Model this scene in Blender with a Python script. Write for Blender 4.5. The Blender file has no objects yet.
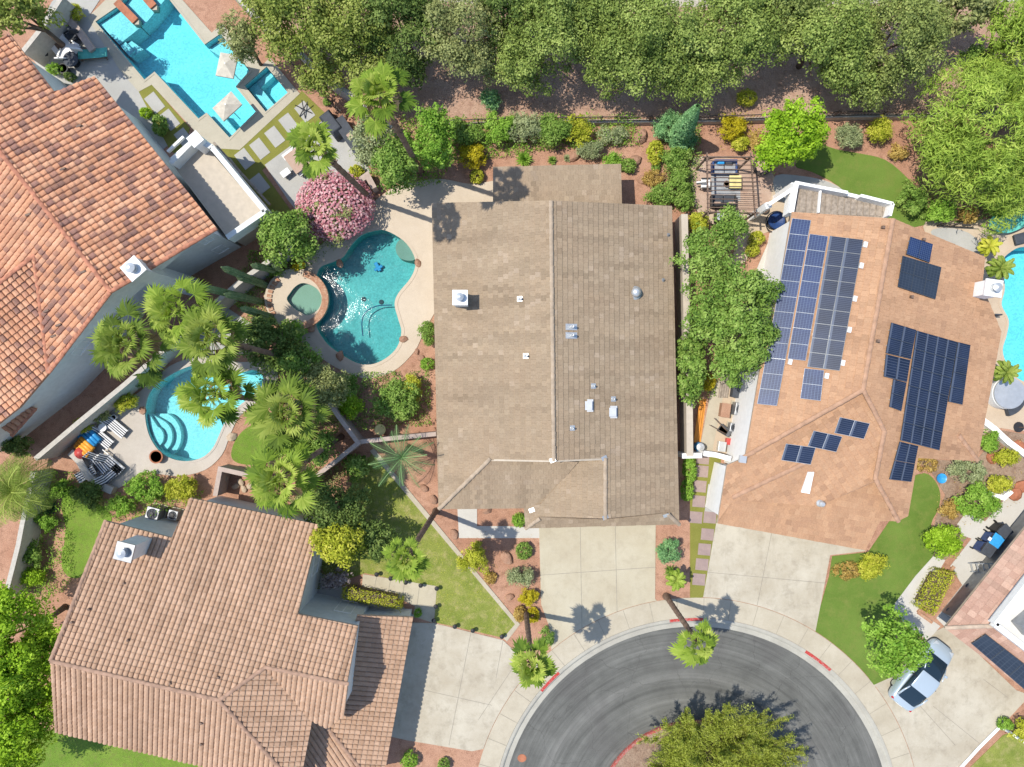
import bpy, bmesh, math, random
import numpy as np
from mathutils import Vector, Matrix, geometry
R = math.radians
PI = math.pi
S, H = 15.75, 44.0            # photo scale at the ground (px per metre) and the drone's height
sc = bpy.context.scene
COL = sc.collection

def W(px, py, z=0.0):
    k = (H - z) / H
    return Vector(((px - 512) / S * k, (383.5 - py) / S * k, z))

# ------------------------------------------------------------------ objects
def tag(o, label=None, cat=None, group=None, kind=None):
    if label: o['label'] = label
    if cat: o['category'] = cat
    if group: o['group'] = group
    if kind: o['kind'] = kind
    return o

def thing(name, label, cat, loc=(0, 0, 0), group=None, rz=0):
    o = bpy.data.objects.new(name, None)
    o.empty_display_size = 0.2
    o.location = loc
    o.rotation_euler = (0, 0, rz)
    COL.objects.link(o)
    return tag(o, label, cat, group)

def kids(o):
    return [c for c in COL.objects if c.parent == o]

def copy_tree(o, parent=None):
    c = o.copy(); COL.objects.link(c)
    if parent: c.parent = parent
    for ch in list(o.children): copy_tree(ch, c)
    return c

class MB:
    """collects faces, then links them as one mesh object"""
    def __init__(s): s.v = []; s.f = []; s.m = []
    def add(s, vs, fs, mi=0):
        b = len(s.v); s.v += [tuple(x) for x in vs]
        for f in fs:
            s.f.append([b + i for i in f]); s.m.append(mi)
        return s
    def box(s, c, d, rz=0, mi=0, M=None):
        x, y, z = d[0] / 2, d[1] / 2, d[2] / 2
        vs = [Vector((a * x, b * y, e * z)) for e in (-1, 1) for a, b in ((-1, -1), (1, -1), (1, 1), (-1, 1))]
        rot = Matrix.Rotation(rz, 3, 'Z') if M is None else M
        c = Vector(c)
        return s.add([rot @ p + c for p in vs], [(3, 2, 1, 0), (4, 5, 6, 7), (0, 1, 5, 4), (1, 2, 6, 5), (2, 3, 7, 6), (3, 0, 4, 7)], mi)
    def bar(s, p, q, w, h, mi=0):
        p, q = Vector(p), Vector(q); d = q - p; L = d.length; d.normalize()
        up = Vector((0, 0, 1)) if abs(d.z) < .95 else Vector((0, 1, 0))
        y = up.cross(d).normalized(); z = d.cross(y)
        M = Matrix((d, y, z)).transposed()
        return s.box((p + q) / 2, (L, w, h), mi=mi, M=M)
    def prism(s, pts, z0, z1, mi=0, side=None, top=True, bottom=False):
        n = len(pts); p = [Vector((a[0], a[1], 0)) for a in pts]
        area = sum(p[i].x * p[(i + 1) % n].y - p[(i + 1) % n].x * p[i].y for i in range(n))
        z1s = list(z1) if isinstance(z1, (list, tuple)) else [z1] * n
        if area < 0: p.reverse(); z1s.reverse()
        vs = [(a.x, a.y, z0) for a in p] + [(a.x, a.y, z) for a, z in zip(p, z1s)]
        s.add(vs, [(i, (i + 1) % n, n + (i + 1) % n, n + i) for i in range(n)], mi if side is None else side)
        tri = geometry.tessellate_polygon([[Vector((a.x, a.y, 0)) for a in p]])
        tt = []
        for t in tri:
            a, b, c = (p[i] for i in t)
            tt.append(t if (b - a).cross(c - a).z > 0 else (t[0], t[2], t[1]))
        if top: s.add(vs[n:], tt, mi)
        if bottom: s.add(vs[:n], [tuple(reversed(t)) for t in tt], mi)
        return s
    def tube(s, path, rad, n=8, mi=0, cap=True):
        P = [Vector(p) for p in path]; m = len(P)
        rs = rad if isinstance(rad, (list, tuple)) else [rad] * m
        vs = []
        up = Vector((0.13, 0.31, 1)).normalized()
        for i in range(m):
            d = (P[min(i + 1, m - 1)] - P[max(i - 1, 0)])
            d = d.normalized() if d.length > 1e-6 else Vector((0, 0, 1))
            a = d.cross(up)
            if a.length < .1: a = d.cross(Vector((1, 0, 0)))
            a.normalize(); b = d.cross(a)
            vs += [P[i] + (a * math.cos(2 * PI * k / n) + b * math.sin(2 * PI * k / n)) * rs[i] for k in range(n)]
        fs = [(i * n + k, (i + 1) * n + k, (i + 1) * n + (k + 1) % n, i * n + (k + 1) % n) for i in range(m - 1) for k in range(n)]
        if cap: fs += [tuple(range(n)), tuple(reversed(range((m - 1) * n, m * n)))]
        return s.add(vs, fs, mi)
    def lathe(s, c, prof, n=16, mi=0, sx=1, sy=1):
        c = Vector(c); vs = []; m = len(prof)
        for r, z in prof:
            vs += [c + Vector((r * sx * math.cos(2 * PI * k / n), r * sy * math.sin(2 * PI * k / n), z)) for k in range(n)]
        fs = [(i * n + k, i * n + (k + 1) % n, (i + 1) * n + (k + 1) % n, (i + 1) * n + k) for i in range(m - 1) for k in range(n)]
        fs += [tuple(reversed(range(n))), tuple(range((m - 1) * n, m * n))]
        return s.add(vs, fs, mi)
    def build(s, name, mats, parent=None, smooth=False, bevel=0):
        off = Vector((0, 0, 0)); q = parent
        rz = 0
        while q is not None:
            off += q.location; rz += q.rotation_euler.z; q = q.parent
        me = bpy.data.meshes.new(name)
        vs = [tuple(Vector(v) - off) for v in s.v] if not getattr(s, 'local', False) else s.v
        me.from_pydata(vs, [], s.f)
        for m in (mats if isinstance(mats, (list, tuple)) else [mats]): me.materials.append(m)
        me.polygons.foreach_set('material_index', s.m)
        if smooth: me.polygons.foreach_set('use_smooth', [True] * len(s.f))
        me.update()
        o = bpy.data.objects.new(name, me); COL.objects.link(o)
        if parent: o.parent = parent
        if bevel:
            b = o.modifiers.new('bevel', 'BEVEL'); b.width = bevel; b.segments = 2; b.limit_method = 'ANGLE'
        return o

def LM():
    m = MB(); m.local = True
    return m

# ------------------------------------------------------------------ outlines
def smooth_ring(p, n=6):
    out = []; m = len(p)
    for i in range(m):
        a, b, c, d = (Vector((*p[(i + k) % m], 0)) for k in (-1, 0, 1, 2))
        for j in range(n):
            t = j / n
            q = .5 * ((2 * b) + (c - a) * t + (2 * a - 5 * b + 4 * c - d) * t * t + (3 * b - a - 3 * c + d) * t ** 3)
            out.append((q.x, q.y))
    return out

def smooth_line(p, n=6):
    out = []; m = len(p)
    for i in range(m - 1):
        a, b, c, d = (Vector((*p[min(max(i + k, 0), m - 1)], 0)) for k in (-1, 0, 1, 2))
        for j in range(n):
            t = j / n
            q = .5 * ((2 * b) + (c - a) * t + (2 * a - 5 * b + 4 * c - d) * t * t + (3 * b - a - 3 * c + d) * t ** 3)
            out.append((q.x, q.y))
    return out + [p[-1]]

def offset_ring(p, d):
    """grow a px ring outwards by d px"""
    n = len(p)
    ar = sum(p[i][0] * p[(i + 1) % n][1] - p[(i + 1) % n][0] * p[i][1] for i in range(n))
    sg = 1 if ar > 0 else -1
    out = []
    for i in range(n):
        a, b, c = (Vector(p[(i + k) % n]) for k in (-1, 0, 1))
        e1 = (b - a).normalized(); e2 = (c - b).normalized()
        n1 = Vector((e1.y, -e1.x)) * sg; n2 = Vector((e2.y, -e2.x)) * sg
        m = n1 + n2
        if m.length < 1e-4: m = n1.copy()
        m.normalize(); k = d / max(.35, m.dot(n1))
        out.append(tuple(b + m * k))
    return out

def ell(cx, cy, rx, ry, n=32, rot=0):
    o = []
    for k in range(n):
        a = 2 * PI * k / n
        x, y = rx * math.cos(a), ry * math.sin(a)
        o.append((cx + x * math.cos(rot) - y * math.sin(rot), cy + x * math.sin(rot) + y * math.cos(rot)))
    return o

RC = (696.0, 822.0)           # centre of the cul-de-sac in the photo
def arc(r, a0, a1, n=24):     # degrees, image axes (y down)
    return [(RC[0] + r * math.cos(R(a0 + (a1 - a0) * k / n)), RC[1] + r * math.sin(R(a0 + (a1 - a0) * k / n))) for k in range(n + 1)]

def sheet_mb(mb, px, z, holes=(), skirt=.06, mi=0):
    rings = [px] + list(holes)
    R3 = [[W(*q, 0).to_2d().to_3d() for q in r] for r in rings]
    flat = [v for r in R3 for v in r]
    tri = geometry.tessellate_polygon(R3)
    fs = []
    for t in tri:
        a, b, c = (flat[i] for i in t)
        k = (b - a).cross(c - a).z
        if abs(k) < 1e-9: continue
        fs.append(t if k > 0 else (t[0], t[2], t[1]))
    mb.add([(v.x, v.y, z) for v in flat], fs, mi)
    if skirt:
        for r in R3:
            n = len(r)
            mb.add([(v.x, v.y, z) for v in r] + [(v.x, v.y, z - skirt) for v in r],
                   [(i, n + i, n + (i + 1) % n, (i + 1) % n) for i in range(n)], mi)
    return mb

def sheet(name, px, z, mat, holes=(), skirt=.06, kind='structure', joints=(), jm=None, jw=.03):
    mb = sheet_mb(MB(), px, z, holes, skirt)
    mats = [mat]
    if joints:
        mats.append(jm)
        for k, ln in enumerate(joints):
            for a, b in zip(ln[:-1], ln[1:]):
                A, B = W(*a, 0), W(*b, 0); d = (B - A).normalized(); s_ = Vector((-d.y, d.x, 0)) * jw / 2
                zz = Vector((0, 0, z + .004 + .0004 * k))
                mb.add([A + s_ + zz, A - s_ + zz, B - s_ + zz, B + s_ + zz], [(0, 1, 2, 3)], 1)
    o = mb.build(name, mats)
    return tag(o, kind=kind)

# ------------------------------------------------------------------ materials
class N:
    def __init__(s, name):
        s.m = bpy.data.materials.new(name); s.m.use_nodes = True
        s.t = s.m.node_tree; s.t.nodes.clear()
        s.out = s.n('ShaderNodeOutputMaterial')
    def n(s, typ, **kw):
        x = s.t.nodes.new(typ)
        for k, v in kw.items(): setattr(x, k, v)
        return x
    def l(s, a, b): s.t.links.new(a, b)
    def coord(s): return s.n('ShaderNodeTexCoord').outputs['Object']
    def noise(s, scale, detail=4, vec=None, rough=.55):
        x = s.n('ShaderNodeTexNoise'); x.inputs['Scale'].default_value = scale
        x.inputs['Detail'].default_value = detail; x.inputs['Roughness'].default_value = rough
        s.l(vec if vec else s.coord(), x.inputs['Vector']); return x.outputs['Fac']
    def ramp(s, fac, stops):
        r = s.n('ShaderNodeValToRGB'); e = r.color_ramp.elements
        while len(e) < len(stops): e.new(.5)
        for k, (p, c) in enumerate(stops):
            e[k].position = p; e[k].color = (*c, 1)
        s.l(fac, r.inputs['Fac']); return r.outputs['Color']
    def mix(s, fac, a, b, mode='MIX'):
        m = s.n('ShaderNodeMix', data_type='RGBA', blend_type=mode)
        for k, v in ((0, fac), (6, a), (7, b)):
            if isinstance(v, (int, float)): m.inputs[k].default_value = v
            elif isinstance(v, tuple): m.inputs[k].default_value = (*v, 1)
            else: s.l(v, m.inputs[k])
        return m.outputs[2]
    def bsdf(s, color, rough=.8, spec=.3, metal=0, bump=None, bstr=.3, bdist=.02):
        b = s.n('ShaderNodeBsdfPrincipled')
        if isinstance(color, tuple): b.inputs['Base Color'].default_value = (*color, 1)
        else: s.l(color, b.inputs['Base Color'])
        b.inputs['Roughness'].default_value = rough; b.inputs['Metallic'].default_value = metal
        b.inputs['Specular IOR Level'].default_value = spec
        if bump is not None:
            u = s.n('ShaderNodeBump'); u.inputs['Strength'].default_value = bstr; u.inputs['Distance'].default_value = bdist
            s.l(bump, u.inputs['Height']); s.l(u.outputs[0], b.inputs['Normal'])
        s.l(b.outputs[0], s.out.inputs['Surface']); return b

def plain(name, c, rough=.6, spec=.3, metal=0, var=.18, scale=3):
    n = N(name)
    f = n.noise(scale, 5)
    lo = tuple(x * (1 - var) for x in c); hi = tuple(min(1, x * (1 + var)) for x in c)
    n.bsdf(n.ramp(f, [(.3, lo), (.7, hi)]), rough, spec, metal)
    return n.m

def mottled(name, a, b, c=None, s1=.35, s2=6, s3=40, rough=.9, bump=.3, bdist=.02, fine=.35):
    """three scales of mottling: wide patches, hand-sized blotches, grain"""
    n = N(name)
    f1 = n.noise(s1, 6, rough=.65); f2 = n.noise(s2, 6, rough=.7); f3 = n.noise(s3, 3)
    base = n.ramp(f1, [(.32, a), (.68, b)])
    if c: base = n.mix(n.ramp(f2, [(.48, (0, 0, 0)), (.7, (1, 1, 1))]), base, c)
    g = n.ramp(f3, [(.25, (1 - fine,) * 3), (.75, (1 + fine * .6,) * 3)])
    col = n.mix(1.0, base, g, 'MULTIPLY')
    n.bsdf(col, rough, .25, bump=f3, bstr=bump, bdist=bdist)
    return n.m

def concrete(name, a, b, stain, amt=.5, scale=.25):
    n = N(name)
    f1 = n.noise(scale, 8, rough=.7); f2 = n.noise(1.1, 8, rough=.75); f3 = n.noise(30, 3)
    mp = n.n('ShaderNodeMapping'); mp.inputs['Scale'].default_value = (.9, .16, 1)
    n.l(n.coord(), mp.inputs['Vector'])
    f4 = n.noise(1.3, 7, vec=mp.outputs[0], rough=.7)
    base = n.ramp(f1, [(.35, a), (.65, b)])
    base = n.mix(n.ramp(f2, [(.5, (0, 0, 0)), (.75, (amt,) * 3)]), base, stain)
    base = n.mix(n.ramp(f4, [(.55, (0, 0, 0)), (.8, (amt * .7,) * 3)]), base, stain)
    col = n.mix(1.0, base, n.ramp(f3, [(.2, (.86,) * 3), (.8, (1.1,) * 3)]), 'MULTIPLY')
    n.bsdf(col, .85, .25, bump=f3, bstr=.15, bdist=.01)
    return n.m

def roof_mat(name, stops, patch=None, patch_amt=.4, rough=.85):
    """each tile takes its own colour from a per-tile number stored as a uv, plus wide weathering"""
    n = N(name)
    uv = n.n('ShaderNodeUVMap'); uv.uv_map = 'tile'
    wn = n.n('ShaderNodeTexWhiteNoise', noise_dimensions='2D'); n.l(uv.outputs[0], wn.inputs['Vector'])
    nz = n.n('ShaderNodeTexNoise', noise_dimensions='2D'); nz.inputs['Scale'].default_value = .23; nz.inputs['Detail'].default_value = 3
    n.l(uv.outputs[0], nz.inputs['Vector'])
    ad = n.n('ShaderNodeMath', operation='MULTIPLY_ADD'); n.l(nz.outputs['Fac'], ad.inputs[0]); ad.inputs[1].default_value = .9
    sub = n.n('ShaderNodeMath', operation='SUBTRACT'); n.l(wn.outputs['Value'], sub.inputs[0]); sub.inputs[1].default_value = .45
    n.l(sub.outputs[0], ad.inputs[2])
    col = n.ramp(ad.outputs[0], stops)
    f2 = n.noise(.35, 7, rough=.7)
    if patch: col = n.mix(n.ramp(f2, [(.45, (0, 0, 0)), (.72, (patch_amt,) * 3)]), col, patch)
    mp = n.n('ShaderNodeMapping'); mp.inputs['Scale'].default_value = (.55, .05, 1); n.l(uv.outputs[0], mp.inputs['Vector'])
    ns = n.n('ShaderNodeTexNoise', noise_dimensions='2D'); ns.inputs['Scale'].default_value = 1.0; ns.inputs['Detail'].default_value = 5; ns.inputs['Roughness'].default_value = .7; n.l(mp.outputs[0], ns.inputs['Vector'])
    col = n.mix(1.0, col, n.ramp(ns.outputs['Fac'], [(.3, (.80, .79, .78)), (.5, (1, 1, 1)), (.75, (1.1, 1.09, 1.07))]), 'MULTIPLY')
    f3 = n.noise(14, 5)
    col = n.mix(1.0, col, n.ramp(f3, [(.2, (.8,) * 3), (.8, (1.15,) * 3)]), 'MULTIPLY')
    n.bsdf(col, rough, .25)
    return n.m

def leaf_mat(name, stops, trans=.3, rough=.55):
    n = N(name)
    at = n.n('ShaderNodeAttribute'); at.attribute_name = 'tint'
    col = n.ramp(at.outputs['Fac'], stops)
    b = n.n('ShaderNodeBsdfPrincipled'); n.l(col, b.inputs['Base Color']); b.inputs['Roughness'].default_value = rough
    b.inputs['Specular IOR Level'].default_value = .08
    t = n.n('ShaderNodeBsdfTranslucent'); n.l(col, t.inputs['Color'])
    mx = n.n('ShaderNodeMixShader'); mx.inputs[0].default_value = trans
    n.l(b.outputs[0], mx.inputs[1]); n.l(t.outputs[0], mx.inputs[2]); n.l(mx.outputs[0], n.out.inputs['Surface'])
    return n.m

def water_mat(name, tint, scale=2.2, strength=.25, rough=.03, chop=0):
    n = N(name)
    f = n.noise(scale, 3); f2 = n.noise(scale * 5, 2)
    if chop:                                    # choppy patches stirred by the returns and the spillway
        k = n.ramp(n.noise(.42, 3), [(.47, (0, 0, 0)), (.66, (chop,) * 3)]); f3 = n.noise(16, 2)
        mm = n.n('ShaderNodeMath', operation='MULTIPLY'); n.l(k, mm.inputs[0]); n.l(f3, mm.inputs[1])
        m2 = n.n('ShaderNodeMath', operation='ADD'); n.l(mm.outputs[0], m2.inputs[0]); n.l(f2, m2.inputs[1]); f2 = m2.outputs[0]
    ad = n.n('ShaderNodeMath', operation='MULTIPLY_ADD'); n.l(f2, ad.inputs[0]); ad.inputs[1].default_value = .25; n.l(f, ad.inputs[2])
    bu = n.n('ShaderNodeBump'); bu.inputs['Strength'].default_value = strength; bu.inputs['Distance'].default_value = .1
    n.l(ad.outputs[0], bu.inputs['Height'])
    tr = n.n('ShaderNodeBsdfTransparent'); tr.inputs['Color'].default_value = (*tint, 1)
    gl = n.n('ShaderNodeBsdfGlossy'); gl.inputs['Roughness'].default_value = rough; n.l(bu.outputs[0], gl.inputs['Normal'])
    fr = n.n('ShaderNodeFresnel'); fr.inputs['IOR'].default_value = 1.33; n.l(bu.outputs[0], fr.inputs['Normal'])
    mx = n.n('ShaderNodeMixShader'); n.l(fr.outputs[0], mx.inputs[0]); n.l(tr.outputs[0], mx.inputs[1]); n.l(gl.outputs[0], mx.inputs[2])
    n.l(mx.outputs[0], n.out.inputs['Surface'])
    return n.m

def glass_dark(name, c=(.02, .03, .04)):
    n = N(name); n.bsdf(c, .08, .6); return n.m
# ------------------------------------------------------------------ tiled roofs
CAM = Vector((0, 0, H))
def plane3(pts):
    a, b, c = (W(*p) for p in pts)
    n = (b - a).cross(c - a).normalized()
    if n.z < 0: n = -n
    return n, n.dot(a)
def on_plane(pl, px, py):
    n, d = pl; g = W(px, py, 0) - CAM
    return CAM + g * ((d - n.dot(CAM)) / n.dot(g))

def is_convex(p, n):
    s = [(p[(i + 1) % len(p)] - p[i]).cross(p[(i + 2) % len(p)] - p[(i + 1) % len(p)]).dot(n) for i in range(len(p))]
    return all(x >= -1e-6 for x in s) or all(x <= 1e-6 for x in s)

BARREL = [(0, -.05), (.05, -.05), (.1, .012), (.26, .042), (.46, .056), (.66, .042), (.86, .012), (.92, -.05), (1, -.05)]
FLAT = [(0.0, 0.0), (.03, .008), (.97, .008), (1.0, 0.0)]

class Roof:
    """collects tile faces (real raised courses) and the slab under them"""
    def __init__(s, profile, pu, pv, step, seed=1, stagger=False, lift=.006):
        s.prof, s.pu, s.pv, s.step, s.stagger, s.lift = profile, pu, pv, step, stagger, lift
        s.rng = np.random.default_rng(seed)
        s.bm = bmesh.new(); s.uv = s.bm.loops.layers.uv.new('tile')
        s.slab = MB(); s.caps = []; s.k = 0
    def face(s, pl, px, slab=.16):
        poly = [on_plane(pl, *p) for p in px]
        return s.poly(pl[0], poly, slab)
    def poly(s, n, poly, slab=.16):
        s.k += 1
        if n.z < 0: n = -n
        ar = Vector((0, 0, 0))
        for i in range(len(poly)): ar += poly[i].cross(poly[(i + 1) % len(poly)])
        if ar.dot(n) < 0: poly = poly[::-1]
        u = Vector((0, 0, 1)).cross(n).normalized(); v = n.cross(u)
        pieces = [poly] if is_convex(poly, n) else [[poly[i] for i in t] for t in geometry.tessellate_polygon([poly])]
        o = min(poly, key=lambda q: q.dot(v))
        for pc in pieces: s._tiles(pc, o, u, v, n)
        if slab:
            m = len(poly); up = [p - n * .012 for p in poly]; dn = [p - Vector((0, 0, slab)) for p in poly]
            tri = [tuple(t) for t in geometry.tessellate_polygon([poly])]
            fs = []
            for t in tri:
                a, b, c = (poly[i] for i in t)
                t = t if (b - a).cross(c - a).dot(n) > 0 else (t[0], t[2], t[1])
                fs.append(t); fs.append((m + t[2], m + t[1], m + t[0]))
            fs += [(i, m + i, m + (i + 1) % m, (i + 1) % m) for i in range(m)]
            s.slab.add(up + dn, fs)
        return poly
    def _tiles(s, poly, o, u, v, n):
        us = [(p - o).dot(u) for p in poly]; vs = [(p - o).dot(v) for p in poly]
        i0, i1 = math.floor(min(us) / s.pu) - 1, math.ceil(max(us) / s.pu) + 1
        j0, j1 = math.floor(min(vs) / s.pv) - 1, math.ceil(max(vs) / s.pv) + 1
        tmp = bmesh.new(); uvl = tmp.loops.layers.uv.new('tile')
        pr = s.prof
        rng = np.random.default_rng(s.k * 77 + 5)
        for j in range(j0, j1):
            sh = s.pu * .5 * (j % 2) if s.stagger else 0
            for i in range(i0, i1):
                jig = rng.normal(0, s.lift); jv = rng.normal(0, s.lift * 1.5)
                low, top = [], []
                va = j * s.pv + jv; vb = (j + 1) * s.pv + .02
                for (a, h) in pr:
                    q = o + u * ((i + a) * s.pu + sh)
                    low.append(tmp.verts.new(q + v * va + n * (h + s.step + jig)))
                    top.append(tmp.verts.new(q + v * vb + n * (h + jig * .3)))
                base = [tmp.verts.new(x.co - n * (s.step + .012)) for x in low]
                for k in range(len(pr) - 1):
                    for f in (tmp.faces.new((low[k], low[k + 1], top[k + 1], top[k])), tmp.faces.new((base[k], base[k + 1], low[k + 1], low[k]))):
                        for lp in f.loops: lp[uvl].uv = (i + .5 + s.k * 61, j + .5)
        m = len(poly)
        for k in range(m):
            a, b = poly[k], poly[(k + 1) % m]
            e = b - a
            if e.length < 1e-4: continue
            nn = e.cross(n).normalized()
            bmesh.ops.bisect_plane(tmp, geom=tmp.verts[:] + tmp.edges[:] + tmp.faces[:], plane_co=a, plane_no=nn, clear_outer=True)
        me = bpy.data.meshes.new('t'); tmp.to_mesh(me); tmp.free()
        s.bm.from_mesh(me); bpy.data.meshes.remove(me)
    def ridge(s, a, b, r=.14, L=.4, seed=0):
        """overlapping half-round cap tiles from a to b"""
        s.caps.append(MB()); cap = s.caps[-1]
        d = b - a; n = max(1, int(d.length / L)); d.normalize()
        rng = random.Random(seed + 3)
        side = d.cross(Vector((0, 0, 1))).normalized(); up = side.cross(d)
        for k in range(n):
            p = a + (b - a) * (k / n); q = a + (b - a) * ((k + 1.12) / n)
            vs = []
            for e, (c, rr) in enumerate(((p, r), (q, r * .86))):
                off = rng.uniform(-.012, .012)
                for t in range(7):
                    th = PI * t / 6
                    vs.append(c + side * (math.cos(th) * rr + off) + up * (math.sin(th) * rr * .75 - .01 + (.012 if e == 0 else 0)))
            cap.add(vs, [(t, t + 1, 8 + t, 7 + t) for t in range(6)] + [tuple(range(7)), tuple(reversed(range(7, 14)))])
    def build(s, parent, rmat, smat, cmat, names=('roof', 'eaves', 'ridge_cap')):
        off = parent.location
        bmesh.ops.translate(s.bm, verts=s.bm.verts[:], vec=-off)
        me = bpy.data.meshes.new(names[0]); s.bm.to_mesh(me); s.bm.free(); me.materials.append(rmat)
        o = bpy.data.objects.new(names[0], me); COL.objects.link(o); o.parent = parent
        s.slab.build(names[1], smat, parent)
        for cp in s.caps: cp.build(names[2], cmat, parent)
        return o

def walls(parent, px, z_of, mat, z0=-.05, name='wall', th=None):
    """closed wall body on a px outline given at ground level"""
    mb = MB(); mb.prism([W(*p, 0) for p in px], z0, z_of)
    return mb.build(name, mat, parent)

def at_ground(px, z):
    """px outline seen at height z -> the px outline of the same points dropped to the ground"""
    k = (H - z) / H
    return [(512 + (a - 512) * k, 383.5 + (b - 383.5) * k) for a, b in px]

def vent_box(parent, p, d=(.3, .3, .25), rz=0, mat=None, name='roof_vent'):
    mb = MB()
    mb.box(p + Vector((0, 0, .012)), (d[0] * 1.7, d[1] * 1.7, .02), rz)
    mb.box(p + Vector((0, 0, .02 + d[2] / 2)), d, rz)
    mb.box(p + Vector((0, 0, .02 + d[2] + .02)), (d[0] * 1.2, d[1] * 1.2, .04), rz)
    return mb.build(name, mat, parent)
def vent_pipe(parent, p, r=.06, h=.35, mat=None):
    mb = MB(); mb.lathe(p, [(r * 2.6, -.02), (r * 2.4, .03), (r * 1.2, .08), (r, .1), (r, h), (r * .7, h), (r * .7, h - .08)], 12)
    return mb.build('roof_vent', mat, parent)
def window_on(parent, a, b, z0, z1, glass, frame, out=.03):
    """window on the wall from a to b (xy), z0..z1: frame with sill and a pane"""
    a, b = Vector((a[0], a[1], 0)), Vector((b[0], b[1], 0)); d = (b - a).normalized(); n = Vector((d.y, -d.x, 0))
    mb = MB(); o = n * out
    for (p, q) in ((a, b),):
        mb.bar(p + o + Vector((0, 0, z1)), q + o + Vector((0, 0, z1)), .1, .08)
        mb.bar(p + o * 1.4 + Vector((0, 0, z0)), q + o * 1.4 + Vector((0, 0, z0)), .16, .08)
        for t in (0, .5, 1):
            x = a.lerp(b, t) + o
            mb.bar(x + Vector((0, 0, z0)), x + Vector((0, 0, z1)), .08, .07)
    f = mb.build('window', frame, parent)
    g = MB(); c = a.lerp(b, .5) + n * (out * .4)
    g.bar(a + n * out * .4 + Vector((0, 0, (z0 + z1) / 2)), b + n * out * .4 + Vector((0, 0, (z0 + z1) / 2)), .02, z1 - z0)
    g.build('pane', glass, f)
    return f
# ------------------------------------------------------------------ foliage
def leaf_object(name, C, Nn, L, Wd, tint, mat, parent=None, off=None):
    """N leaf blades: centres C, normals Nn, lengths L, widths Wd, tint 0..1 (own colour of the leaf)"""
    n = len(C); rng = np.random.default_rng(n)
    Nn = Nn / np.maximum(1e-6, np.linalg.norm(Nn, axis=1, keepdims=True))
    t = rng.normal(size=(n, 3)); t -= Nn * (t * Nn).sum(1, keepdims=True); t /= np.maximum(1e-6, np.linalg.norm(t, axis=1, keepdims=True))
    b = np.cross(Nn, t)
    L = np.broadcast_to(np.asarray(L, float), (n,))[:, None]; Wd = np.broadcast_to(np.asarray(Wd, float), (n,))[:, None]
    v = np.empty((n, 4, 3))
    v[:, 0] = C - t * L * .5; v[:, 1] = C + b * Wd * .5 - Nn * L * .08; v[:, 2] = C + t * L * .5; v[:, 3] = C - b * Wd * .5 - Nn * L * .08
    return quads_object(name, v, tint, mat, parent, off)

def quads_object(name, v, tint, mat, parent=None, off=None):
    n = len(v)
    if off is None:
        off = np.zeros(3); q = parent
        while q is not None: off = off + np.array(q.location); q = q.parent
    v = (v - off).reshape(-1, 3)
    me = bpy.data.meshes.new(name)
    me.vertices.add(4 * n); me.vertices.foreach_set('co', v.astype(np.float32).ravel())
    me.loops.add(4 * n); me.loops.foreach_set('vertex_index', np.arange(4 * n, dtype=np.int32))
    me.polygons.add(n); me.polygons.foreach_set('loop_start', np.arange(0, 4 * n, 4, dtype=np.int32))
    me.polygons.foreach_set('loop_total', np.full(n, 4, dtype=np.int32))
    a = me.attributes.new('tint', 'FLOAT', 'FACE'); a.data.foreach_set('value', np.clip(tint, 0, 1).astype(np.float32))
    me.update(calc_edges=True); me.materials.append(mat)
    o = bpy.data.objects.new(name, me); COL.objects.link(o)
    if parent: o.parent = parent
    return o

def unit(rng, n):
    v = rng.normal(size=(n, 3)); return v / np.linalg.norm(v, axis=1, keepdims=True)

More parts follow.
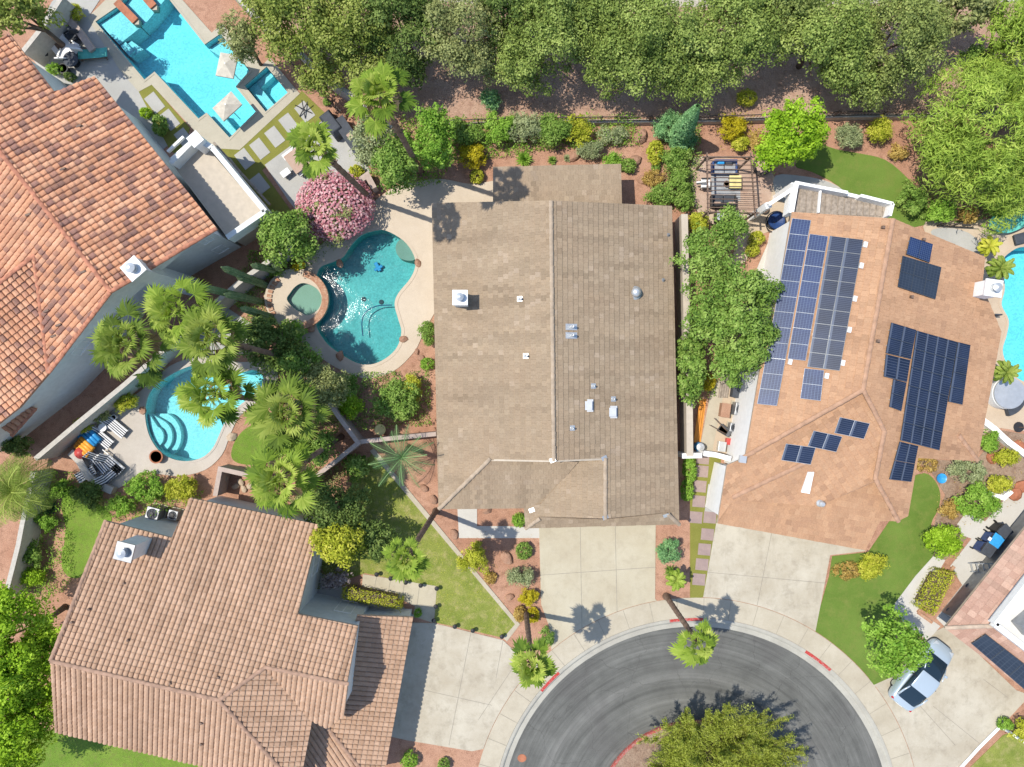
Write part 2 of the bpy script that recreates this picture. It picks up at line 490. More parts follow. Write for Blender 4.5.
def crown_leaves(rng, c, rad, clump, leaf, dens=1.0, top=.15, hollow=.45, ragged=.25, droop=0, sup=0):
    """leaves gathered in clumps that fill an uneven ellipsoid; returns centres, normals, tint"""
    rad = np.array(rad, float); c = np.array(c, float)
    area = 4 * PI * ((rad[0] * rad[1]) ** 1.6 / 3 + (rad[0] * rad[2]) ** 1.6 / 3 + (rad[1] * rad[2]) ** 1.6 / 3) ** (1 / 1.6)
    m = max(6, int(area / (clump ** 2) * 1.25))
    d = unit(rng, m * 2)
    d = d[d[:, 2] > -.55][:m]; m = len(d)
    lob = unit(rng, 7); ph = rng.uniform(0, 6, 7)
    bump = sum(np.exp(-((d - l) ** 2).sum(1) / .22) * rng.uniform(-1, 1.1) for l in lob)
    r = (1 - rng.power(2.2, m) * 0) * (hollow + (1 - hollow) * rng.beta(3.2, 1.1, m)) * (1 + ragged * bump)
    cc = c + d * rad * r[:, None]
    stint = np.zeros(m)
    if sup:                                     # boughs: clumps gather on rounded sub-crowns
        ns = max(5, int(area / sup ** 2 * .36)); sd = unit(rng, ns * 3); sd = sd[sd[:, 2] > -.35][:ns]; ns = len(sd)
        sb = sum(np.exp(-((sd - l) ** 2).sum(1) / .22) * w for l, w in zip(lob, rng.uniform(-1, 1.1, 7)))
        sc_ = c + sd * (rad - sup * .55) * (rng.uniform(.62, 1.0, ns) * (1 + ragged * sb))[:, None]; sr = sup * rng.uniform(.55, 1.15, ns)
        k0 = rng.integers(0, ns, m); dd0 = unit(rng, m); dd0[:, 2] = np.where(dd0[:, 2] < -.2, -dd0[:, 2], dd0[:, 2])
        cc = sc_[k0] + dd0 * (sr[k0] * rng.uniform(.6, 1, m))[:, None] * np.array([1, 1, .8]); stint = rng.normal(0, .1, ns)[k0]
    cc[:, 2] = np.maximum(cc[:, 2], c[2] - rad[2] * .75)
    cr = clump * rng.uniform(.55, 1.15, m)
    per = max(5, int(5.4 * (clump / leaf) ** 1.55 * dens))
    k = np.repeat(np.arange(m), per)
    dd = unit(rng, len(k)); dd[:, 2] = np.where(dd[:, 2] < -.35, -dd[:, 2], dd[:, 2])
    P = cc[k] + dd * (cr[k] * rng.uniform(.35, 1.0, len(k)) ** .6)[:, None] * np.array([1, 1, .75])
    if droop: P[:, 2] -= droop * ((P[:, :2] - c[:2]) ** 2).sum(1) / max(rad[0], rad[1]) ** 2
    Nn = dd * 1.15 + unit(rng, len(k)) * .5 + np.array([0, 0, top])
    tint = .5 + (stint + rng.normal(0, .13, m))[k] + rng.normal(0, .14, len(k))
    return P, Nn, tint

def limb_tree(mb, rng, base, top, r0, n=5, spread=1.0):
    base, top = Vector(base), Vector(top)
    mid = base.lerp(top, .5) + Vector((rng.uniform(-.2, .2), rng.uniform(-.2, .2), 0))
    mb.tube([base - Vector((0, 0, .1)), base.lerp(mid, .5), mid], [r0 * 1.3, r0, r0 * .85], 8)
    for k in range(n):
        a = 2 * PI * (k + rng.random() * .5) / n
        e = top + Vector((math.cos(a) * spread, math.sin(a) * spread, rng.uniform(-.2, .5)))
        m2 = mid.lerp(e, .5) + Vector((0, 0, .15))
        mb.tube([mid - Vector((0, 0, .05)), m2, e], [r0 * .6, r0 * .4, r0 * .12], 6)

def tree(label, px, py, hc, rx, ry, mat, rz=None, cat='tree', group=None, clump=.55, leaf=.2, dens=1.0, seed=0, name='tree',
         sup=None, trunk=.16, bark=None, base=None, ragged=.25, aspect=.6, hollow=.45, top=.15, droop=0, extra=()):
    """rx, ry: crown radii in px as photographed; hc: height of the crown's middle"""
    k = (H - hc) / H / S
    c = W(px, py, hc); g = Vector((c.x, c.y, 0)) if base is None else W(*base, 0)
    rad = (rx * k, ry * k, rz if rz else min(rx, ry) * k * .8)
    t = thing(name, label, cat, g, group)
    rng = np.random.default_rng(seed + int(px * 7 + py * 13))
    Ps, Ns, Ts = [], [], []
    for (dx, dy, dz, sx, sy) in ((0, 0, 0, 1, 1),) + tuple(extra):
        q = c + Vector((dx * k, -dy * k, dz))
        P, Nn, T = crown_leaves(rng, q, (rad[0] * sx, rad[1] * sy, rad[2] * min(sx, sy)), clump, leaf, dens, top, hollow, ragged, droop, min(1.15, min(rad[0], rad[1]) * .42) if sup is None else sup)
        Ps.append(P); Ns.append(Nn); Ts.append(T)
    P, Nn, T = np.concatenate(Ps), np.concatenate(Ns), np.concatenate(Ts)
    P[:, 2] = np.maximum(P[:, 2], .06)
    rr = np.random.default_rng(seed)
    L = leaf * rr.uniform(.7, 1.35, len(P))
    leaf_object('crown', P, Nn, L, L * aspect, T, mat, t)
    if trunk:
        mb = MB(); limb_tree(mb, random.Random(seed), g, c - Vector((0, 0, rad[2] * .1)), trunk, 6, min(rad[0], rad[1]) * .6)
        mb.build('trunk', bark, t, smooth=True)
    return t

def shrub(label, px, py, r, mat, h=None, ry=None, name='shrub', cat='shrub', group=None, leaf=.1, clump=.22, dens=1.0, seed=0, ragged=.34, aspect=.6, stem=None, top=.2, hollow=.5, flowers=None):
    ry = ry or r
    k = 1 / S; rx_, ry_ = r * k, ry * k
    h = h or (rx_ + ry_) * .75
    kk = (H - h * .55) / H; rx_ *= kk; ry_ *= kk
    c = W(px, py, h * .55); g = Vector((c.x, c.y, 0))
    t = thing(name, label, cat, g, group)
    rng = np.random.default_rng(seed + int(px * 11 + py * 17))
    P, Nn, T = crown_leaves(rng, (c.x, c.y, h * .5), (rx_ * .95, ry_ * .95, h * .5), clump, leaf, dens, top, hollow, ragged, 0, min(rx_, ry_) * .42 if min(rx_, ry_) > .55 else 0)
    P[:, 2] = np.maximum(P[:, 2], .05)
    L = leaf * rng.uniform(.7, 1.4, len(P))
    leaf_object('foliage', P, Nn, L, L * aspect, T, mat, t)
    if flowers:
        fm, cnt, fs = flowers
        d = unit(rng, cnt); d[:, 2] = np.abs(d[:, 2])
        F = np.array([c.x, c.y, h * .5]) + d * np.array([rx_, ry_, h * .5]) * rng.uniform(.85, 1.1, (cnt, 1))
        leaf_object('flowers', F, d + unit(rng, cnt) * .4 + np.array([0, 0, .6]), fs, fs * .9, rng.uniform(0, 1, cnt), fm, t)
    if stem:
        mb = MB(); limb_tree(mb, random.Random(seed), g, (c.x, c.y, h * .55), .035, 5, rx_ * .5); mb.build('stem', stem, t)
    return t

# palms ----------------------------------------------------------------------
def fan_palm(label, crown, base, h, rad, mat, bark, nf=26, seed=0, group=None, skirt=None, cat='palm tree', name='palm_tree', tr=.17, fan=.46, sag=.4, leaflets=23, lwid=.06, low=-.35):
    rng = random.Random(seed * 31 + int(crown[0]))
    g = W(*base, 0); c = W(*crown, h)
    t = thing(name, label, cat, g, group)
    mb = MB()
    mid = g.lerp(c, .55) + Vector(((c.x - g.x) * -.08, (c.y - g.y) * -.08, 0))
    path = [Vector(p) for p in ((g.x, g.y, -.1), (g.x, g.y, .25))]
    m = 26
    rr = [tr * 1.5, tr * 1.25]
    for i in range(1, m + 1):
        s = i / m
        p = g * (1 - s) ** 2 + mid * 2 * s * (1 - s) + c * s * s
        p.z = .25 + (h - .25) * s
        path.append(p); rr.append(tr * (1.08 if i % 2 else .93) * (1 - .15 * s))
    mb.tube(path, rr, 10)
    for i in range(40):           # old leaf bases under the crown
        a = rng.uniform(0, 2 * PI); s = rng.uniform(.75, 1) if skirt is None else rng.uniform(.6, 1)
        p = path[2 + int(s * (m - 1))]; d = Vector((math.cos(a), math.sin(a), 0))
        mb.bar(p + d * tr * .7, p + d * tr * 1.5 + Vector((0, 0, .12)), .05, .03)
    mb.build('trunk', bark, t)
    Q, T = [], []
    SQ, ST = [], []
    def frond(az, el, L, fr, tint, out, to):
        d = Vector((math.cos(az) * math.cos(el), math.sin(az) * math.cos(el), math.sin(el)))
        s_ = Vector((-math.sin(az), math.cos(az), 0)); up = s_.cross(d) * -1
        if up.z < 0: up = -up
        hub = c + d * L - Vector((0, 0, sag * L * L * .25))
        w = Vector((0, 0, 1)).cross(d).normalized() * .02
        out.append([c + w, c - w, hub - w, hub + w]); to.append(tint + .1)
        fold = rng.uniform(.1, .4)
        for k in range(leaflets):
            th = R(-112 + 224 * (k + .5) / leaflets) + rng.uniform(-.05, .05)
            ld = d * math.cos(th) + s_ * math.sin(th)
            ln = fr * (1 - .38 * abs(th) / 2.2) * rng.uniform(.85, 1.1)
            tip = hub + ld * ln - Vector((0, 0, 1)) * (sag * ln * rng.uniform(.5, 1.3)) + up * abs(math.sin(th)) * fold * ln * .5
            midp = hub + ld * ln * .55 + up * (.05 + abs(math.sin(th)) * fold * ln * .4)
            sd = (s_ * math.cos(th) - d * math.sin(th)) * (fr * lwid)
            out.append([hub, midp + sd, tip, midp - sd]); to.append(tint + rng.gauss(0, .1))
    for i in range(nf):
        az = i * 2.399963 + rng.uniform(-.25, .25)
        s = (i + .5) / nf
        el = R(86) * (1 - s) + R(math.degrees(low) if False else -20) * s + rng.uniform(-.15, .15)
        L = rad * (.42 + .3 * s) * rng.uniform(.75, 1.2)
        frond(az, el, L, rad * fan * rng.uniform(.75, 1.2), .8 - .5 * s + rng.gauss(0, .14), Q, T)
    quads_object('crown', np.array([[tuple(p) for p in q] for q in Q]), np.array(T), mat, t)
    if skirt:
        for i in range(max(8, int(nf * .6))):
            frond(rng.uniform(0, 2 * PI), rng.uniform(-1.1, -.6), rad * .5, rad * fan * .7, rng.uniform(.2, .8), SQ, ST)
        quads_object('dead_fronds', np.array([[tuple(p) for p in q] for q in SQ]), np.array(ST), skirt, t)
    return t

def feather_palm(label, crown, base, h, rad, mat, bark, nf=22, seed=0, group=None, tr=.16, cat='palm tree', name='palm_tree', lw=.035, ll=.3, el0=80, el1=-15):
    rng = random.Random(seed * 17 + int(crown[1]))
    g = W(*base, 0); c = W(*crown, h)
    t = thing(name, label, cat, g, group)
    if h > .6:
        mb = MB(); mb.tube([g - Vector((0, 0, .1)), g.lerp(c, .5), c], [tr * 1.25, tr, tr * .95], 9); mb.build('trunk', bark, t)
    Q, T = [], []
    for i in range(nf):
        az = i * 2.399963 + rng.uniform(-.2, .2); s = (i + .5) / nf
        el = R(el0) * (1 - s) + R(el1) * s
        L = rad * rng.uniform(.85, 1.12)
        hd = Vector((math.cos(az), math.sin(az), 0)); sd = Vector((-math.sin(az), math.cos(az), 0))
        pts = []
        p = c.copy(); e = el
        for j in range(11):
            pts.append(p.copy()); p = p + (hd * math.cos(e) + Vector((0, 0, math.sin(e)))) * L / 10; e -= .1 + .07 * j / 4
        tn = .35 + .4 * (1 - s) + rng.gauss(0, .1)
        for j in range(10):
            w = sd * .022
            Q.append([pts[j] + w, pts[j] - w, pts[j + 1] - w, pts[j + 1] + w]); T.append(tn + .2)
            for q in range(3):
                b = pts[j].lerp(pts[j + 1], q / 3); fw = (pts[j + 1] - pts[j]).normalized()
                ln = ll * rad / 1.6 * math.sin(PI * (.12 + .85 * (j + q / 3) / 10)) + .04
                for sg in (-1, 1):
                    tip = b + (sd * sg * .8 + fw * .55).normalized() * ln - Vector((0, 0, ln * rng.uniform(.1, .45)))
                    m = b.lerp(tip, .45)
                    Q.append([b, m + fw * lw, tip, m - fw * lw]); T.append(tn + rng.gauss(0, .1))
    quads_object('crown' if h > .6 else 'leaves', np.array([[tuple(p) for p in q] for q in Q]), np.array(T), mat, t)
    return t

def spiky(label, px, py, r, mat, n=60, name='agave', cat='plant', group=None, seed=0, h=None, w=.05, el0=85, el1=5):
    rng = random.Random(seed + int(px)); rad = r / S
    g = W(px, py, 0); t = thing(name, label, cat, g, group); Q, T = [], []
    for i in range(n):
        az = i * 2.399963; s = (i + .5) / n; el = R(el0) * (1 - s) + R(el1) * s + rng.uniform(-.1, .1)
        d = Vector((math.cos(az) * math.cos(el), math.sin(az) * math.cos(el), math.sin(el))); sd = Vector((-math.sin(az), math.cos(az), 0)) * w
        L = rad * rng.uniform(.8, 1.1); b = g + Vector((0, 0, .08)); m = b + d * L * .5; tip = b + d * L - Vector((0, 0, L * .15))
        Q.append([b, m + sd, tip, m - sd]); T.append(.5 + rng.gauss(0, .2))
    quads_object('leaves', np.array([[tuple(p) for p in q] for q in Q]), np.array(T), mat, t)
    return t
# ------------------------------------------------------------------ materials
M = {}
M['ground'] = mottled('red_gravel', (0.39, 0.2, 0.127), (0.52, 0.31, 0.209), (0.299, 0.158, 0.0986), s1=.22, s2=2.2, s3=22, fine=.5, bump=.6, bdist=.04)
M['dirt'] = mottled('tan_dirt', (.27, .18, .125), (.38, .28, .20), (.2, .12, .08), s1=.3, s2=2.5, s3=20, fine=.5, bump=.6, bdist=.04)
M['verge'] = mottled('verge_soil', (0.38, 0.23, 0.16), (0.494, 0.336, 0.248), (0.299, 0.174, 0.121), s1=.3, s2=2.5, s3=20, fine=.45, bump=.6, bdist=.04)
M['pale_road'] = mottled('pale_path', (.42, .37, .31), (.5, .45, .38), s1=.3, s2=2, s3=30, fine=.25)
M['grass'] = mottled('lawn_grass', (.185, .235, .038), (.30, .325, .07), (.40, .36, .14), s1=.5, s2=1.6, s3=26, fine=.5, bump=1, bdist=.05)
M['grass2'] = mottled('bright_grass', (0.13, 0.237, 0.024), (0.221, 0.325, 0.048), (0.182, 0.225, 0.048), s1=.5, s2=3.2, s3=26, fine=.45, bump=1, bdist=.05)
M['turf'] = mottled('artificial_turf', (0.106, 0.176, 0.0253), (0.156, 0.234, 0.0403), (0.175, 0.215, 0.046), s1=.4, s2=1.4, s3=30, fine=.3, bump=.8, bdist=.03)
M['olive_turf'] = mottled('olive_turf', (0.188, 0.192, 0.036), (0.25, 0.24, 0.054), s1=.6, s2=4, s3=30, fine=.3, bump=.8, bdist=.03)
M['drive'] = concrete('driveway_concrete', (0.427, 0.374, 0.268), (0.494, 0.449, 0.336), (0.28, 0.234, 0.169), .42, .35)
M['drive2'] = concrete('stained_concrete', (0.402, 0.352, 0.265), (0.507, 0.463, 0.369), (0.206, 0.173, 0.126), .55, .4)
M['walk'] = concrete('pavement_concrete', (0.405, 0.354, 0.263), (0.483, 0.434, 0.335), (0.3, 0.259, 0.192), .45, .5)
M['kerbc'] = concrete('kerb_concrete', (0.36, 0.34, 0.288), (0.432, 0.414, 0.351), (0.261, 0.248, 0.216), .5, .6)
M['deck'] = concrete('cream_pool_deck', (0.51, 0.423, 0.317), (0.563, 0.477, 0.37), (0.405, 0.324, 0.238), .35, .4)
M['greydeck'] = concrete('grey_patio', (.36, .355, .33), (.43, .42, .385), (.3, .29, .27), .3, .5)
M['beige'] = concrete('beige_coping', (.40, .365, .28), (.46, .42, .33), (.33, .3, .23), .3, .5)
M['bdeck'] = concrete('tan_pool_deck', (.44, .395, .335), (.5, .45, .39), (.36, .31, .26), .35, .5)
M['tandeck'] = concrete('peach_deck', (0.473, 0.37, 0.264), (0.533, 0.431, 0.317), (0.378, 0.29, 0.211), .3, .5)
M['white_conc'] = concrete('white_walk', (0.492, 0.467, 0.416), (0.541, 0.517, 0.464), (0.394, 0.369, 0.328), .3, .5)
M['pinkpave'] = concrete('pink_flagstone', (.40, .27, .20), (.47, .35, .27), (.33, .21, .16), .5, 1.2)
M['slab'] = concrete('purple_grey_slab', (.29, .215, .20), (.36, .27, .235), (.24, .18, .17), .6, 1.6)
M['joint'] = plain('joint_line', (.27, .245, .2), .9)
M['red_paint'] = mottled('red_kerb_paint', (.50, .04, .035), (.42, .06, .05), (.40, .30, .26), s1=3, s2=9, s3=40, fine=.3)
M['red_paint2'] = mottled('faded_red_kerb_paint', (.42, .07, .055), (.36, .12, .1), (.36, .30, .26), s1=2, s2=7, s3=40, fine=.3)
M['white'] = plain('white_paint', (.78, .78, .76), .5, var=.06)
M['offwhite'] = plain('cream_stucco', (.60, .55, .44), .8, var=.1)
M['stucco'] = plain('white_stucco', (.86, .85, .82), .85, var=.05)
M['greystucco'] = plain('pale_grey_stucco', (.66, .68, .65), .85, var=.07)
M['tanstucco'] = plain('tan_stucco', (.48, .42, .34), .85, var=.08)
M['block'] = plain('block_wall', (.46, .40, .33), .9, var=.15, scale=5)
M['pinkblock'] = plain('pink_block_wall', (0.425, 0.34, 0.289), .9, var=.12, scale=5)
M['greyblock'] = plain('grey_block_wall', (.46, .43, .38), .9, var=.12, scale=5)
M['iron'] = plain('dark_iron', (.07, .055, .045), .5, .4)
M['wood'] = plain('brown_timber', (.17, .115, .085), .7, var=.3, scale=6)
M['greywood'] = plain('weathered_boards', (.30, .25, .20), .85, var=.3, scale=6)
M['orange'] = plain('orange_boards', (.62, .25, .04), .6)
M['terracotta'] = plain('terracotta', (.36, .14, .075), .8, var=.25)
M['stone'] = mottled('red_sandstone', (.32, .17, .11), (.45, .28, .19), s1=1.5, s2=5, s3=25)
M['brick'] = mottled('brick_edge', (.36, .17, .10), (.46, .27, .17), (.55, .38, .26), s1=2, s2=4, s3=20)
M['bark'] = mottled('bark', (.10, .07, .05), (.17, .125, .09), s1=2, s2=6, s3=30, bump=.8)
M['palmbark'] = mottled('palm_bark', (.13, .085, .06), (.26, .18, .13), s1=3, s2=9, s3=30, bump=.9)
M['metal'] = plain('galvanised_metal', (.62, .63, .62), .4, .5, .6, var=.08)
M['greymetal'] = plain('grey_metal', (.30, .31, .32), .45, .5, .5)
M['black'] = plain('black_plastic', (.03, .03, .032), .5)
M['charcoal'] = plain('charcoal_cover', (.055, .062, .075), .7)
M['greyfab'] = plain('grey_fabric', (.33, .34, .35), .9)
M['whitefab'] = plain('white_fabric', (.75, .74, .72), .9, var=.05)
M['teal'] = plain('teal_canvas', (.10, .42, .36), .8)
M['blue'] = plain('blue_plastic', (.04, .30, .62), .35)
M['navy'] = plain('navy_plastic', (.025, .06, .18), .4)
M['redfab'] = plain('red_vinyl', (.50, .07, .06), .4)
M['orangevinyl'] = plain('orange_vinyl', (.80, .36, .05), .4)
M['yellow'] = plain('yellow_cloth', (.70, .60, .26), .8)
M['beigefab'] = plain('beige_canvas', (.50, .46, .38), .9)
M['glass'] = glass_dark('window_glass')
M['rubber'] = plain('rubber', (.02, .02, .02), .8)
M['roofA'] = roof_mat('terracotta_tiles', [(.0, (0.231, 0.132, 0.106)), (.22, (0.308, 0.162, 0.125)), (.3, (0.528, 0.258, 0.144)), (.6, (0.583, 0.294, 0.169)), (1, (0.627, 0.36, 0.225))])
M['roofB'] = roof_mat('tan_barrel_tiles', [(.0, (0.397, 0.248, 0.159)), (.5, (0.453, 0.29, 0.19)), (1, (0.505, 0.334, 0.227))], (0.392, 0.258, 0.177), .3)
M['roofC'] = roof_mat('orange_flat_tiles', [(.0, (0.367, 0.213, 0.127)), (.25, (0.415, 0.241, 0.14)), (.6, (0.438, 0.257, 0.149)), (1, (0.464, 0.281, 0.166))], (0.403, 0.253, 0.157), .25)
M['roofM'] = roof_mat('brown_flat_tiles', [(.0, (0.285, 0.217, 0.145)), (.5, (0.31, 0.234, 0.158)), (.96, (0.332, 0.256, 0.174)), (1, (0.367, 0.285, 0.203))], (0.324, 0.225, 0.144), .4)
M['roofD'] = roof_mat('pink_flat_tiles', [(.0, (0.361, 0.216, 0.161)), (.4, (0.424, 0.265, 0.2)), (1, (0.496, 0.332, 0.252))], (0.379, 0.252, 0.19), .35)
M['fascia'] = plain('fascia', (.42, .33, .25), .8)
M['fasciaA'] = plain('terracotta_fascia', (.45, .22, .13), .8)
M['capM'] = plain('brown_ridge_tile', (.37, .29, .21), .85)
M['capA'] = plain('terracotta_ridge_tile', (.42, .18, .11), .85, var=.4)
M['capB'] = plain('tan_ridge_tile', (0.361, 0.229, 0.159), .85, var=.3)
M['capC'] = plain('orange_ridge_tile', (0.397, 0.239, 0.153), .85, var=.2)
M['flat'] = plain('flat_roof', (.62, .60, .55), .9, var=.05)
# leaves
def lm(name, a, b, c, trans=.3): M[name] = leaf_mat(name, [(.1, a), (.5, b), (.92, c)], trans)
lm('l_dark', (0.066, 0.114, 0.0275), (0.156, 0.228, 0.055), (0.276, 0.36, 0.099))
lm('l_oak', (0.11, 0.161, 0.0347), (0.269, 0.356, 0.0809), (0.468, 0.55, 0.162))
lm('l_oak2', (0.115, 0.153, 0.042), (0.282, 0.345, 0.0945), (0.461, 0.51, 0.168))
lm('l_olive', (0.152, 0.178, 0.062), (0.304, 0.339, 0.124), (0.482, 0.499, 0.202))
lm('l_pine', (0.13, 0.184, 0.03), (0.295, 0.356, 0.075), (0.484, 0.517, 0.15))
lm('l_pv', (0.173, 0.259, 0.0352), (0.33, 0.468, 0.0704), (0.522, 0.631, 0.129))
lm('l_pv2', (.20, .25, .03), (.38, .44, .06), (.56, .60, .15))
lm('l_lime', (0.161, 0.304, 0.0144), (0.323, 0.511, 0.03), (0.484, 0.69, 0.072))
lm('l_mid', (0.0896, 0.171, 0.03), (0.224, 0.363, 0.065), (0.381, 0.506, 0.13))
lm('l_bright', (0.124, 0.264, 0.0279), (0.248, 0.434, 0.0543), (0.403, 0.589, 0.109))
lm('l_yg', (0.232, 0.279, 0.0186), (0.465, 0.496, 0.0465), (0.682, 0.651, 0.109))
lm('l_yel', (.30, .26, .01), (.52, .44, .02), (.68, .60, .06))
lm('l_grey', (0.178, 0.226, 0.101), (0.339, 0.391, 0.186), (0.516, 0.556, 0.295))
lm('l_blue', (0.101, 0.242, 0.093), (0.222, 0.424, 0.167), (0.384, 0.605, 0.26))
lm('l_palm', (.08, .15, .02), (.25, .37, .045), (.52, .60, .13), .35)
lm('l_palm2', (.07, .12, .02), (.19, .28, .04), (.42, .49, .11), .35)
lm('l_date', (0.0543, 0.132, 0.0465), (0.124, 0.248, 0.093), (0.248, 0.388, 0.155))
lm('l_dead', (0.248, 0.155, 0.0775), (0.434, 0.295, 0.155), (0.62, 0.465, 0.264))
lm('l_rust', (0.31, 0.186, 0.0465), (0.496, 0.341, 0.093), (0.682, 0.527, 0.171))
lm('l_pinkf', (.44, .15, .18), (.58, .27, .29), (.70, .45, .44), .2)
lm('l_bare', (0.217, 0.171, 0.155), (0.372, 0.31, 0.295), (0.558, 0.48, 0.465), .1)
lm('l_cactus', (.04, .08, .03), (.07, .13, .05), (.14, .2, .09), 0)
lm('f_or', (.6, .2, .02), (.75, .35, .03), (.8, .55, .06), .2)
lm('f_red', (.35, .03, .03), (.5, .06, .05), (.6, .15, .1), .2)

# ------------------------------------------------------------------ pools: outlines in photo px
P_main = smooth_ring([(256 + a / 4, 192 + b / 4) for a, b in [(520, 155), (590, 195), (630, 250), (637, 300), (615, 350), (570, 405), (555, 450), (570, 510), (582, 560), (565, 620), (520, 665), (460, 690), (400, 682), (340, 648), (290, 612), (252, 560), (240, 515), (262, 480), (280, 440), (276, 395), (256, 362), (243, 338), (260, 300), (310, 280), (350, 260), (380, 215), (420, 175), (470, 157)]], 4)
P_spa = smooth_ring([(306, 284), (318, 289), (323.5, 299), (320, 310), (310, 316), (301, 312), (294, 307), (289, 300), (292, 294), (298, 287)], 5)
P_left = smooth_ring([(195, 365), (178, 371), (163, 380), (151, 391), (146, 405), (146, 420), (150, 436), (159, 450), (172, 458.5), (188, 461), (203, 457), (213, 448), (219, 436), (226, 421), (238, 407), (252, 396), (262, 386), (263, 376), (254, 370), (238, 373), (222, 370), (210, 364)], 4)
P_top = [(96, 22), (118, 7), (128, -6), (165, -6), (205, 45), (221, 34), (250, 71), (236, 87), (256, 112), (230, 138), (207, 113), (199, 119), (155, 72), (145, 80)]
P_tspa = [(245, 86), (267, 67), (288, 93), (266, 112)]
P_right = smooth_ring([(1024, 247), (1010, 252), (1001, 262), (1003, 275), (1004, 290), (1001, 305), (1008, 320), (1006, 335), (1002, 350), (1006, 364), (1014, 376), (1030, 383), (1060, 380), (1075, 340), (1075, 290), (1055, 252)], 4)
hole = lambda p: offset_ring(p, .6)
HOLES = [hole(p) for p in (P_main, P_left, P_top, P_tspa, P_right)]

# ------------------------------------------------------------------ setting
kerb_hole = arc(203, 115, 425, 60) + [(RC[0] + 203 * math.cos(R(65)), 3600), (RC[0] - 203 * math.cos(R(65)), 3600)]
G0 = [(-3400, -3000), (4400, -3000), (4400, 3700), (-3400, 3700)]
sheet('ground', G0, 0, M['ground'], HOLES + [kerb_hole], skirt=0)
# road, a little below the ground; the island in its middle
asph = N('asphalt')
tc = asph.coord()
mp = asph.n('ShaderNodeMapping'); cw = W(*RC, 0); mp.inputs['Location'].default_value = (-cw.x, -cw.y, 0); asph.l(tc, mp.inputs['Vector'])
sx = asph.n('ShaderNodeVectorMath', operation='LENGTH'); asph.l(mp.outputs[0], sx.inputs[0])
cb = asph.n('ShaderNodeCombineXYZ'); asph.l(sx.outputs['Value'], cb.inputs[0])
wv = asph.n('ShaderNodeTexNoise'); wv.inputs['Scale'].default_value = .9; wv.inputs['Detail'].default_value = 3
va = asph.n('ShaderNodeVectorMath', operation='ADD'); asph.l(cb.outputs[0], va.inputs[0])
sc1 = asph.n('ShaderNodeVectorMath', operation='SCALE'); asph.l(mp.outputs[0], sc1.inputs[0]); sc1.inputs['Scale'].default_value = .07
asph.l(sc1.outputs[0], va.inputs[1]); asph.l(va.outputs[0], wv.inputs['Vector'])
c0 = asph.ramp(asph.noise(.5, 8, rough=.75), [(.3, (.10, .10, .091)), (.7, (.155, .155, .141))])
c0 = asph.mix(asph.ramp(wv.outputs['Fac'], [(.52, (0, 0, 0)), (.72, (.55,) * 3)]), c0, (.22, .216, .198))      # worn wheel tracks round the turn
c0 = asph.mix(asph.ramp(asph.noise(1.6, 9, rough=.8), [(.6, (0, 0, 0)), (.78, (.6,) * 3)]), c0, (.085, .083, .081))
vo = asph.n('ShaderNodeTexVoronoi', feature='DISTANCE_TO_EDGE'); vo.inputs['Scale'].default_value = .33
wp = asph.n('ShaderNodeTexNoise'); wp.inputs['Scale'].default_value = .8; wp.inputs['Detail'].default_value = 6; asph.l(tc, wp.inputs['Vector'])
wa = asph.n('ShaderNodeVectorMath', operation='MULTIPLY_ADD'); asph.l(wp.outputs['Color'], wa.inputs[0]); wa.inputs[1].default_value = (1.6, 1.6, 0); asph.l(tc, wa.inputs[2]); asph.l(wa.outputs[0], vo.inputs['Vector'])
c0 = asph.mix(asph.ramp(vo.outputs['Distance'], [(.002, (.42,) * 3), (.008, (0, 0, 0))]), c0, (.06, .057, .053))
c0 = asph.mix(asph.ramp(asph.noise(.23, 4, rough=.6), [(.5, (0, 0, 0)), (.62, (.55,) * 3)]), c0, (.10, .096, .09))
s2 = asph.n('ShaderNodeVectorMath', operation='SCALE'); asph.l(mp.outputs[0], s2.inputs[0]); s2.inputs['Scale'].default_value = .05
v2 = asph.n('ShaderNodeVectorMath', operation='ADD'); asph.l(cb.outputs[0], v2.inputs[0]); asph.l(s2.outputs[0], v2.inputs[1])
w2 = asph.n('ShaderNodeTexNoise'); w2.inputs['Scale'].default_value = 3.2; w2.inputs['Detail'].default_value = 7; w2.inputs['Roughness'].default_value = .7; asph.l(v2.outputs[0], w2.inputs['Vector'])
c0 = asph.mix(1.0, c0, asph.ramp(w2.outputs['Fac'], [(.3, (.66,) * 3), (.5, (1,) * 3), (.72, (1.3,) * 3)]), 'MULTIPLY')          # scuffs swept round by turning tyres
f3 = asph.noise(45, 3)
c0 = asph.mix(1.0, c0, asph.ramp(f3, [(.2, (.7,) * 3), (.8, (1.25,) * 3)]), 'MULTIPLY')
asph.bsdf(c0, .9, .25, bump=f3, bstr=.4, bdist=.01)
M['asphalt'] = asph.m
road = arc(196, 115, 425, 72) + [(RC[0] + 196 * math.cos(R(65)), 3600), (RC[0] - 196 * math.cos(R(65)), 3600)]
sheet('road', road, -.11, M['asphalt'], [ell(*RC, 101.5, 101.5, 48)], skirt=.1)

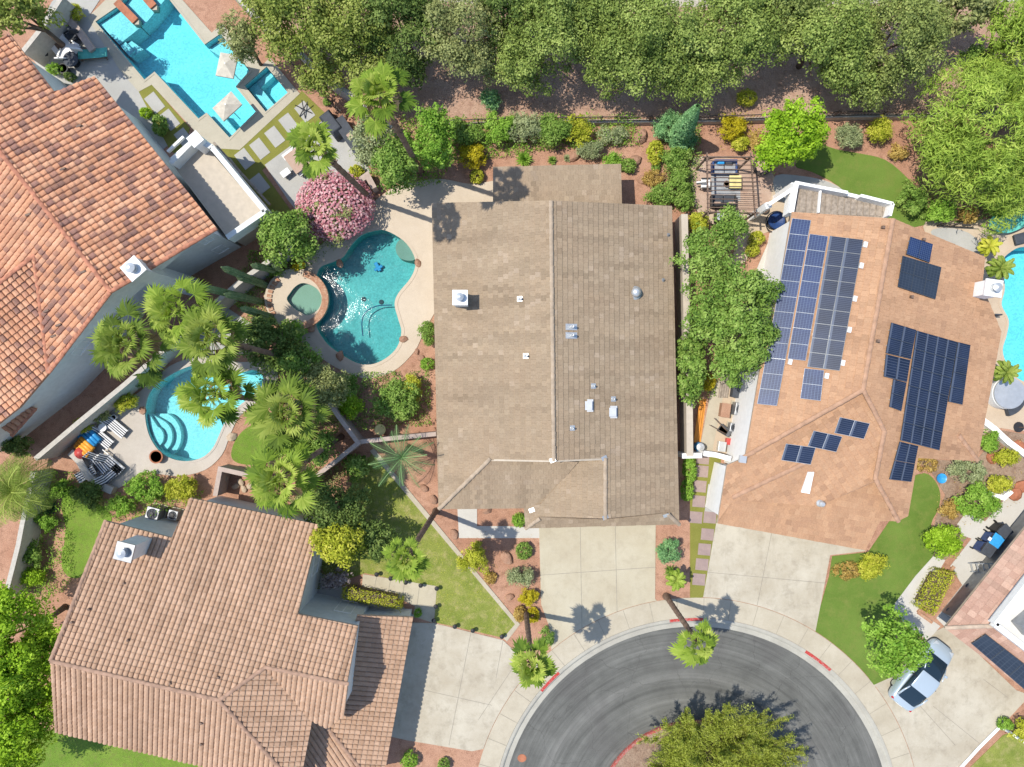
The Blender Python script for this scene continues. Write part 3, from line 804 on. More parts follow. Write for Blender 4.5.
def ring_profile(name, prof, mat, a0=115, a1=425, n=90, kind='structure', parent=None, inset=None):
    mb = MB(); vs = []
    for k in range(n + 1):
        a = R(a0 + (a1 - a0) * k / n)
        for r, z in prof:
            p = W(RC[0] + r * math.cos(a), RC[1] + r * math.sin(a), 0); vs.append((p.x, p.y, z))
    m = len(prof)
    mb.add(vs, [(i * m + j, i * m + j + 1, (i + 1) * m + j + 1, (i + 1) * m + j) for i in range(n) for j in range(m - 1)])
    o = mb.build(name, mat)
    return tag(o, kind=kind) if kind else o
ring_profile('kerb', [(194.5, -.13), (195, -.1), (199.5, -.085), (200.6, .0), (201.6, .035), (204.2, .04), (204.2, -.1)], M['kerbc'])
sw = ring_profile('pavement', [(204.4, -.1), (204.4, .034), (224.5, .03), (224.5, -.1)], M['walk'])
mb = MB()
for k in range(44):
    a = R(118 + 7.0 * k)
    p = W(RC[0] + 204.6 * math.cos(a), RC[1] + 204.6 * math.sin(a)); q = W(RC[0] + 224 * math.cos(a), RC[1] + 224 * math.sin(a))
    d = (q - p).normalized(); s_ = Vector((-d.y, d.x, 0)) * .012; z = Vector((0, 0, .042))
    mb.add([p + s_ + z, p - s_ + z, q - s_ + z, q + s_ + z], [(0, 1, 2, 3)])
tag(mb.build('pavement_joints', M['joint']), kind='structure')
for a0, a1 in ((220.3, 227.5), (262.5, 272), (302.6, 311.5)):
    ring_profile('kerb_paint', [(201.2, .026), (201.6, .0395), (204.0, .0445), (204.25, .04)], M['red_paint'], a0, a1, 12)
ring_profile('island_kerb', [(101.3, -.12), (100.9, .06), (98.6, .06), (98.4, .0)], M['red_paint2'], 0, 360)
sheet('island', ell(*RC, 98.5, 98.5, 48), .03, M['dirt'], skirt=.1)
# rear common ground behind the fence and the pale path beyond the trees
sheet('verge', [(380, 118), (256, 8), (215, -30), (215, -60), (1400, -60), (1400, 118)], .012, M['verge'], skirt=.02)
sheet('path', [(-400, -400), (1500, -400), (1500, 4), (1010, 3), (700, 7), (470, 4), (330, -8), (-400, -60)], .02, M['pale_road'], skirt=.03)

sheet('gravel_bed', [(912, 458), (975, 462), (1000, 430), (1060, 440), (1060, 470), (1005, 500), (945, 560), (930, 555), (935, 520), (945, 495), (930, 470)], .02, M['dirt'], skirt=.02)
# driveways
sheet('driveway', [(539, 526), (541, 604), (549, 626)] + [(549, 652)][:0] + arc(225, 230, 260, 14) + [(655, 599), (655.6, 520)], .036, M['drive'],
      joints=([(540, 575), (655, 567)], [(580, 520), (582, 632)], [(615, 520), (617, 612)]), jm=M['joint'])
sheet('driveway', [(717, 518), (713, 540), (703, 597)] + arc(225, 272, 302, 14) + [(830, 555), (865, 551), (865, 535)], .036, M['drive2'],
      joints=([(707, 572), (826, 583)], [(772, 530), (757, 605)]), jm=M['joint'])
sheet('driveway', [(400, 622), (434, 623), (503, 640), (521, 657)] + arc(225, 222, 199, 14)[1:] + [(472, 751), (407, 740), (385, 735)], .036, M['drive2'],
      joints=([(471, 632), (449, 745)], [(503, 640), (496, 678)], [(520, 657), (478, 720)], [(425, 690), (492, 705)]), jm=M['joint'])
sheet('driveway', [(873, 685), (893, 676), (925, 636), (948, 625), (1016, 690), (1030, 695), (1003, 724), (960, 767), (940, 800)] + arc(225, 358, 323, 14), .036, M['drive2'],
      joints=([(933, 706), (979, 743)], [(893, 676), (955, 745)], [(983, 679), (1007, 697)]), jm=M['joint'])
# lawns
sheet('lawn', [(372, 453), (517, 624), (505, 638), (434, 622), (437, 588), (365, 573), (330, 585), (318, 560), (325, 520), (355, 480)], .03, M['grass'])
sheet('lawn', smooth_ring([(250, 426), (240, 434), (233, 446), (232, 458), (242, 464), (262, 464), (284, 455), (292, 438), (280, 425), (264, 421)], 4), .03, M['grass2'])
sheet('lawn', smooth_ring([(72, 485), (104, 508), (112, 520), (100, 545), (88, 572), (72, 578), (62, 565), (66, 530), (62, 505)], 3), .03, M['grass2'])
sheet('lawn', [(20, 735), (56, 730), (212, 767), (212, 800), (-10, 800), (-10, 760)], .03, M['grass2'])
sheet('lawn', [(1003, 735), (1040, 722), (1080, 760), (1080, 830), (920, 830), (967, 770)], .03, M['grass'])
sheet('turf', smooth_ring([(818, 146), (838, 150), (862, 154), (885, 160), (905, 176), (925, 200), (925, 225), (880, 225), (868, 200), (853, 206), (838, 186), (812, 172), (795, 165)], 3), .03, M['turf'])
sheet('turf', smooth_line([(905, 480), (924, 473), (935, 481), (940, 494), (938, 509), (931, 524), (934, 545), (932, 557), (915, 576)], 3) + [(894, 607), (896, 655), (893, 676), (873, 685)] + arc(225, 322, 301.5, 10)[1:] + [(829, 576), (832, 556), (868, 552), (890, 520)], .03, M['turf'])
sheet('turf', [(690, 455), (721, 455), (717, 520), (703, 597), (690, 600)], .03, M['olive_turf'])
for p in [(703, 458), (702, 471), (700, 486), (699, 501), (696, 517), (710, 517), (707.5, 534), (704.5, 549), (702, 564), (699, 579)]:
    x, y = p
    sheet('stepping_slab', [(x - 6, y - 6), (x + 6.5, y - 5), (x + 5.5, y + 6.5), (x - 7, y + 5.5)], .05, M['slab'])
sheet('walkway', [(672, 600), (690, 600), (690, 606), (675, 606)], .02, M['walk'])
# paving round the middle pool
deck = smooth_line([(493, 181), (470, 184), (440, 179), (410, 183), (392, 189), (372, 203), (352, 218), (332, 235), (306, 258), (280, 272), (266, 288), (266, 306), (280, 326), (306, 345), (330, 364), (362, 378), (392, 372), (414, 352), (424, 332), (434, 314)], 4) + [(445, 300), (445, 203), (493, 203)]
sheet('pool_deck', deck, .045, M['deck'], [hole(P_main)])
sheet('path', [(457, 500), (477, 500), (477, 526), (506, 526), (540, 528), (540, 538), (459, 538)], .03, M['white_conc'])
# left pool yard
sheet('pool_deck', smooth_ring([(112, 408), (130, 398), (142, 390), (158, 375), (178, 362), (205, 356), (240, 362), (270, 362), (278, 380), (262, 398), (240, 416), (230, 436), (222, 455), (205, 470), (180, 476), (160, 474), (140, 473), (115, 490), (96, 478), (82, 460), (78, 445), (90, 425)], 3), .045, M['bdeck'], [hole(P_left)])
sheet('patio', [(180, 330), (215, 300), (262, 330), (262, 352), (225, 356), (195, 352)], .03, M['greydeck'])
# upper left yard
sheet('pool_deck', [(88, 18), (120, -14), (170, -14), (212, 33), (222, 24), (262, 66), (270, 58), (300, 94), (268, 124), (240, 150), (207, 148), (192, 128), (152, 85), (139, 92), (120, 70)], .05, M['beige'], [hole(P_top), hole(P_tspa)])
sheet('patio', [(52, 2), (75, -20), (100, 0), (88, 18), (120, 70), (139, 92), (150, 108), (175, 140), (150, 160), (100, 110), (40, 70), (28, 50)], .03, M['greydeck'])
sheet('turf', [(139, 92), (152, 85), (190, 128), (184, 150), (205, 146), (240, 150), (302, 91), (328, 116), (316, 126), (262, 170), (292, 212), (260, 225), (225, 190), (170, 150)], .034, M['olive_turf'])
def slab(cx, cy, w, h, rot, m='greydeck'):
    sheet('paving_slab', [(cx + x * math.cos(rot) - y * math.sin(rot), cy + x * math.sin(rot) + y * math.cos(rot)) for x, y in ((-w / 2, -h / 2), (w / 2, -h / 2), (w / 2, h / 2), (-w / 2, h / 2))], .055, M[m])
for x, y, w, h in ((155, 103, 12, 19), (170, 120, 12, 19), (184, 138, 12, 17)): slab(x, y, w, h, -.66)
for x, y in ((305, 112), (289, 124), (275, 137), (260, 149), (245, 159), (231, 169), (260, 184), (247, 195)): slab(x, y, 12.5, 18.5, -.66)
sheet('patio', [(265, 165), (299, 140), (326, 118), (352, 146), (372, 172), (352, 186), (300, 215), (288, 200)], .05, M['greydeck'])
# right house: pergola terrace, side yard, pool deck, front walk
sheet('patio', smooth_ring([(694, 158), (740, 160), (765, 162), (778, 182), (800, 178), (830, 182), (850, 198), (855, 215), (790, 230), (760, 235), (745, 262), (730, 262), (735, 240), (700, 215), (693, 195)], 3), .04, M['tandeck'])
sheet('path', smooth_ring([(775, 176), (800, 176), (825, 181), (845, 192), (850, 205), (830, 215), (790, 205), (776, 196)], 3), .046, M['greydeck'])
sheet('path', [(775, 226), (790, 226), (766, 372), (738, 385), (745, 330), (757, 268)], .045, M['white_conc'])
sheet('path', [(727, 375), (712, 452), (699, 452), (705, 420), (712, 385)], .04, M['walk'])
sheet('patio', [(727, 375), (760, 370), (742, 460), (711, 452)], .03, M['tandeck'])
sheet('pool_deck', smooth_ring([(925, 222), (960, 222), (1000, 218), (1024, 224), (1080, 230), (1100, 300), (1090, 400), (1030, 430), (1000, 428), (975, 435), (970, 400), (985, 330), (960, 250), (930, 240)], 3), .05, M['tandeck'], [hole(P_right)])
sheet('patio', smooth_ring([(930, 232), (945, 228), (968, 233), (985, 250), (970, 256), (945, 247)], 3), .058, M['greydeck'])
sheet('path', [(933, 556), (945, 560), (919, 605), (920, 612), (940, 626), (928, 640), (910, 630), (894, 612), (894, 604), (915, 576)], .042, M['white_conc'])
sheet('path', [(950, 566), (985, 521), (1010, 493), (1040, 470), (1060, 480), (946, 628), (936, 618), (962, 585)], .04, M['white_conc'])
sheet('path', [(957, 524), (966, 512), (986, 522), (975, 540), (962, 535)], .03, M['white_conc'])
sheet('mow_strip', [(370, 451), (374, 448), (520, 624), (507, 641), (503, 638), (515, 624)], .05, M['walk'])
sheet('path', [(363, 574), (437, 586), (434, 623), (413, 616), (415, 606), (403, 600), (362, 588)], .04, M['drive'], joints=([(377, 576), (374, 590)], [(391, 578), (388, 594)], [(405, 580), (402, 600)], [(420, 583), (417, 606)], [(416, 604), (436, 606)]), jm=M['joint'])
sheet('path', [(298, 614), (320, 572), (345, 588), (402, 606), (415, 616), (358, 626)], .03, M['greydeck'])
# ------------------------------------------------------------------ pools
def plaster(name, a, b, s3=9):
    n = N(name)
    f = n.noise(.6, 5); f3 = n.noise(s3, 2)
    col = n.mix(1.0, n.ramp(f, [(.3, a), (.7, b)]), n.ramp(f3, [(.3, (.82,) * 3), (.7, (1.2,) * 3)]), 'MULTIPLY')  # pebble mottling, its contrast raised to stand in for rippled light
    n.bsdf(col, .7, .2); return n.m
M['plaster'] = plaster('blue_plaster', (.30, .66, .72), (.36, .74, .78))
M['pebble'] = plaster('teal_pebble_plaster', (.17, .42, .41), (.24, .52, .49), 10)
M['pebble2'] = plaster('dark_pebble_plaster', (.11, .28, .28), (.16, .35, .34), 10)
M['plaster2'] = plaster('pale_plaster', (.42, .68, .70), (.5, .75, .76))
M['wtop'] = water_mat('clear_blue_water', (.60, .93, .98), 3.5, .12)
M['wmain'] = water_mat('teal_water', (.58, .86, .88), 4, .14, .1, 4.5)
M['wspa'] = water_mat('spa_water', (.58, .86, .86), 4, .05, .05)
M['wleft'] = water_mat('pale_blue_water', (.62, .92, .95), 3, .05)
def swimming_pool(label, ring, depth, plast, water, cop, copm, level=-.12, zc=.07, name='swimming_pool', extra=None):
    c = Vector((0, 0, 0))
    for p in ring: c += W(*p)
    c /= len(ring); t = thing(name, label, 'swimming pool' if name == 'swimming_pool' else 'hot tub', (c.x, c.y, 0))
    mb = MB(); n = len(ring); w = [W(*p) for p in ring]
    tri = geometry.tessellate_polygon([w]); fs = []
    for q in tri:
        a, b, d = (w[i] for i in q); fs.append(q if (b - a).cross(d - a).z > 0 else (q[0], q[2], q[1]))
    mb.add([(p.x, p.y, -depth) for p in w], fs)
    mb.add([(p.x, p.y, zc - .02) for p in w] + [(p.x, p.y, -depth) for p in w], [(i, (i + 1) % n, n + (i + 1) % n, n + i) for i in range(n)])
    mb.build('basin', M[plast], t)
    mb = MB(); ws = [W(*p) for p in offset_ring(ring, .25)]
    mb.add([(p.x, p.y, level) for p in ws], fs); mb.build('water', M[water], t)
    if cop:
        o = [W(*p) for p in offset_ring(ring, cop)]; mb = MB()
        mb.add([(p.x, p.y, zc) for p in w] + [(p.x, p.y, zc) for p in o] + [(p.x, p.y, zc - .09) for p in w] + [(p.x, p.y, zc - .12) for p in o],
               [(i, (i + 1) % n, n + (i + 1) % n, n + i) for i in range(n)] + [(i, 2 * n + i, 2 * n + (i + 1) % n, (i + 1) % n) for i in range(n)] + [(n + i, n + (i + 1) % n, 3 * n + (i + 1) % n, 3 * n + i) for i in range(n)])
        mb.build('coping', M[copm], t)
    return t
def inpool(t, px, z0, z1, mat, name):
    mb = MB(); mb.prism([W(*p) for p in px], z0, z1); return mb.build(name, M[mat], t)
t = swimming_pool('teal kidney shaped pool with pebble floor between hot tub and brown house', P_main, 1.15, 'pebble', 'wmain', 3.0, 'deck')
inpool(t, smooth_ring([(404, 238), (412, 247), (414.5, 258), (408, 260), (399, 257), (395, 249), (397, 241)], 4), -1.15, -.24, 'beige', 'tanning_ledge')
for x, y in ((360, 297), (378, 300)):
    mb = MB(); mb.lathe(W(x, y) + Vector((0, 0, -1.15)), [(.16, .0), (.16, .04), (.1, .06)], 14); mb.build('drain', M['charcoal'], t)
t = swimming_pool('small kidney shaped hot tub ringed with red brick beside the teal pool', P_spa, 1.0, 'pebble2', 'wspa', 0, 'deck', level=.26, zc=.42, name='hot_tub')
inpool(t, offset_ring(smooth_ring([(291, 299), (296, 292), (301, 288), (304, 296), (304, 306), (309, 315), (301, 311), (295, 306)], 3), -.6), -1, -.25, 'pebble', 'bench')
mb = MB(); oo = ell(298, 299.5, 31, 30, 40); inn = [W(*p) for p in P_spa]; out = [W(*p) for p in oo]
def ringtop(mb, inner, outer, z, zo):
    a = [v.to_2d().to_3d() for v in outer]; b = [v.to_2d().to_3d() for v in inner]; fl = a + b
    fs = []
    for q in geometry.tessellate_polygon([a, b]):
        x, y, w_ = (fl[i] for i in q); k = (y - x).cross(w_ - x).z
        if abs(k) > 1e-9: fs.append(q if k > 0 else (q[0], q[2], q[1]))
    mb.add([(v.x, v.y, z) for v in fl], fs)
    n = len(a); mb.add([(v.x, v.y, z) for v in a] + [(v.x, v.y, zo) for v in a], [(i, n + i, n + (i + 1) % n, (i + 1) % n) for i in range(n)])
ringtop(mb, inn, out, .42, -.15); mb.build('surround', M['deck'], t)
mb = MB()
for k in range(26):
    a = R(-75 + 150 * k / 25); p = W(298 + 27.5 * math.cos(a) , 299.5 + 26.5 * math.sin(a), .42)
    mb.box(p + Vector((0, 0, .05)), (.42, .19, .09), -a)
mb.build('brick_edge', M['brick'], t, bevel=.012); mb = MB()
for k in range(9):
    a = R(150 + 75 * k / 8); p = W(298 + 28.5 * math.cos(a), 299.5 + 27.5 * math.sin(a), .42); mb.box(p + Vector((0, 0, .05)), (.3, .2, .09), -a)
mb.build('brick_edge', M['brick'], t, bevel=.012)
t = swimming_pool('bright blue lagoon pool half hidden by fan palms with curved steps', P_left, 1.3, 'plaster2', 'wleft', 2.2, 'bdeck')
for r, z in ((25, -.85), (18, -.55), (11, -.28)):
    ring = [p for p in P_left]
    cx, cy = 148, 437
    pts = [(cx + r * .95 * math.cos(R(a)), cy + r * math.sin(R(a))) for a in range(-75, 76, 10)]
    pts = [p for p in pts]
    inpool(t, [q for q in [(151 + (x - 148), y) for x, y in pts] if True][1:] + [(161, 452), (152, 440), (147.6, 424), (146.8, 414)][0:], -1.3, z, 'plaster2', 'step')
t = swimming_pool('large bright blue angular pool with a shallow ledge and stone bridges', P_top, 1.5, 'plaster', 'wtop', 2, 'beige')
inpool(t, [(96.6, 22), (118, 7.8), (138, 25), (116.5, 42)], -1.5, -.3, 'plaster2', 'tanning_ledge')
inpool(t, [(128.4, -5.5), (164, -5.5), (145, 18), (138, 24), (119, 7)], -1.5, -.34, 'plaster2', 'tanning_ledge')
for i, (a, z) in enumerate((((117, 43), (126, 36), (138.5, 45), (127, 53)), -.6,) for _ in range(1)): inpool(t, a, -1.5, z, 'plaster2', 'step')
inpool(t, [(117, 43), (122, 39), (131, 48), (126, 53)], -1.5, -.4, 'plaster2', 'step')
inpool(t, [(206, 46), (221, 35), (249, 71), (236, 84), (228, 74), (222, 56)], -1.5, -.45, 'plaster2', 'ledge')
inpool(t, [(208, 114), (216, 108), (233, 128), (229.5, 137)], -1.5, -.5, 'plaster2', 'ledge')
t = swimming_pool('square blue hot tub set in pale paving at the corner of the angular pool', P_tspa, 1.0, 'plaster', 'wtop', 1.5, 'beige', name='hot_tub')
inpool(t, [(246, 86), (254, 79.5), (272, 102), (266.3, 111)], -1, -.45, 'plaster2', 'bench')
inpool(t, [(254, 79.5), (267, 68), (271, 73), (258.5, 84.5)], -1, -.46, 'plaster2', 'bench')
t = swimming_pool('curving cyan pool at the photo edge beside the orange roofed house', P_right, 1.5, 'plaster', 'wtop', 2.5, 'tandeck')
# ------------------------------------------------------------------ houses
def gable(mb, pts, th=.12):
    n = (pts[1] - pts[0]).cross(pts[2] - pts[0]).normalized() * th / 2
    m = len(pts)
    tri = [tuple(q) for q in geometry.tessellate_polygon([pts])]
    mb.add([p + n for p in pts] + [p - n for p in pts], tri + [tuple(m + i for i in reversed(q)) for q in tri] + [(i, (i + 1) % m, m + (i + 1) % m, m + i) for i in range(m)])
def chimney(house, px, py, ztop, zbase, d, rot, body, cap, pipe):
    c = W(px, py, ztop); mb = MB(); mb.box((c.x, c.y, (zbase + ztop) / 2 - .06), (d * .86, d * .86, ztop - zbase - .1), rot)
    ch = mb.build('chimney', body, house)
    k = MB(); k.box((c.x, c.y, ztop - .05), (d, d, .1), rot); k.build('chimney_cap', cap, ch)
    f = MB(); f.lathe((c.x, c.y, ztop), [(d * .26, 0), (d * .26, .1), (d * .17, .12), (d * .17, .3), (d * .27, .31), (d * .27, .34), (d * .05, .44)], 16); f.build('flue', pipe, ch)
    return ch
def drop(px, z): return [W(*p, z).to_2d() for p in px]
def wall_body(house, px, z, mat, name='wall', zo=None):
    mb = MB(); mb.prism(drop(px, zo or z), -.1, z); return mb.build(name, mat, house)
def roofpt(pl, p, up=.08): return on_plane(pl, *p) + pl[0] * up

# --- the brown-roofed house in the middle
hm = thing('house', 'single storey house with plain brown tile roof and two car driveway, in the middle', 'house', W(551, 365))
E = plane3([(551, 201, 5.1), (553, 460, 5.1), (675, 365, 2.75)]); Wp = plane3([(551, 201, 5.1), (553, 460, 5.1), (434.5, 355, 2.75)])
F1 = plane3([(440, 509, 2.75), (524, 508, 2.75), (490, 459, on_plane(Wp, 490, 459).z)])
zg = on_plane(E, 605, 458).z; G1 = plane3([(605, 458, zg), (605, 518.5, zg), (527, 512, 2.75)])
SK = plane3([(525.5, 528, 2.6), (679, 524, 2.6), (605, 518.5, 2.95)])
r = Roof(FLAT, .30, .32, .034, stagger=True, lift=.005)
r.face(Wp, [(432, 203), (551, 200.5), (554, 460.5), (490, 459), (438.5, 509.5)])
r.face(E, [(551, 200.5), (672, 206), (679, 524), (667, 512.5), (605, 518.5), (605, 458), (554, 460.5)])
r.face(F1, [(440, 509), (490, 459), (578, 462), (541, 505), (524, 508)])
r.face(G1, [(578, 462), (605, 457.5), (605, 518.5), (540, 516.5), (525.5, 528), (524, 507), (541, 504)])
r.face(SK, [(525.5, 528), (679, 524), (667, 513), (605, 519.5), (540, 517)])
PR = plane3([(493, 167, 2.45), (621, 164, 2.45), (493, 203, 2.7)])
r.face(PR, [(493, 167), (621, 164), (622, 206), (493, 204)])
for pl, a, b in ((Wp, (551, 201), (554, 460.5)), (Wp, (439, 509), (490, 459)), (E, (605, 458), (605, 518.5)), (SK, (668, 514), (679, 524)), (SK, (540, 518), (526, 528))):
    r.ridge(roofpt(pl, a, .03), roofpt(pl, b, .03), .13)
r.build(hm, M['roofM'], M['fascia'], M['capM'])
wall_body(hm, [(439, 212), (667, 213), (672, 512), (531, 515), (530, 500), (445, 501)], 2.62, M['tanstucco'])
mb = MB(); gable(mb, [on_plane(Wp, 490, 460) - Vector((0, 0, .05)), on_plane(Wp, 552.5, 461) - Vector((0, 0, .03)), on_plane(E, 605, 459) - Vector((0, 0, .05))]); mb.build('gable', M['tanstucco'], hm)
mb = MB(); gable(mb, [on_plane(Wp, 436, 208) - Vector((0, 0, .1)), on_plane(Wp, 551, 206) - Vector((0, 0, .1)), on_plane(E, 669, 210) - Vector((0, 0, .1))]); mb.build('gable', M['tanstucco'], hm)
mb = MB(); gable(mb, [Vector((*W(540, 516, 2.9).to_2d(), 2.7)), on_plane(E, 605, 517) - Vector((0, 0, .05)), Vector((*W(667, 512, 2.9).to_2d(), 2.7))]); mb.build('gable', M['tanstucco'], hm)
c = on_plane(Wp, 462, 299)
chimney(hm, 460, 297.5, 4.95, c.z - .3, .86, 0, M['greystucco'], M['white'], M['metal'])
def flash(pl, px, py, w, h, rz=0, parent=hm):
    p = on_plane(pl, px, py) + pl[0] * .05
    n = pl[0]; u = Vector((0, 1, 0)) - n * n.y; u.normalize(); v = u.cross(n); Mx = Matrix((v, u, n)).transposed()
    mb = MB(); mb.box(p, (w, h, .02), M=Mx @ Matrix.Rotation(rz, 3, 'Z')); return mb.build('flashing', M['metal'], parent)
for pl, x, y in ((G1, 532, 510), (E, 604, 458), (E, 605, 517), (SK, 666, 515), (Wp, 553, 460)): flash(pl, x, y, .35, .25, .4)
for x, y in ((571, 327), (571, 335.5)): flash(E, x, y, .7, .36); vent_pipe(hm, on_plane(E, x + 1, y), .08, .55, M['metal'])
for pl, x, y in ((Wp, 520, 299), (Wp, 526, 356), (E, 572, 428), (E, 593, 386), (E, 613, 399)): flash(pl, x, y, .3, .3); vent_pipe(hm, on_plane(pl, x, y), .06, .4, M['metal'])
for x, y in ((588, 405.5), (612, 412)): vent_box(hm, on_plane(E, x, y) + E[0] * .03, (.34, .42, .16), 0, M['metal'])
for x, y in ((668, 235), (663, 280)): vent_pipe(hm, on_plane(E, x, y), .05, .2, M['greymetal'])
p = on_plane(E, 635, 293); mb = MB()
mb.lathe(p, [(.42, -.05), (.4, .06), (.2, .1), (.2, .22)] + [(.28 * math.cos(R(a)), .32 + .26 * math.sin(R(a))) for a in range(-30, 91, 20)], 18)
mb.build('turbine_vent', M['metal'], hm, smooth=True)

# --- two storey terracotta house, upper left
ha = thing('house', 'two storey white house with terracotta barrel tile roof and square chimney', 'house', W(112, 240))
NE = plane3([(0, 152, 7.4), (111, 292, 7.4), (156, 152.5, 5.3)]); SW = plane3([(0, 152, 7.4), (111, 292, 7.4), (49, 373, 5.3)])
zb = on_plane(SW, 35, 255).z; BB = plane3([(35, 255, zb), (-60, 330, zb), (49, 373, 5.3)])
r = Roof(BARREL, .325, .345, .085, lift=.006)
r.face(NE, [(-60, 76), (9, 34), (54, 92), (95, 77), (217, 229), (111, 292)])
r.face(SW, [(-60, 76), (111, 292), (49, 373), (35, 255), (-60, 330)])
r.face(BB, [(35, 255), (49, 373), (20, 407), (-60, 470), (-60, 330)])
SR = plane3([(36, 408, 3.1), (12, 435, 3.1), (0, 405, 3.7)])
r.face(SR, [(20, 406), (36, 408), (12, 435), (-4, 424), (0, 405)])
for pl, a, b in ((NE, (-60, 76), (111, 292)), (BB, (-60, 330), (35, 255)), (SW, (35, 257), (49, 372)), (NE, (216, 229), (112, 291.5)), (SW, (111, 292), (50, 372)), (SR, (36, 408), (12, 435))):
    r.ridge(roofpt(pl, a, .05), roofpt(pl, b, .05), .13)
r.build(ha, M['roofA'], M['fasciaA'], M['capA'])
ol = [(-60, 96), (6, 44), (51, 101), (92, 87), (206, 229), (112, 283), (56, 362), (24, 395), (-60, 460)]
w = wall_body(ha, ol, 5.1, M['greystucco'])
mb = MB(); gable(mb, [Vector((*W(206, 229, 5.1).to_2d(), 5.0)), on_plane(NE, 113, 288) - Vector((0, 0, .1)), Vector((*W(56, 362, 5.1).to_2d(), 5.0))]); mb.build('gable', M['greystucco'], ha)
chimney(ha, 133, 268.5, 7.5, 0, 1.0, R(41), M['greystucco'], M['white'], M['metal'])
A_, B_, C_ = W(206, 229, 5.1), W(112, 283, 5.1), W(56, 362, 5.1)
for a, b, t0, t1, z0, z1 in ((A_, B_, .06, .17, 3.3, 4.4), (A_, B_, .08, .2, .9, 2.0), (B_, C_, .72, .9, 3.4, 4.3), (B_, C_, .3, .45, 3.4, 4.3), (B_, C_, .7, .92, 1, 2.2)):
    window_on(ha, b.lerp(a, t0) if False else b.lerp(a, 1 - t0), b.lerp(a, 1 - t1), z0, z1, M['glass'], M['stucco'])
def pt_ridge_plug(x, y, pl):
    p = on_plane(pl, x, y) + pl[0] * .05; mb = MB(); mb.box(p + Vector((0, 0, .06)), (.3, .1, .12), R(20)); mb.build('roof_vent', M['wood'], ha)
for x, y, pl in ((30, 215, SW), (85, 272, SW), (55, 336, SW), (60, 325, SW), (48, 311, SW), (80, 127, NE), (64, 170, NE)): pt_ridge_plug(x, y, pl)
# flat covered terrace with parapet on its garden side
tz = 3.0; op = [(173, 165), (194, 146), (211, 152), (263, 212), (226, 236)]
mb = MB(); mb.prism(drop(op, tz), -.05, tz); mb.build('terrace', M['tanstucco'], ha)
mb = MB()
q = [W(*p, tz + .7) for p in ((172, 164), (196, 140), (213, 148), (266, 212), (228, 238))]
for a, b, wd in ((q[0], q[1], .28), (q[1], q[2], .3), (q[2], q[3], .3), (q[3], q[4], .3)):
    mb.bar(Vector((a.x, a.y, tz + .42)), Vector((b.x, b.y, tz + .42)), wd, .95)
mb.build('parapet', M['greystucco'], ha)
c = W(195, 139, 4.4); mb = MB(); mb.box((c.x, c.y, 2.1), (.62, .62, 4.4), R(41)); mb.box((c.x, c.y, 4.36), (.72, .72, .1), R(41)); mb.build('pillar', M['white'], ha)
mb = MB()
a, b = W(190, 144, 3.5), W(172, 160, 3.5)
mb.bar(a, b, .2, .25)
a, b = W(184, 137, 3.3), W(168, 152, 3.3)
mb.bar(a, b, .14, .2)
mb.build('beam', M['stucco'], ha)
# covered terrace edge nearer the garden: lower step roof edge
mb = MB()
for d_ in (0, 4, 8):
    a, b = W(206 + d_, 146 - d_ * .4, 2.6 - d_ * .06), W(262 + d_, 208 - d_ * .4, 2.6 - d_ * .06); mb.bar(a, b, .12, .18)
mb.build('trellis', M['greywood'], ha)

# --- tan barrel-tiled house, lower left
hb = thing('house', 'tan barrel tile roofed house with leaning chimney box and wide lower garage', 'house', W(230, 660))
NB = plane3([(51, 661, 6.6), (219, 700, 6.6), (255, 511.5, 3.3)]); SB = plane3([(51, 661, 6.6), (219, 700, 6.6), (134, 749.5, 4.7)])
zn = on_plane(NB, 265, 667).z; EB = plane3([(219, 700, 6.6), (265, 667, zn), (306, 750, 5.0)])
zn2 = on_plane(NB, 348, 684).z; ze = on_plane(EB, 311, 720).z; WS = plane3([(265, 667, zn), (348, 684, zn), (311, 721, ze)])
GE = plane3([(413, 617, 2.6), (387, 757, 2.6), (360, 616, 3.3)])
gz = on_plane(GE, 327, 727).z; GS = plane3([(327, 727, gz), (361, 767, on_plane(GE, 361, 767).z), (303, 790, 3.0)])
r = Roof(BARREL, .29, .315, .06, lift=.005)
r.face(NB, [(51, 661), (87, 575), (106, 521), (172, 538), (190, 498), (320, 525), (298, 614), (358, 626), (347, 684), (265, 667), (219, 700)])
r.face(SB, [(51, 661), (219, 700), (302, 790), (250, 800), (212, 768), (56, 732)])
r.face(EB, [(219, 700), (265, 667), (312, 720), (303, 767), (299, 790)])
r.face(WS, [(265, 667), (348, 684), (344, 716), (328, 728), (312, 721)])
r.face(GE, [(357, 615), (413, 617), (386, 765), (372, 782), (361, 767), (327, 727), (338, 690)])
r.face(GS, [(327, 727), (361, 767), (372, 782), (290, 800), (302, 760), (309, 720)])
for pl, a, b in ((NB, (51, 661), (219, 700)), (EB, (219, 700), (298, 788)), (EB, (219, 700), (265, 667)), (NB, (265, 667), (348, 684)), (GE, (327, 727), (371, 781)), (NB, (51, 661), (106, 521))):
    r.ridge(roofpt(pl, a, .05), roofpt(pl, b, .05), .12)
r.build(hb, M['roofB'], M['fascia'], M['capB'])
wq = [min((on_plane(pl, *p) for pl in (NB, SB)), key=lambda v: v.z) for p in [(58, 655), (92, 580), (110, 527), (175, 544), (195, 505), (314, 531), (292, 620), (351, 632), (341, 684), (322, 712), (303, 716), (294, 780), (62, 725)]]
mb = MB(); mb.prism(wq, -.1, [min(v.z, 4.9) - .2 for v in wq]); mb.build('wall', M['greystucco'], hb)
wall_body(hb, [(345, 622), (406, 623), (380, 752), (300, 775), (310, 700)], 2.6, M['greystucco'], 'garage_wall')
mb = MB(); z_ = on_plane(NB, 352, 632).z
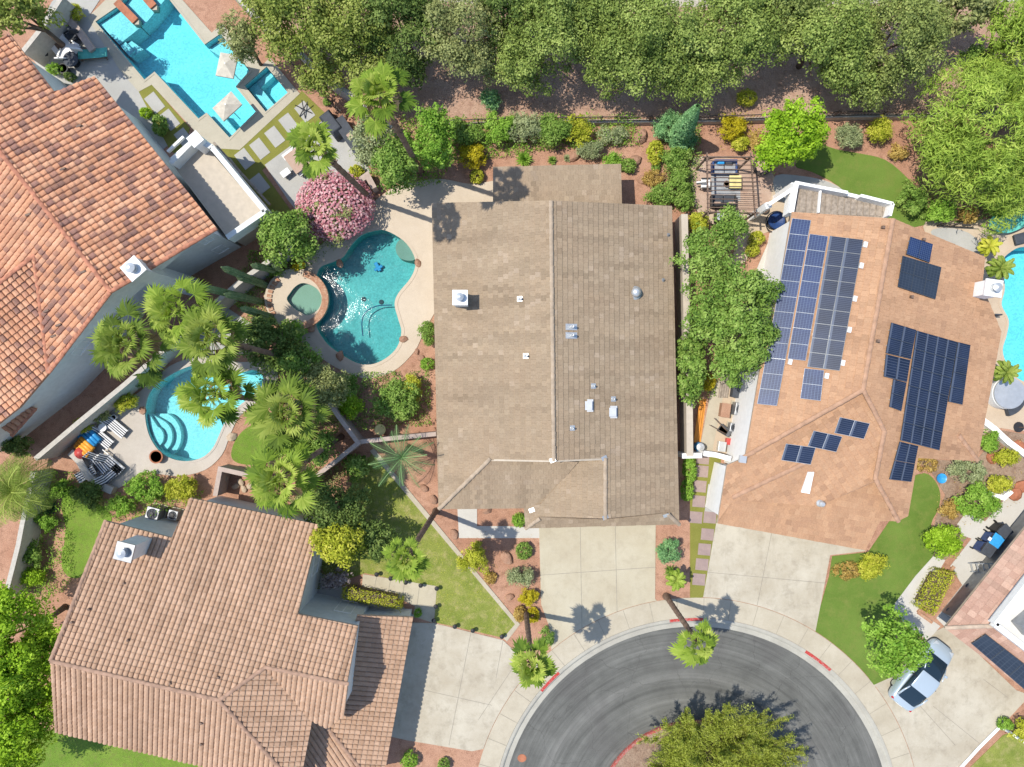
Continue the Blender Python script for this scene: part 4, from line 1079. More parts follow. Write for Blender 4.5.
gable(mb, [Vector((*on_plane(NB, 352, 631).to_2d(), 2.6)), on_plane(NB, 352, 631) - Vector((0, 0, .12)), on_plane(NB, 345, 684) - Vector((0, 0, .12)), on_plane(WS, 342, 708) - Vector((0, 0, .12)), Vector((*on_plane(WS, 342, 708).to_2d(), 2.6))]); mb.build('gable', M['greystucco'], hb)
chimney(hb, 124, 552, 6.2, 2.5, 1.0, R(-14), M['greystucco'], M['greymetal'], M['metal'])
a, b = wq[5], wq[6]
window_on(hb, b.lerp(a, .6), b.lerp(a, .35), 1.0, 2.2, M['glass'], M['stucco']); window_on(hb, b.lerp(a, .9), b.lerp(a, .7), 1, 2.2, M['glass'], M['stucco'])
a, b = wq[6], wq[7]; window_on(hb, b.lerp(a, .5), b.lerp(a, .2), .3, 2.3, M['glass'], M['stucco'])
for x, y, pl in ((90, 609, NB), (73, 622, NB), (129, 640, NB), (219, 677, NB), (171, 683, NB), (202, 722, SB), (202, 743, SB), (125, 583, NB)):
    p = on_plane(pl, x, y) + pl[0] * .06; mb = MB(); mb.lathe(p, [(.08, -.05), (.07, .12), (.03, .13)], 8); mb.build('roof_vent', M['wood'], hb)

# --- orange flat-tiled house with solar panels, right
hc = thing('house', 'white walled house with orange flat tile roof carrying dark solar panels', 'house', W(860, 380))
WC = plane3([(893, 219, 6.2), (863, 390, 6.2), (776, 300, 4.3)]); EC = plane3([(893, 219, 6.2), (863, 390, 6.2), (988, 397, 4.0)])
SCp = plane3([(863, 390, 5.8), (741, 459, on_plane(WC, 741, 459).z), (884, 431, on_plane(EC, 884, 431).z)])
GC = plane3([(717, 523, 3.25), (865, 550, 3.25), (842, 492, 4.35)])
r = Roof(FLAT, .32, .36, .036, stagger=True, lift=.007)
r.face(WC, [(792, 212), (893, 218.5), (863, 390), (741, 459.5), (745, 458), (760, 370), (768, 335), (778, 297)])
r.face(EC, [(893, 218.5), (985, 257), (982, 285), (1001, 332), (977, 461), (918, 458), (908, 516), (898, 521), (875, 479), (884, 431), (863, 390)])
r.face(SCp, [(863, 390), (884, 431), (875, 480), (819, 506), (733, 500), (718, 521), (727, 465), (741, 459.2)])
r.face(GC, [(819, 502), (875, 478), (898, 521), (880, 521), (865, 550), (717, 523), (733, 496), (770, 482)])
for pl, a, b in ((WC, (893, 219), (863, 390)), (WC, (863, 390), (741, 459)), (SCp, (809, 461), (733, 497)), (EC, (863, 390), (884, 431)), (EC, (884, 431), (875, 479)), (GC, (875, 479), (819, 503)), (EC, (875, 479), (898, 521)), (EC, (958, 435), (977, 460))):
    r.ridge(roofpt(pl, a, .03), roofpt(pl, b, .03), .14)
r.build(hc, M['roofC'], M['fascia'], M['capC'])
wall_body(hc, [(795, 218), (891, 225), (978, 263), (975, 289), (993, 335), (971, 454), (912, 452), (902, 505), (870, 478), (820, 480), (745, 470), (745, 466), (747, 463), (762, 370), (770, 335), (780, 297)], 3.75, M['stucco'], zo=3.95)
wall_body(hc, [(720, 516), (730, 468), (744, 470), (745, 507), (850, 530), (855, 541)], 3.0, M['stucco'], 'garage_wall', zo=3.2)
mb = MB(); gable(mb, [on_plane(WC, 796, 217) - Vector((0, 0, .15)), on_plane(WC, 892, 223) - Vector((0, 0, .15)), on_plane(EC, 980, 260) - Vector((0, 0, .15))]); mb.build('gable', M['stucco'], hc)
chimney(hc, 994, 288, 5.7, 2.5, .95, R(-8), M['stucco'], M['white'], M['metal'])
a, b = W(767, 370, 3.8), W(750, 464, 3.8)
window_on(hc, b.lerp(a, .8), b.lerp(a, .66), 1, 2.1, M['glass'], M['stucco']); window_on(hc, b.lerp(a, .3), b.lerp(a, .12), .9, 2.1, M['glass'], M['stucco'])
a, b = W(733, 470, 3.2), W(722, 517, 3.2)
window_on(hc, b.lerp(a, .85), b.lerp(a, .68), 1.2, 2.2, M['glass'], M['stucco']); window_on(hc, b.lerp(a, .4), b.lerp(a, .2), 1.2, 2.2, M['glass'], M['stucco'])
mb = MB(); sk = [on_plane(SCp, *p) + SCp[0] * .16 for p in ((807.5, 471.5), (813.5, 471.5), (809, 493), (800.5, 491.5))]
lo = [p - SCp[0] * .2 for p in sk]; mb.add(lo + sk, [(7, 6, 5, 4), (0, 1, 5, 4), (1, 2, 6, 5), (2, 3, 7, 6), (3, 0, 4, 7)]); mb.build('skylight', M['white'], hc)
p = on_plane(SCp, 819.5, 503); mb = MB(); mb.lathe(p, [(.22, -.03), (.2, .1), (.12, .2), (.12, .38), (.17, .4), (.1, .5)], 14); mb.build('roof_vent', M['metal'], hc)
for x, y, pl in ((742, 459, WC), (882, 228, WC), (922, 240, EC), (910, 297, EC), (877, 341, WC)):
    p = on_plane(pl, x, y) + pl[0] * .05; mb = MB(); mb.box(p + Vector((0, 0, .1)), (.4, .4, .2) if x < 800 else (.14, .14, .2), R(-8)); mb.build('roof_vent', M['metal'] if x < 800 else M['wood'], hc)
# balcony at the garden end
mb = MB(); mb.prism(drop([(796, 187), (890, 206), (887, 221), (793, 216)], 3.0), 2.75, 3.0, bottom=True); mb.build('balcony_deck', M['greywood'], hc)
mb = MB()
for k in range(15):
    a = W(797 + 6.3 * k, 188 + 1.3 * k, 3.0); b = W(795 + 6.4 * k, 213.5 + .2 * k, 3.0)
    mb.bar(a + Vector((0, 0, .03)), b + Vector((0, 0, .03)), .30, .04)
mb.build('balcony_boards', M['greywood'], hc)
mb = MB(); zz = 3.35
for a, b in (((793, 184), (824, 190)), ((824, 190), (845, 194)), ((858, 197), (890, 205)), ((890, 205), (887, 217)), ((820, 191), (818, 213))):
    A, B = W(*a, zz), W(*b, zz); mb.bar(A, B, .17 if a[0] != 820 else .1, .7 if a[0] != 820 else .2)
mb.bar(W(845, 194.5, 3.1), W(858, 197.5, 3.1), .2, .3)
for p in ((794, 185), (824, 191), (889, 206)):
    c = W(*p, 3.0); mb.box((c.x, c.y, 1.5), (.3, .3, 3.0))
mb.build('balcony_parapet', M['stucco'], hc)
mb = MB(); mb.bar(W(793, 186, 3.2), W(788, 215, 3.2), .28, 1.0); A, B = W(791, 190, 3.3), W(768, 205, 3.3); mb.bar(A, B, .2, .3); c = W(768.5, 205, 3.1); mb.box((c.x, c.y, 1.55), (.35, .35, 3.1), .3); c = W(783, 250, 3.0)
mb.build('side_wall', M['stucco'], hc)

# --- pink tiled house in the lower right corner
hd = thing('house', 'pinkish tile roofed house cut by the photo edge, with white parapet upper floor', 'house', W(1000, 630))
D1 = plane3([(945, 628, 2.8), (1013, 543, 2.8), (995, 626, 3.9)]); D2 = plane3([(945, 628, 2.8), (1014, 681, 2.8), (995, 626, 3.9)])
r = Roof(FLAT, .36, .40, .03, stagger=False, lift=.003)
r.face(D1, [(945, 628), (1013, 543), (1075, 466), (1075, 527), (995, 626)]); r.face(D2, [(945, 628), (995, 626), (1075, 690), (1075, 728), (1014, 681)])
r.ridge(roofpt(D1, (945, 628), .03), roofpt(D1, (995, 626), .03), .13)
r.build(hd, M['roofD'], M['fascia'], M['fascia'])
wall_body(hd, [(969, 626), (1030, 551), (1090, 478), (1090, 732), (1022, 668)], 2.68, M['greymetal'])
up = [(994, 624), (1030, 578), (1090, 505), (1090, 700), (1034, 655)]
mb = MB(); mb.prism(drop(up, 4.2), 2.7, 4.0); mb.build('upper_wall', M['stucco'], hd)
mb = MB(); mb.prism(drop(up, 4.2), 4.001, 4.04); mb.build('flat_roof', M['flat'], hd)
mb = MB(); q = [W(*p, 4.2) for p in up]
for a, b in zip(q, q[1:] + q[:1]): mb.bar(Vector((a.x, a.y, 4.15)), Vector((b.x, b.y, 4.15)), .32, .42)
mb.build('parapet', M['white'], hd)
mb = MB(); c = W(1034, 622, 4.6); mb.box((c.x, c.y, 4.5), (1.6, 1.0, .95), R(40)); mb.build('roof_unit', M['greymetal'], hd)

# ------------------------------------------------------------------ solar panels
def cellmat(name, a, b, line, nx, ny):
    n = N(name); uv = n.n('ShaderNodeUVMap'); uv.uv_map = 'cell'
    sp = n.n('ShaderNodeSeparateXYZ'); n.l(uv.outputs[0], sp.inputs[0]); outs = []
    for k, m in ((0, nx), (1, ny)):
        x = n.n('ShaderNodeMath', operation='MULTIPLY'); n.l(sp.outputs[k], x.inputs[0]); x.inputs[1].default_value = m
        f = n.n('ShaderNodeMath', operation='FRACT'); n.l(x.outputs[0], f.inputs[0])
        g = n.n('ShaderNodeMath', operation='LESS_THAN'); n.l(f.outputs[0], g.inputs[0]); g.inputs[1].default_value = .14; outs.append(g)
    mx = n.n('ShaderNodeMath', operation='MAXIMUM'); n.l(outs[0].outputs[0], mx.inputs[0]); n.l(outs[1].outputs[0], mx.inputs[1])
    f = n.noise(.8, 3)
    col = n.mix(mx.outputs[0], n.ramp(f, [(.3, a), (.7, b)]), line)
    n.bsdf(col, .35, .12); return n.m
M['cell'] = cellmat('blue_solar_cells', (.012, .024, .07), (.02, .04, .12), (.08, .12, .20), 6, 9)
M['cell2'] = cellmat('dark_solar_cells', (.012, .02, .04), (.02, .033, .07), (.085, .105, .15), 1, 8)
M['cell3'] = cellmat('plain_solar_cells', (.025, .035, .055), (.035, .05, .075), (.05, .065, .09), 4, 6)
M['frame'] = plain('panel_frame', (.42, .45, .48), .6, .3)
M['dframe'] = plain('dark_panel_frame', (.10, .11, .12), .4, .5, .6)
def array(label, pl, blocks, boxes=()):
    c = on_plane(pl, *blocks[0][0][0])
    t = thing('solar_array', label, 'solar panels', c, 'solar arrays on the roofs')
    first = True
    for quad, nc, nr, cm, fm in blocks:
        q = [on_plane(pl, *p) + pl[0] * .17 for p in quad]    # TL TR BR BL
        for i in range(nc):
            for j in range(nr):
                def at(u, v): return (q[0].lerp(q[1], u)).lerp(q[3].lerp(q[2], u), v)
                g = .005
                u0, u1, v0, v1 = (i + g) / nc, (i + 1 - g) / nc, (j + g) / nr, (j + 1 - g) / nr
                P = [at(u0, v0), at(u1, v0), at(u1, v1), at(u0, v1)]; n = pl[0]
                mb = MB(); mb.add([p - n * .04 for p in P] + P, [(7, 6, 5, 4), (0, 1, 5, 4), (1, 2, 6, 5), (2, 3, 7, 6), (3, 0, 4, 7), (0, 3, 2, 1)])
                o = mb.build('solar_panel', M[fm], t)
                c = sum(P, Vector()) / 4; I = [p + (c - p) * .03 + n * .004 for p in P]
                mb = MB(); mb.add(I, [(3, 2, 1, 0)]); gl = mb.build('cells', M[cm], o)
                uvl = gl.data.uv_layers.new(name='cell')
                for k, uv in enumerate(((0, 0), (1, 0), (1, 1), (0, 1))): uvl.data[k].uv = uv
    mb = MB()
    for a, nx in ((blocks[0][0][0], 0),):
        pass
    for quad, nc, nr, cm, fm in blocks:                      # rails under the panels
        for v in (.25, .75):
            q = [on_plane(pl, *p) + pl[0] * .09 for p in quad]
            mb.bar(q[0].lerp(q[3], v), q[1].lerp(q[2], v), .05, .06)
    mb.build('rails', M['metal'], t)
    for x, y in boxes:
        p = on_plane(pl, x, y) + pl[0] * .09; mb = MB(); mb.box(p, (.2, .3, .14), R(-12)); mb.build('junction_box', M['white'], t)
    return t
array('long blue solar array filling the garden facing slope of the orange roof', WC, [
    (((792, 219), (811, 221), (777, 406), (757, 404)), 1, 12, 'cell', 'frame'), (((809.5, 234.5), (828, 237), (805.5, 361), (787.5, 359)), 1, 8, 'cell', 'frame'),
    (((829.5, 236.5), (863, 240.5), (839.5, 371), (807, 367)), 2, 9, 'cell2', 'dframe'), (((804.5, 368.5), (824, 370.5), (820.5, 401), (800, 398.5)), 1, 2, 'cell', 'frame')],
    ((865, 245), (861, 266), (854.5, 299), (849, 330), (842.5, 363), (826.5, 376), (790, 362)))
array('small stepped solar array near the ridge top of the orange roof', EC, [
    (((908, 237), (930.5, 244.5), (927, 263), (904, 254.5)), 2, 1, 'cell', 'dframe'), (((900.5, 256), (939, 267.5), (933, 299.5), (895.5, 287)), 3, 2, 'cell3', 'dframe')], ())
array('largest dark solar array with stepped edges on the pool side of the orange roof', EC, [
    (((889, 322.5), (914, 330), (908.5, 359), (883.5, 353)), 2, 2, 'cell2', 'dframe'), (((883.7, 354), (908, 360), (904.5, 382), (881.5, 376.5)), 2, 1, 'cell2', 'dframe'),
    (((891, 379), (904.3, 382.5), (899, 411), (887, 406.5)), 1, 2, 'cell2', 'dframe'), (((914.5, 330.5), (955, 342), (937, 450), (898, 440)), 4, 6, 'cell2', 'dframe'),
    (((897.5, 441), (916, 445.5), (909, 481.5), (887, 479)), 2, 2, 'cell2', 'dframe'), (((955.5, 342), (968, 345), (960, 404.5), (946, 401.5)), 1, 4, 'cell2', 'dframe')], ())
array('three solar panel pairs stepping diagonally below the ridge of the orange roof', SCp, [
    (((785.5, 443), (815, 447), (810, 464), (780.5, 459.5)), 2, 1, 'cell2', 'frame'), (((813, 430), (841.5, 436), (835.5, 451.5), (807, 445.5)), 2, 1, 'cell2', 'frame'),
    (((839, 416.5), (869, 423), (863, 438.5), (833.5, 432.5)), 2, 1, 'cell2', 'frame')], ())
array('single dark solar strip on the pinkish roof above the parked car', D2, [(((985, 632), (1060, 690), (1045, 706), (970.5, 641.5)), 4, 1, 'cell3', 'dframe')], ())
# ------------------------------------------------------------------ garden walls and fences
def garden_wall(label, px, h, th, mat, name='garden_wall', cat='wall', cap=None, caph=.07, z0=-.1):
    """px: line along the wall's top as photographed"""
    P = [W(*p, h) for p in px]; c = P[0]
    t = thing(name, label, cat, (c.x, c.y, 0)); mb = MB(); cp = MB()
    def strip(mb, half, za, zb):
        n = len(P); L, Rr = [], []
        for i in range(n):
            a = P[max(i - 1, 0)]; b = P[min(i + 1, n - 1)]
            if 0 < i < n - 1:
                d1 = (P[i] - P[i - 1]).normalized(); d2 = (P[i + 1] - P[i]).normalized(); d = (d1 + d2).normalized()
                k = half / max(.4, d.dot(d1))
            else: d = (b - a).normalized(); k = half
            s_ = Vector((-d.y, d.x, 0)) * k; L.append(P[i] + s_); Rr.append(P[i] - s_)
        ring = L + Rr[::-1]; vs = [(v.x, v.y, za) for v in ring] + [(v.x, v.y, zb) for v in ring]; m = 2 * n
        fs = [(i, (i + 1) % m, m + (i + 1) % m, m + i) for i in range(m)]
        fs += [(m + i, m + i + 1, m + m - 2 - i, m + m - 1 - i) for i in range(n - 1)]
        fs = [tuple(reversed(f)) for f in fs]
        mb.add(vs, fs)
    strip(mb, th / 2, z0, h - caph); mb.build('wall', mat, t)
    strip(cp, th / 2 + .03, h - caph, h); cp.build('coping', cap or mat, t)
    return t
garden_wall('cream boundary wall running along the right side of the brown roofed house', [(684.5, 214), (687, 330), (689.5, 402), (690, 456)], 1.8, .34, M['tanstucco'])
garden_wall('short white cross wall with gate gap beside the narrow side yard', [(682, 456), (702, 455.5)], 1.7, .25, M['stucco'])
garden_wall('white stub wall joining the orange roofed house to the side yard path', [(704, 453.5), (716, 455), (731, 459)], 1.7, .25, M['stucco'])
garden_wall('grey block boundary wall running diagonally below the terracotta house', [(35, 459), (80, 421), (125, 384), (168, 346), (210, 307), (243, 279), (277, 255), (292, 243)], 2.0, .22, M['greyblock'])
garden_wall('pinkish block wall zigzagging between the lagoon pool yard and the lower lawn', [(252, 364), (276, 360), (298, 357), (318, 386), (338, 416), (358, 443), (337, 460), (316, 476), (302, 488)], 1.7, .2, M['pinkblock'])
garden_wall('pale block wall stub meeting the left side of the brown roofed house', [(359, 442), (395, 438), (436, 434)], 1.6, .2, M['pinkblock'])
garden_wall('grey boundary wall at the left photo edge beside the spiky palm', [(4, 600), (12, 569), (18, 545), (22, 524), (33, 472)], 1.8, .22, M['greyblock'])
garden_wall('small pale courtyard wall wrapping a gravel corner above the tan roofed house', [(215, 496), (220, 469), (256, 477), (262, 492)], 1.5, .22, M['pinkblock'])
garden_wall('low curved grey retaining wall around the stacked pool furniture', smooth_line([(70, 452), (79, 461), (84, 470), (91, 479), (101, 486), (112, 491)], 3), .55, .4, M['greyblock'])
garden_wall('block wall curving behind the upper pool garden under the trees', smooth_line([(222, -20), (240, 0), (256, 16), (276, 28), (295, 47), (312, 64), (330, 80), (355, 97), (375, 113), (392, 127)], 2), 1.8, .2, M['greyblock'])
garden_wall('shaded grey wall beside the terracotta roof in the upper left corner', [(22, 52), (42, 27), (62, -4)], 1.9, .22, M['greyblock'])
garden_wall('low pinkish seat wall along the fire pit patio', [(62, 13), (76, 28), (92, 50)], .6, .35, M['pinkblock'])
garden_wall('low white planter wall below the spa by the orange roofed house', [(983, 420), (995, 429), (1009, 442), (1028, 456)], .6, .3, M['stucco'])
garden_wall('low white kerb wall curving round the lime bush by the bins', [(986, 489), (994, 495), (1004, 498), (1012, 491)], .4, .25, M['stucco'])
garden_wall('short stone wall beside the palm trunk near the grey kitchen counter', [(360, 180), (367, 175), (374, 188)], .9, .3, M['pinkblock'])
garden_wall('white edging wall along the lower right lawn', [(960, 769), (980, 747), (1003, 724)], .12, .14, M['white'], caph=.03)
garden_wall('white edging wall crossing the lower right flower bed', [(1000, 726), (1018, 738), (1040, 752)], .12, .12, M['white'], caph=.03)
# rear fence: low wall with dark railings
def rail_fence(label, px, wh, h, wall=True):
    c = W(*px[0]); t = thing('rail_fence', label, 'fence', c)
    P = [W(*p) for p in px]
    if wall:
        mb = MB()
        for a, b in zip(P[:-1], P[1:]): mb.bar(a + Vector((0, 0, wh / 2)), b + Vector((0, 0, wh / 2)), .2, wh)
        mb.build('base_wall', M['block'], t)
    rl, bars = MB(), MB()
    for a, b in zip(P[:-1], P[1:]):
        for z in (wh + .1, h - .08): rl.bar(a + Vector((0, 0, z)), b + Vector((0, 0, z)), .05, .05)
        n = int((b - a).length / .2)
        for k in range(n):
            p = a.lerp(b, k / n)
            if k % 15 == 0: bars.bar(p + Vector((0, 0, 0)), p + Vector((0, 0, h + .05)), .07, .07)
            else: bars.bar(p + Vector((0, 0, wh + .02)), p + Vector((0, 0, h)), .014, .014)
    rl.build('rail', M['iron'], t); bars.build('balusters', M['iron'], t)
rail_fence('long dark rail fence on a low block wall below the tree row', [(430, 128), (505, 125.5), (600, 124), (720, 123), (830, 119), (925, 118), (1080, 112)], .5, 1.25)
rail_fence('dark wire fence beside the bare slope at the upper pool garden', [(268, 38), (290, 62), (306, 80), (322, 96), (345, 118)], .05, 1.2, False)
rail_fence('short white spaced rail fence standing by the round patio of the orange roofed house', [(937, 226), (950, 227), (972, 228)], .05, .9, False)
def twig_tree(label, base, crown, rx, ry, h, mat, bark, nb=70, seed=0):
    """desert tree of thin rising branches with fine leaves along them"""
    rng = random.Random(seed); g = W(*base); c = W(*crown, h * .6); t = thing('tree', label, 'tree', g); k = (H - h * .6) / H / S
    mb = MB(); C, Nn, T = [], [], []
    for i in range(nb):
        a = rng.uniform(0, 2 * PI); s = math.sqrt(rng.uniform(.06, 1)); tip = Vector((c.x + math.cos(a) * rx * k * s, c.y + math.sin(a) * ry * k * s, h * (1.05 - .5 * s * s) + rng.uniform(-.3, .3)))
        m = g.lerp(tip, .45) + Vector((0, 0, .25)); pts = []
        for q in range(9): u = q / 8; pts.append(g * (1 - u) ** 2 + m * 2 * u * (1 - u) + tip * u * u + Vector((rng.gauss(0, .05), rng.gauss(0, .05), 0)))
        mb.tube(pts, [.05 * (1 - q / 9) + .008 for q in range(9)], 5)
        for q in range(3, 9):
            for z in range(3):
                d = Vector((rng.gauss(0, 1), rng.gauss(0, 1), rng.uniform(.1, .9))).normalized() * .6 + (pts[8] - pts[2]).normalized(); d = d * rng.uniform(.35, .75); e = pts[q] + d; mb.tube([pts[q], pts[q].lerp(e, .5) + Vector((0, 0, .05)), e], [.014, .01, .005], 4)
                n = int(70 * (.4 + .6 * q / 8)); f = np.array([rng.random() for _ in range(n)])[:, None]; P = np.array(pts[q]) * (1 - f) + np.array(e) * f
                C.append(P + np.array([[rng.gauss(0, .06) for _ in range(3)] for _ in range(n)])); Nn.append(np.array([[rng.gauss(0, 1), rng.gauss(0, 1), rng.gauss(.3, .8)] for _ in range(n)])); T.append(np.array([rng.gauss(.5, .2) for _ in range(n)]))
    q = np.random.default_rng(seed); a_, b_, c_ = crown_leaves(q, (c.x, c.y, h * .55), (rx * k * .93, ry * k * .93, h * .42), .42, .17, .5, .5, .3, .35, 0, 1.0); a_ = np.repeat(a_, 3, 0) + q.normal(0, .09, (len(a_) * 3, 3)); C.append(a_); Nn.append(np.repeat(b_, 3, 0) + q.normal(0, .8, (len(a_), 3))); T.append(np.repeat(c_, 3))
    C, Nn, T = map(np.concatenate, (C, Nn, T)); leaf_object('crown', C, Nn, .17, .034, T, mat, t); mb.build('trunk', bark, t)
# ------------------------------------------------------------------ trees
B = M['bark']
GT = 'trees in the row behind the rear fence'
tree('yellowish pine spreading over the upper garden wall beside the angular pool', 300, 28, 3.3, 46, 42, M['l_pine'], 3.2, seed=1, bark=B, clump=.6, leaf=.17, extra=((35, 22, .6, .55, .6), (-30, -16, .3, .5, .5), (22, 48, -1, .5, .45)))
tree('pine with deep gaps at the left end of the tree row', 362, 30, 3.3, 38, 44, M['l_pine'], 3.2, seed=2, bark=B, group=GT, clump=.6, leaf=.145, extra=((8, 45, -.8, .6, .5),))
tree('dark shaded tree squeezed between two pines in the tree row', 404, 26, 3.3, 40, 48, M['l_dark'], 3.2, seed=3, bark=B, group=GT, clump=.65, leaf=.145, extra=((0, 36, -.8, .5, .4),))
tree('thin olive tinted tree, third from the left end of the row', 464, 36, 3.3, 40, 52, M['l_olive'], 3.2, seed=4, bark=B, group=GT, clump=.6, dens=.9, leaf=.145)
tree('dark green oak left of the largest crown in the row', 543, 40, 3.3, 50, 56, M['l_oak'], 3.2, seed=5, bark=B, group=GT, clump=.62, leaf=.145, extra=((-24, 22, -.6, .5, .55), (16, -28, .2, .6, .5)))
tree('largest rounded oak crown at the middle of the tree row', 640, 47, 3.3, 66, 58, M['l_oak'], 3.2, seed=6, bark=B, group=GT, clump=.66, leaf=.145, extra=((-30, 8, -.4, .6, .7), (34, 16, -.4, .6, .65), (0, -34, .2, .6, .5)))
tree('oak whose crown touches the largest crown on its right', 728, 39, 3.3, 54, 54, M['l_oak'], 3.2, seed=7, bark=B, group=GT, clump=.62, leaf=.145, extra=((-14, 34, -.6, .6, .5), (16, -30, .2, .6, .5)))
tree('wide oak above the lime tree in the row', 822, 41, 3.3, 60, 58, M['l_oak'], 3.2, seed=8, bark=B, group=GT, clump=.64, leaf=.145, extra=((26, 24, -.6, .55, .6), (-28, -12, 0, .6, .6)))
tree('grey green oak nearest the feathery willow at the right end of the row', 892, 38, 3.3, 50, 56, M['l_oak2'], 3.2, seed=9, bark=B, group=GT, clump=.6, leaf=.145, extra=((-8, 36, -1, .6, .5),))
tree('small oak filling the gap left of the largest crown at the top edge', 592, 22, 3.2, 32, 30, M['l_oak'], 3.0, seed=31, bark=B, group=GT, clump=.55, leaf=.145)
tree('small oak filling the gap at the top edge above the lime tree', 776, 14, 3.2, 34, 28, M['l_oak2'], 3.0, seed=33, bark=B, group=GT, clump=.55, leaf=.145)
tree('small dark oak at the top edge between olive tree and left oak', 503, 14, 3.2, 28, 28, M['l_dark'], 3.0, seed=34, bark=B, group=GT, clump=.55, leaf=.145)
tree('olive shrub tree at the top edge above the willow', 962, 14, 3.4, 34, 22, M['l_olive'], 2, seed=10, bark=B, clump=.5)
tree('huge feathery bright green willow like tree in the upper right corner', 985, 130, 3.6, 76, 78, M['l_pv'], 3.4, seed=11, bark=B, clump=.75, leaf=.34, aspect=.16, dens=2.2, ragged=.2, top=.35, droop=.6, extra=((45, -55, .2, .6, .7), (-34, 22, -.7, .5, .5), (30, 50, -.8, .6, .5), (60, 0, 0, .6, .8)))
tree('bright lime green tree beside the artificial turf and iron pergola', 789, 131, 3.4, 34, 36, M['l_lime'], 2.2, dens=1.3, seed=12, bark=B, clump=.42, leaf=.17, extra=((-16, 22, -.5, .5, .5),))
tree('tall leafy tree filling the gap between brown roof and orange roof', 738, 318, 4.0, 40, 58, M['l_mid'], 2.5, dens=1.3, seed=13, bark=B, clump=.5, leaf=.16, trunk=.14, extra=((-26, -54, -.6, .7, .55), (-6, -92, -1.2, .45, .35), (2, 44, -.4, .7, .45), (-28, 6, -.8, .5, .6)))
tree('bushy green shrub tree against the cream boundary wall', 690, 366, 2.2, 16, 36, M['l_mid'], 1.6, seed=14, bark=B, clump=.34, leaf=.16)
tree('bright lime tree at the left photo edge beside the tan roof, upper one', 18, 630, 4.2, 42, 60, M['l_lime'], 3.0, ragged=.12, dens=1.4, seed=15, bark=B, clump=.55, leaf=.17, extra=((16, 26, -.4, .55, .5),))
tree('bright lime tree in the lower left corner beside the tan roof, lower one', 14, 724, 4.0, 46, 62, M['l_lime'], 2.8, ragged=.12, dens=1.4, seed=16, bark=B, clump=.55, leaf=.17, extra=((22, -16, -.4, .55, .5),))
tree('airy green street tree shading the rear of the silver car', 888, 641, 3.6, 33, 32, M['l_bright'], 2.1, seed=17, bark=B, clump=.4, leaf=.17, dens=.85, hollow=.2, base=(884, 634))
twig_tree('spiky desert tree of thin branches growing on the round road island', (706, 742), (722, 762), 86, 62, 3.8, M['l_pv2'], B, 80, 18)
tree('green treetop at the top left corner over the grey wall', 18, 12, 4.4, 36, 26, M['l_pine'], 2.2, seed=19, bark=B, clump=.46, leaf=.19)
tree('thin olive tree overhanging the shallow end of the angular pool', 241, 40, 3.2, 20, 24, M['l_olive'], 1.6, seed=20, bark=B, clump=.36, leaf=.13, dens=.7, trunk=.09)
tree('broad green bush tree between the white two storey house and pink oleander', 289, 237, 2.6, 29, 30, M['l_mid'], 1.9, seed=21, bark=B, clump=.4, leaf=.17)
tree('dark green shrub tree left of the teal pool beside the cacti', 274, 342, 2.2, 34, 26, M['l_dark'], 1.7, seed=22, bark=B, clump=.38, leaf=.16)
tree('dark bronze leaved tree above the lower lawn by the tan roof', 335, 508, 2.3, 36, 30, M['l_dark'], 1.7, seed=23, bark=B, clump=.42, leaf=.16, dens=.9)
tree('yellow green tree touching the corner of the tan roof', 341, 544, 3.2, 27, 24, M['l_yg'], 1.9, seed=24, bark=B, clump=.4, leaf=.16, dens=.9)
tree('dark green tree standing at the lawn edge right of the yellow green tree', 374, 540, 1.9, 22, 24, M['l_dark'], 1.5, seed=25, bark=B, clump=.38, leaf=.16)
tree('feathery hedge tree at the top right edge of the photo', 1012, 32, 3.8, 34, 34, M['l_pv'], 2.2, seed=26, bark=B, clump=.5, leaf=.26, aspect=.25, dens=1.6)
tree('broad olive bush tree hiding the pinkish wall below the teal pool', 318, 388, 2.0, 33, 26, M['l_olive'], 1.6, seed=41, bark=B, clump=.4, leaf=.13)
tree('leafy bush tree below the hot tub beside the pinkish wall', 298, 362, 1.9, 26, 18, M['l_mid'], 1.5, seed=42, bark=B, clump=.38, leaf=.14)
tree('green bush tree between the two lower fan palms', 312, 446, 1.8, 26, 18, M['l_mid'], 1.4, seed=43, bark=B, clump=.38, leaf=.14)
tree('round dark bush tree beside the palm trunk at the rear bed', 396, 166, 2.6, 25, 28, M['l_mid'], 1.9, seed=27, bark=B, clump=.38, leaf=.16)
tree('bright green bush tree in the rear bed left of the yellow shrub', 432, 142, 2.6, 24, 32, M['l_bright'], 1.9, seed=28, bark=B, clump=.38, leaf=.15)
tree('tall leafy oleander bush above the left patio corner of the brown house', 372, 140, 2.2, 20, 26, M['l_grey'], 1.6, seed=29, bark=B, clump=.36, leaf=.14, dens=.8)
shrub('large pink flowering oleander beside the teal pool', 335, 206, 37, M['l_olive'], 2.6, 33, name='oleander', cat='shrub', leaf=.14, clump=.34, seed=3, flowers=(M['l_pinkf'], 3400, .17), stem=B)
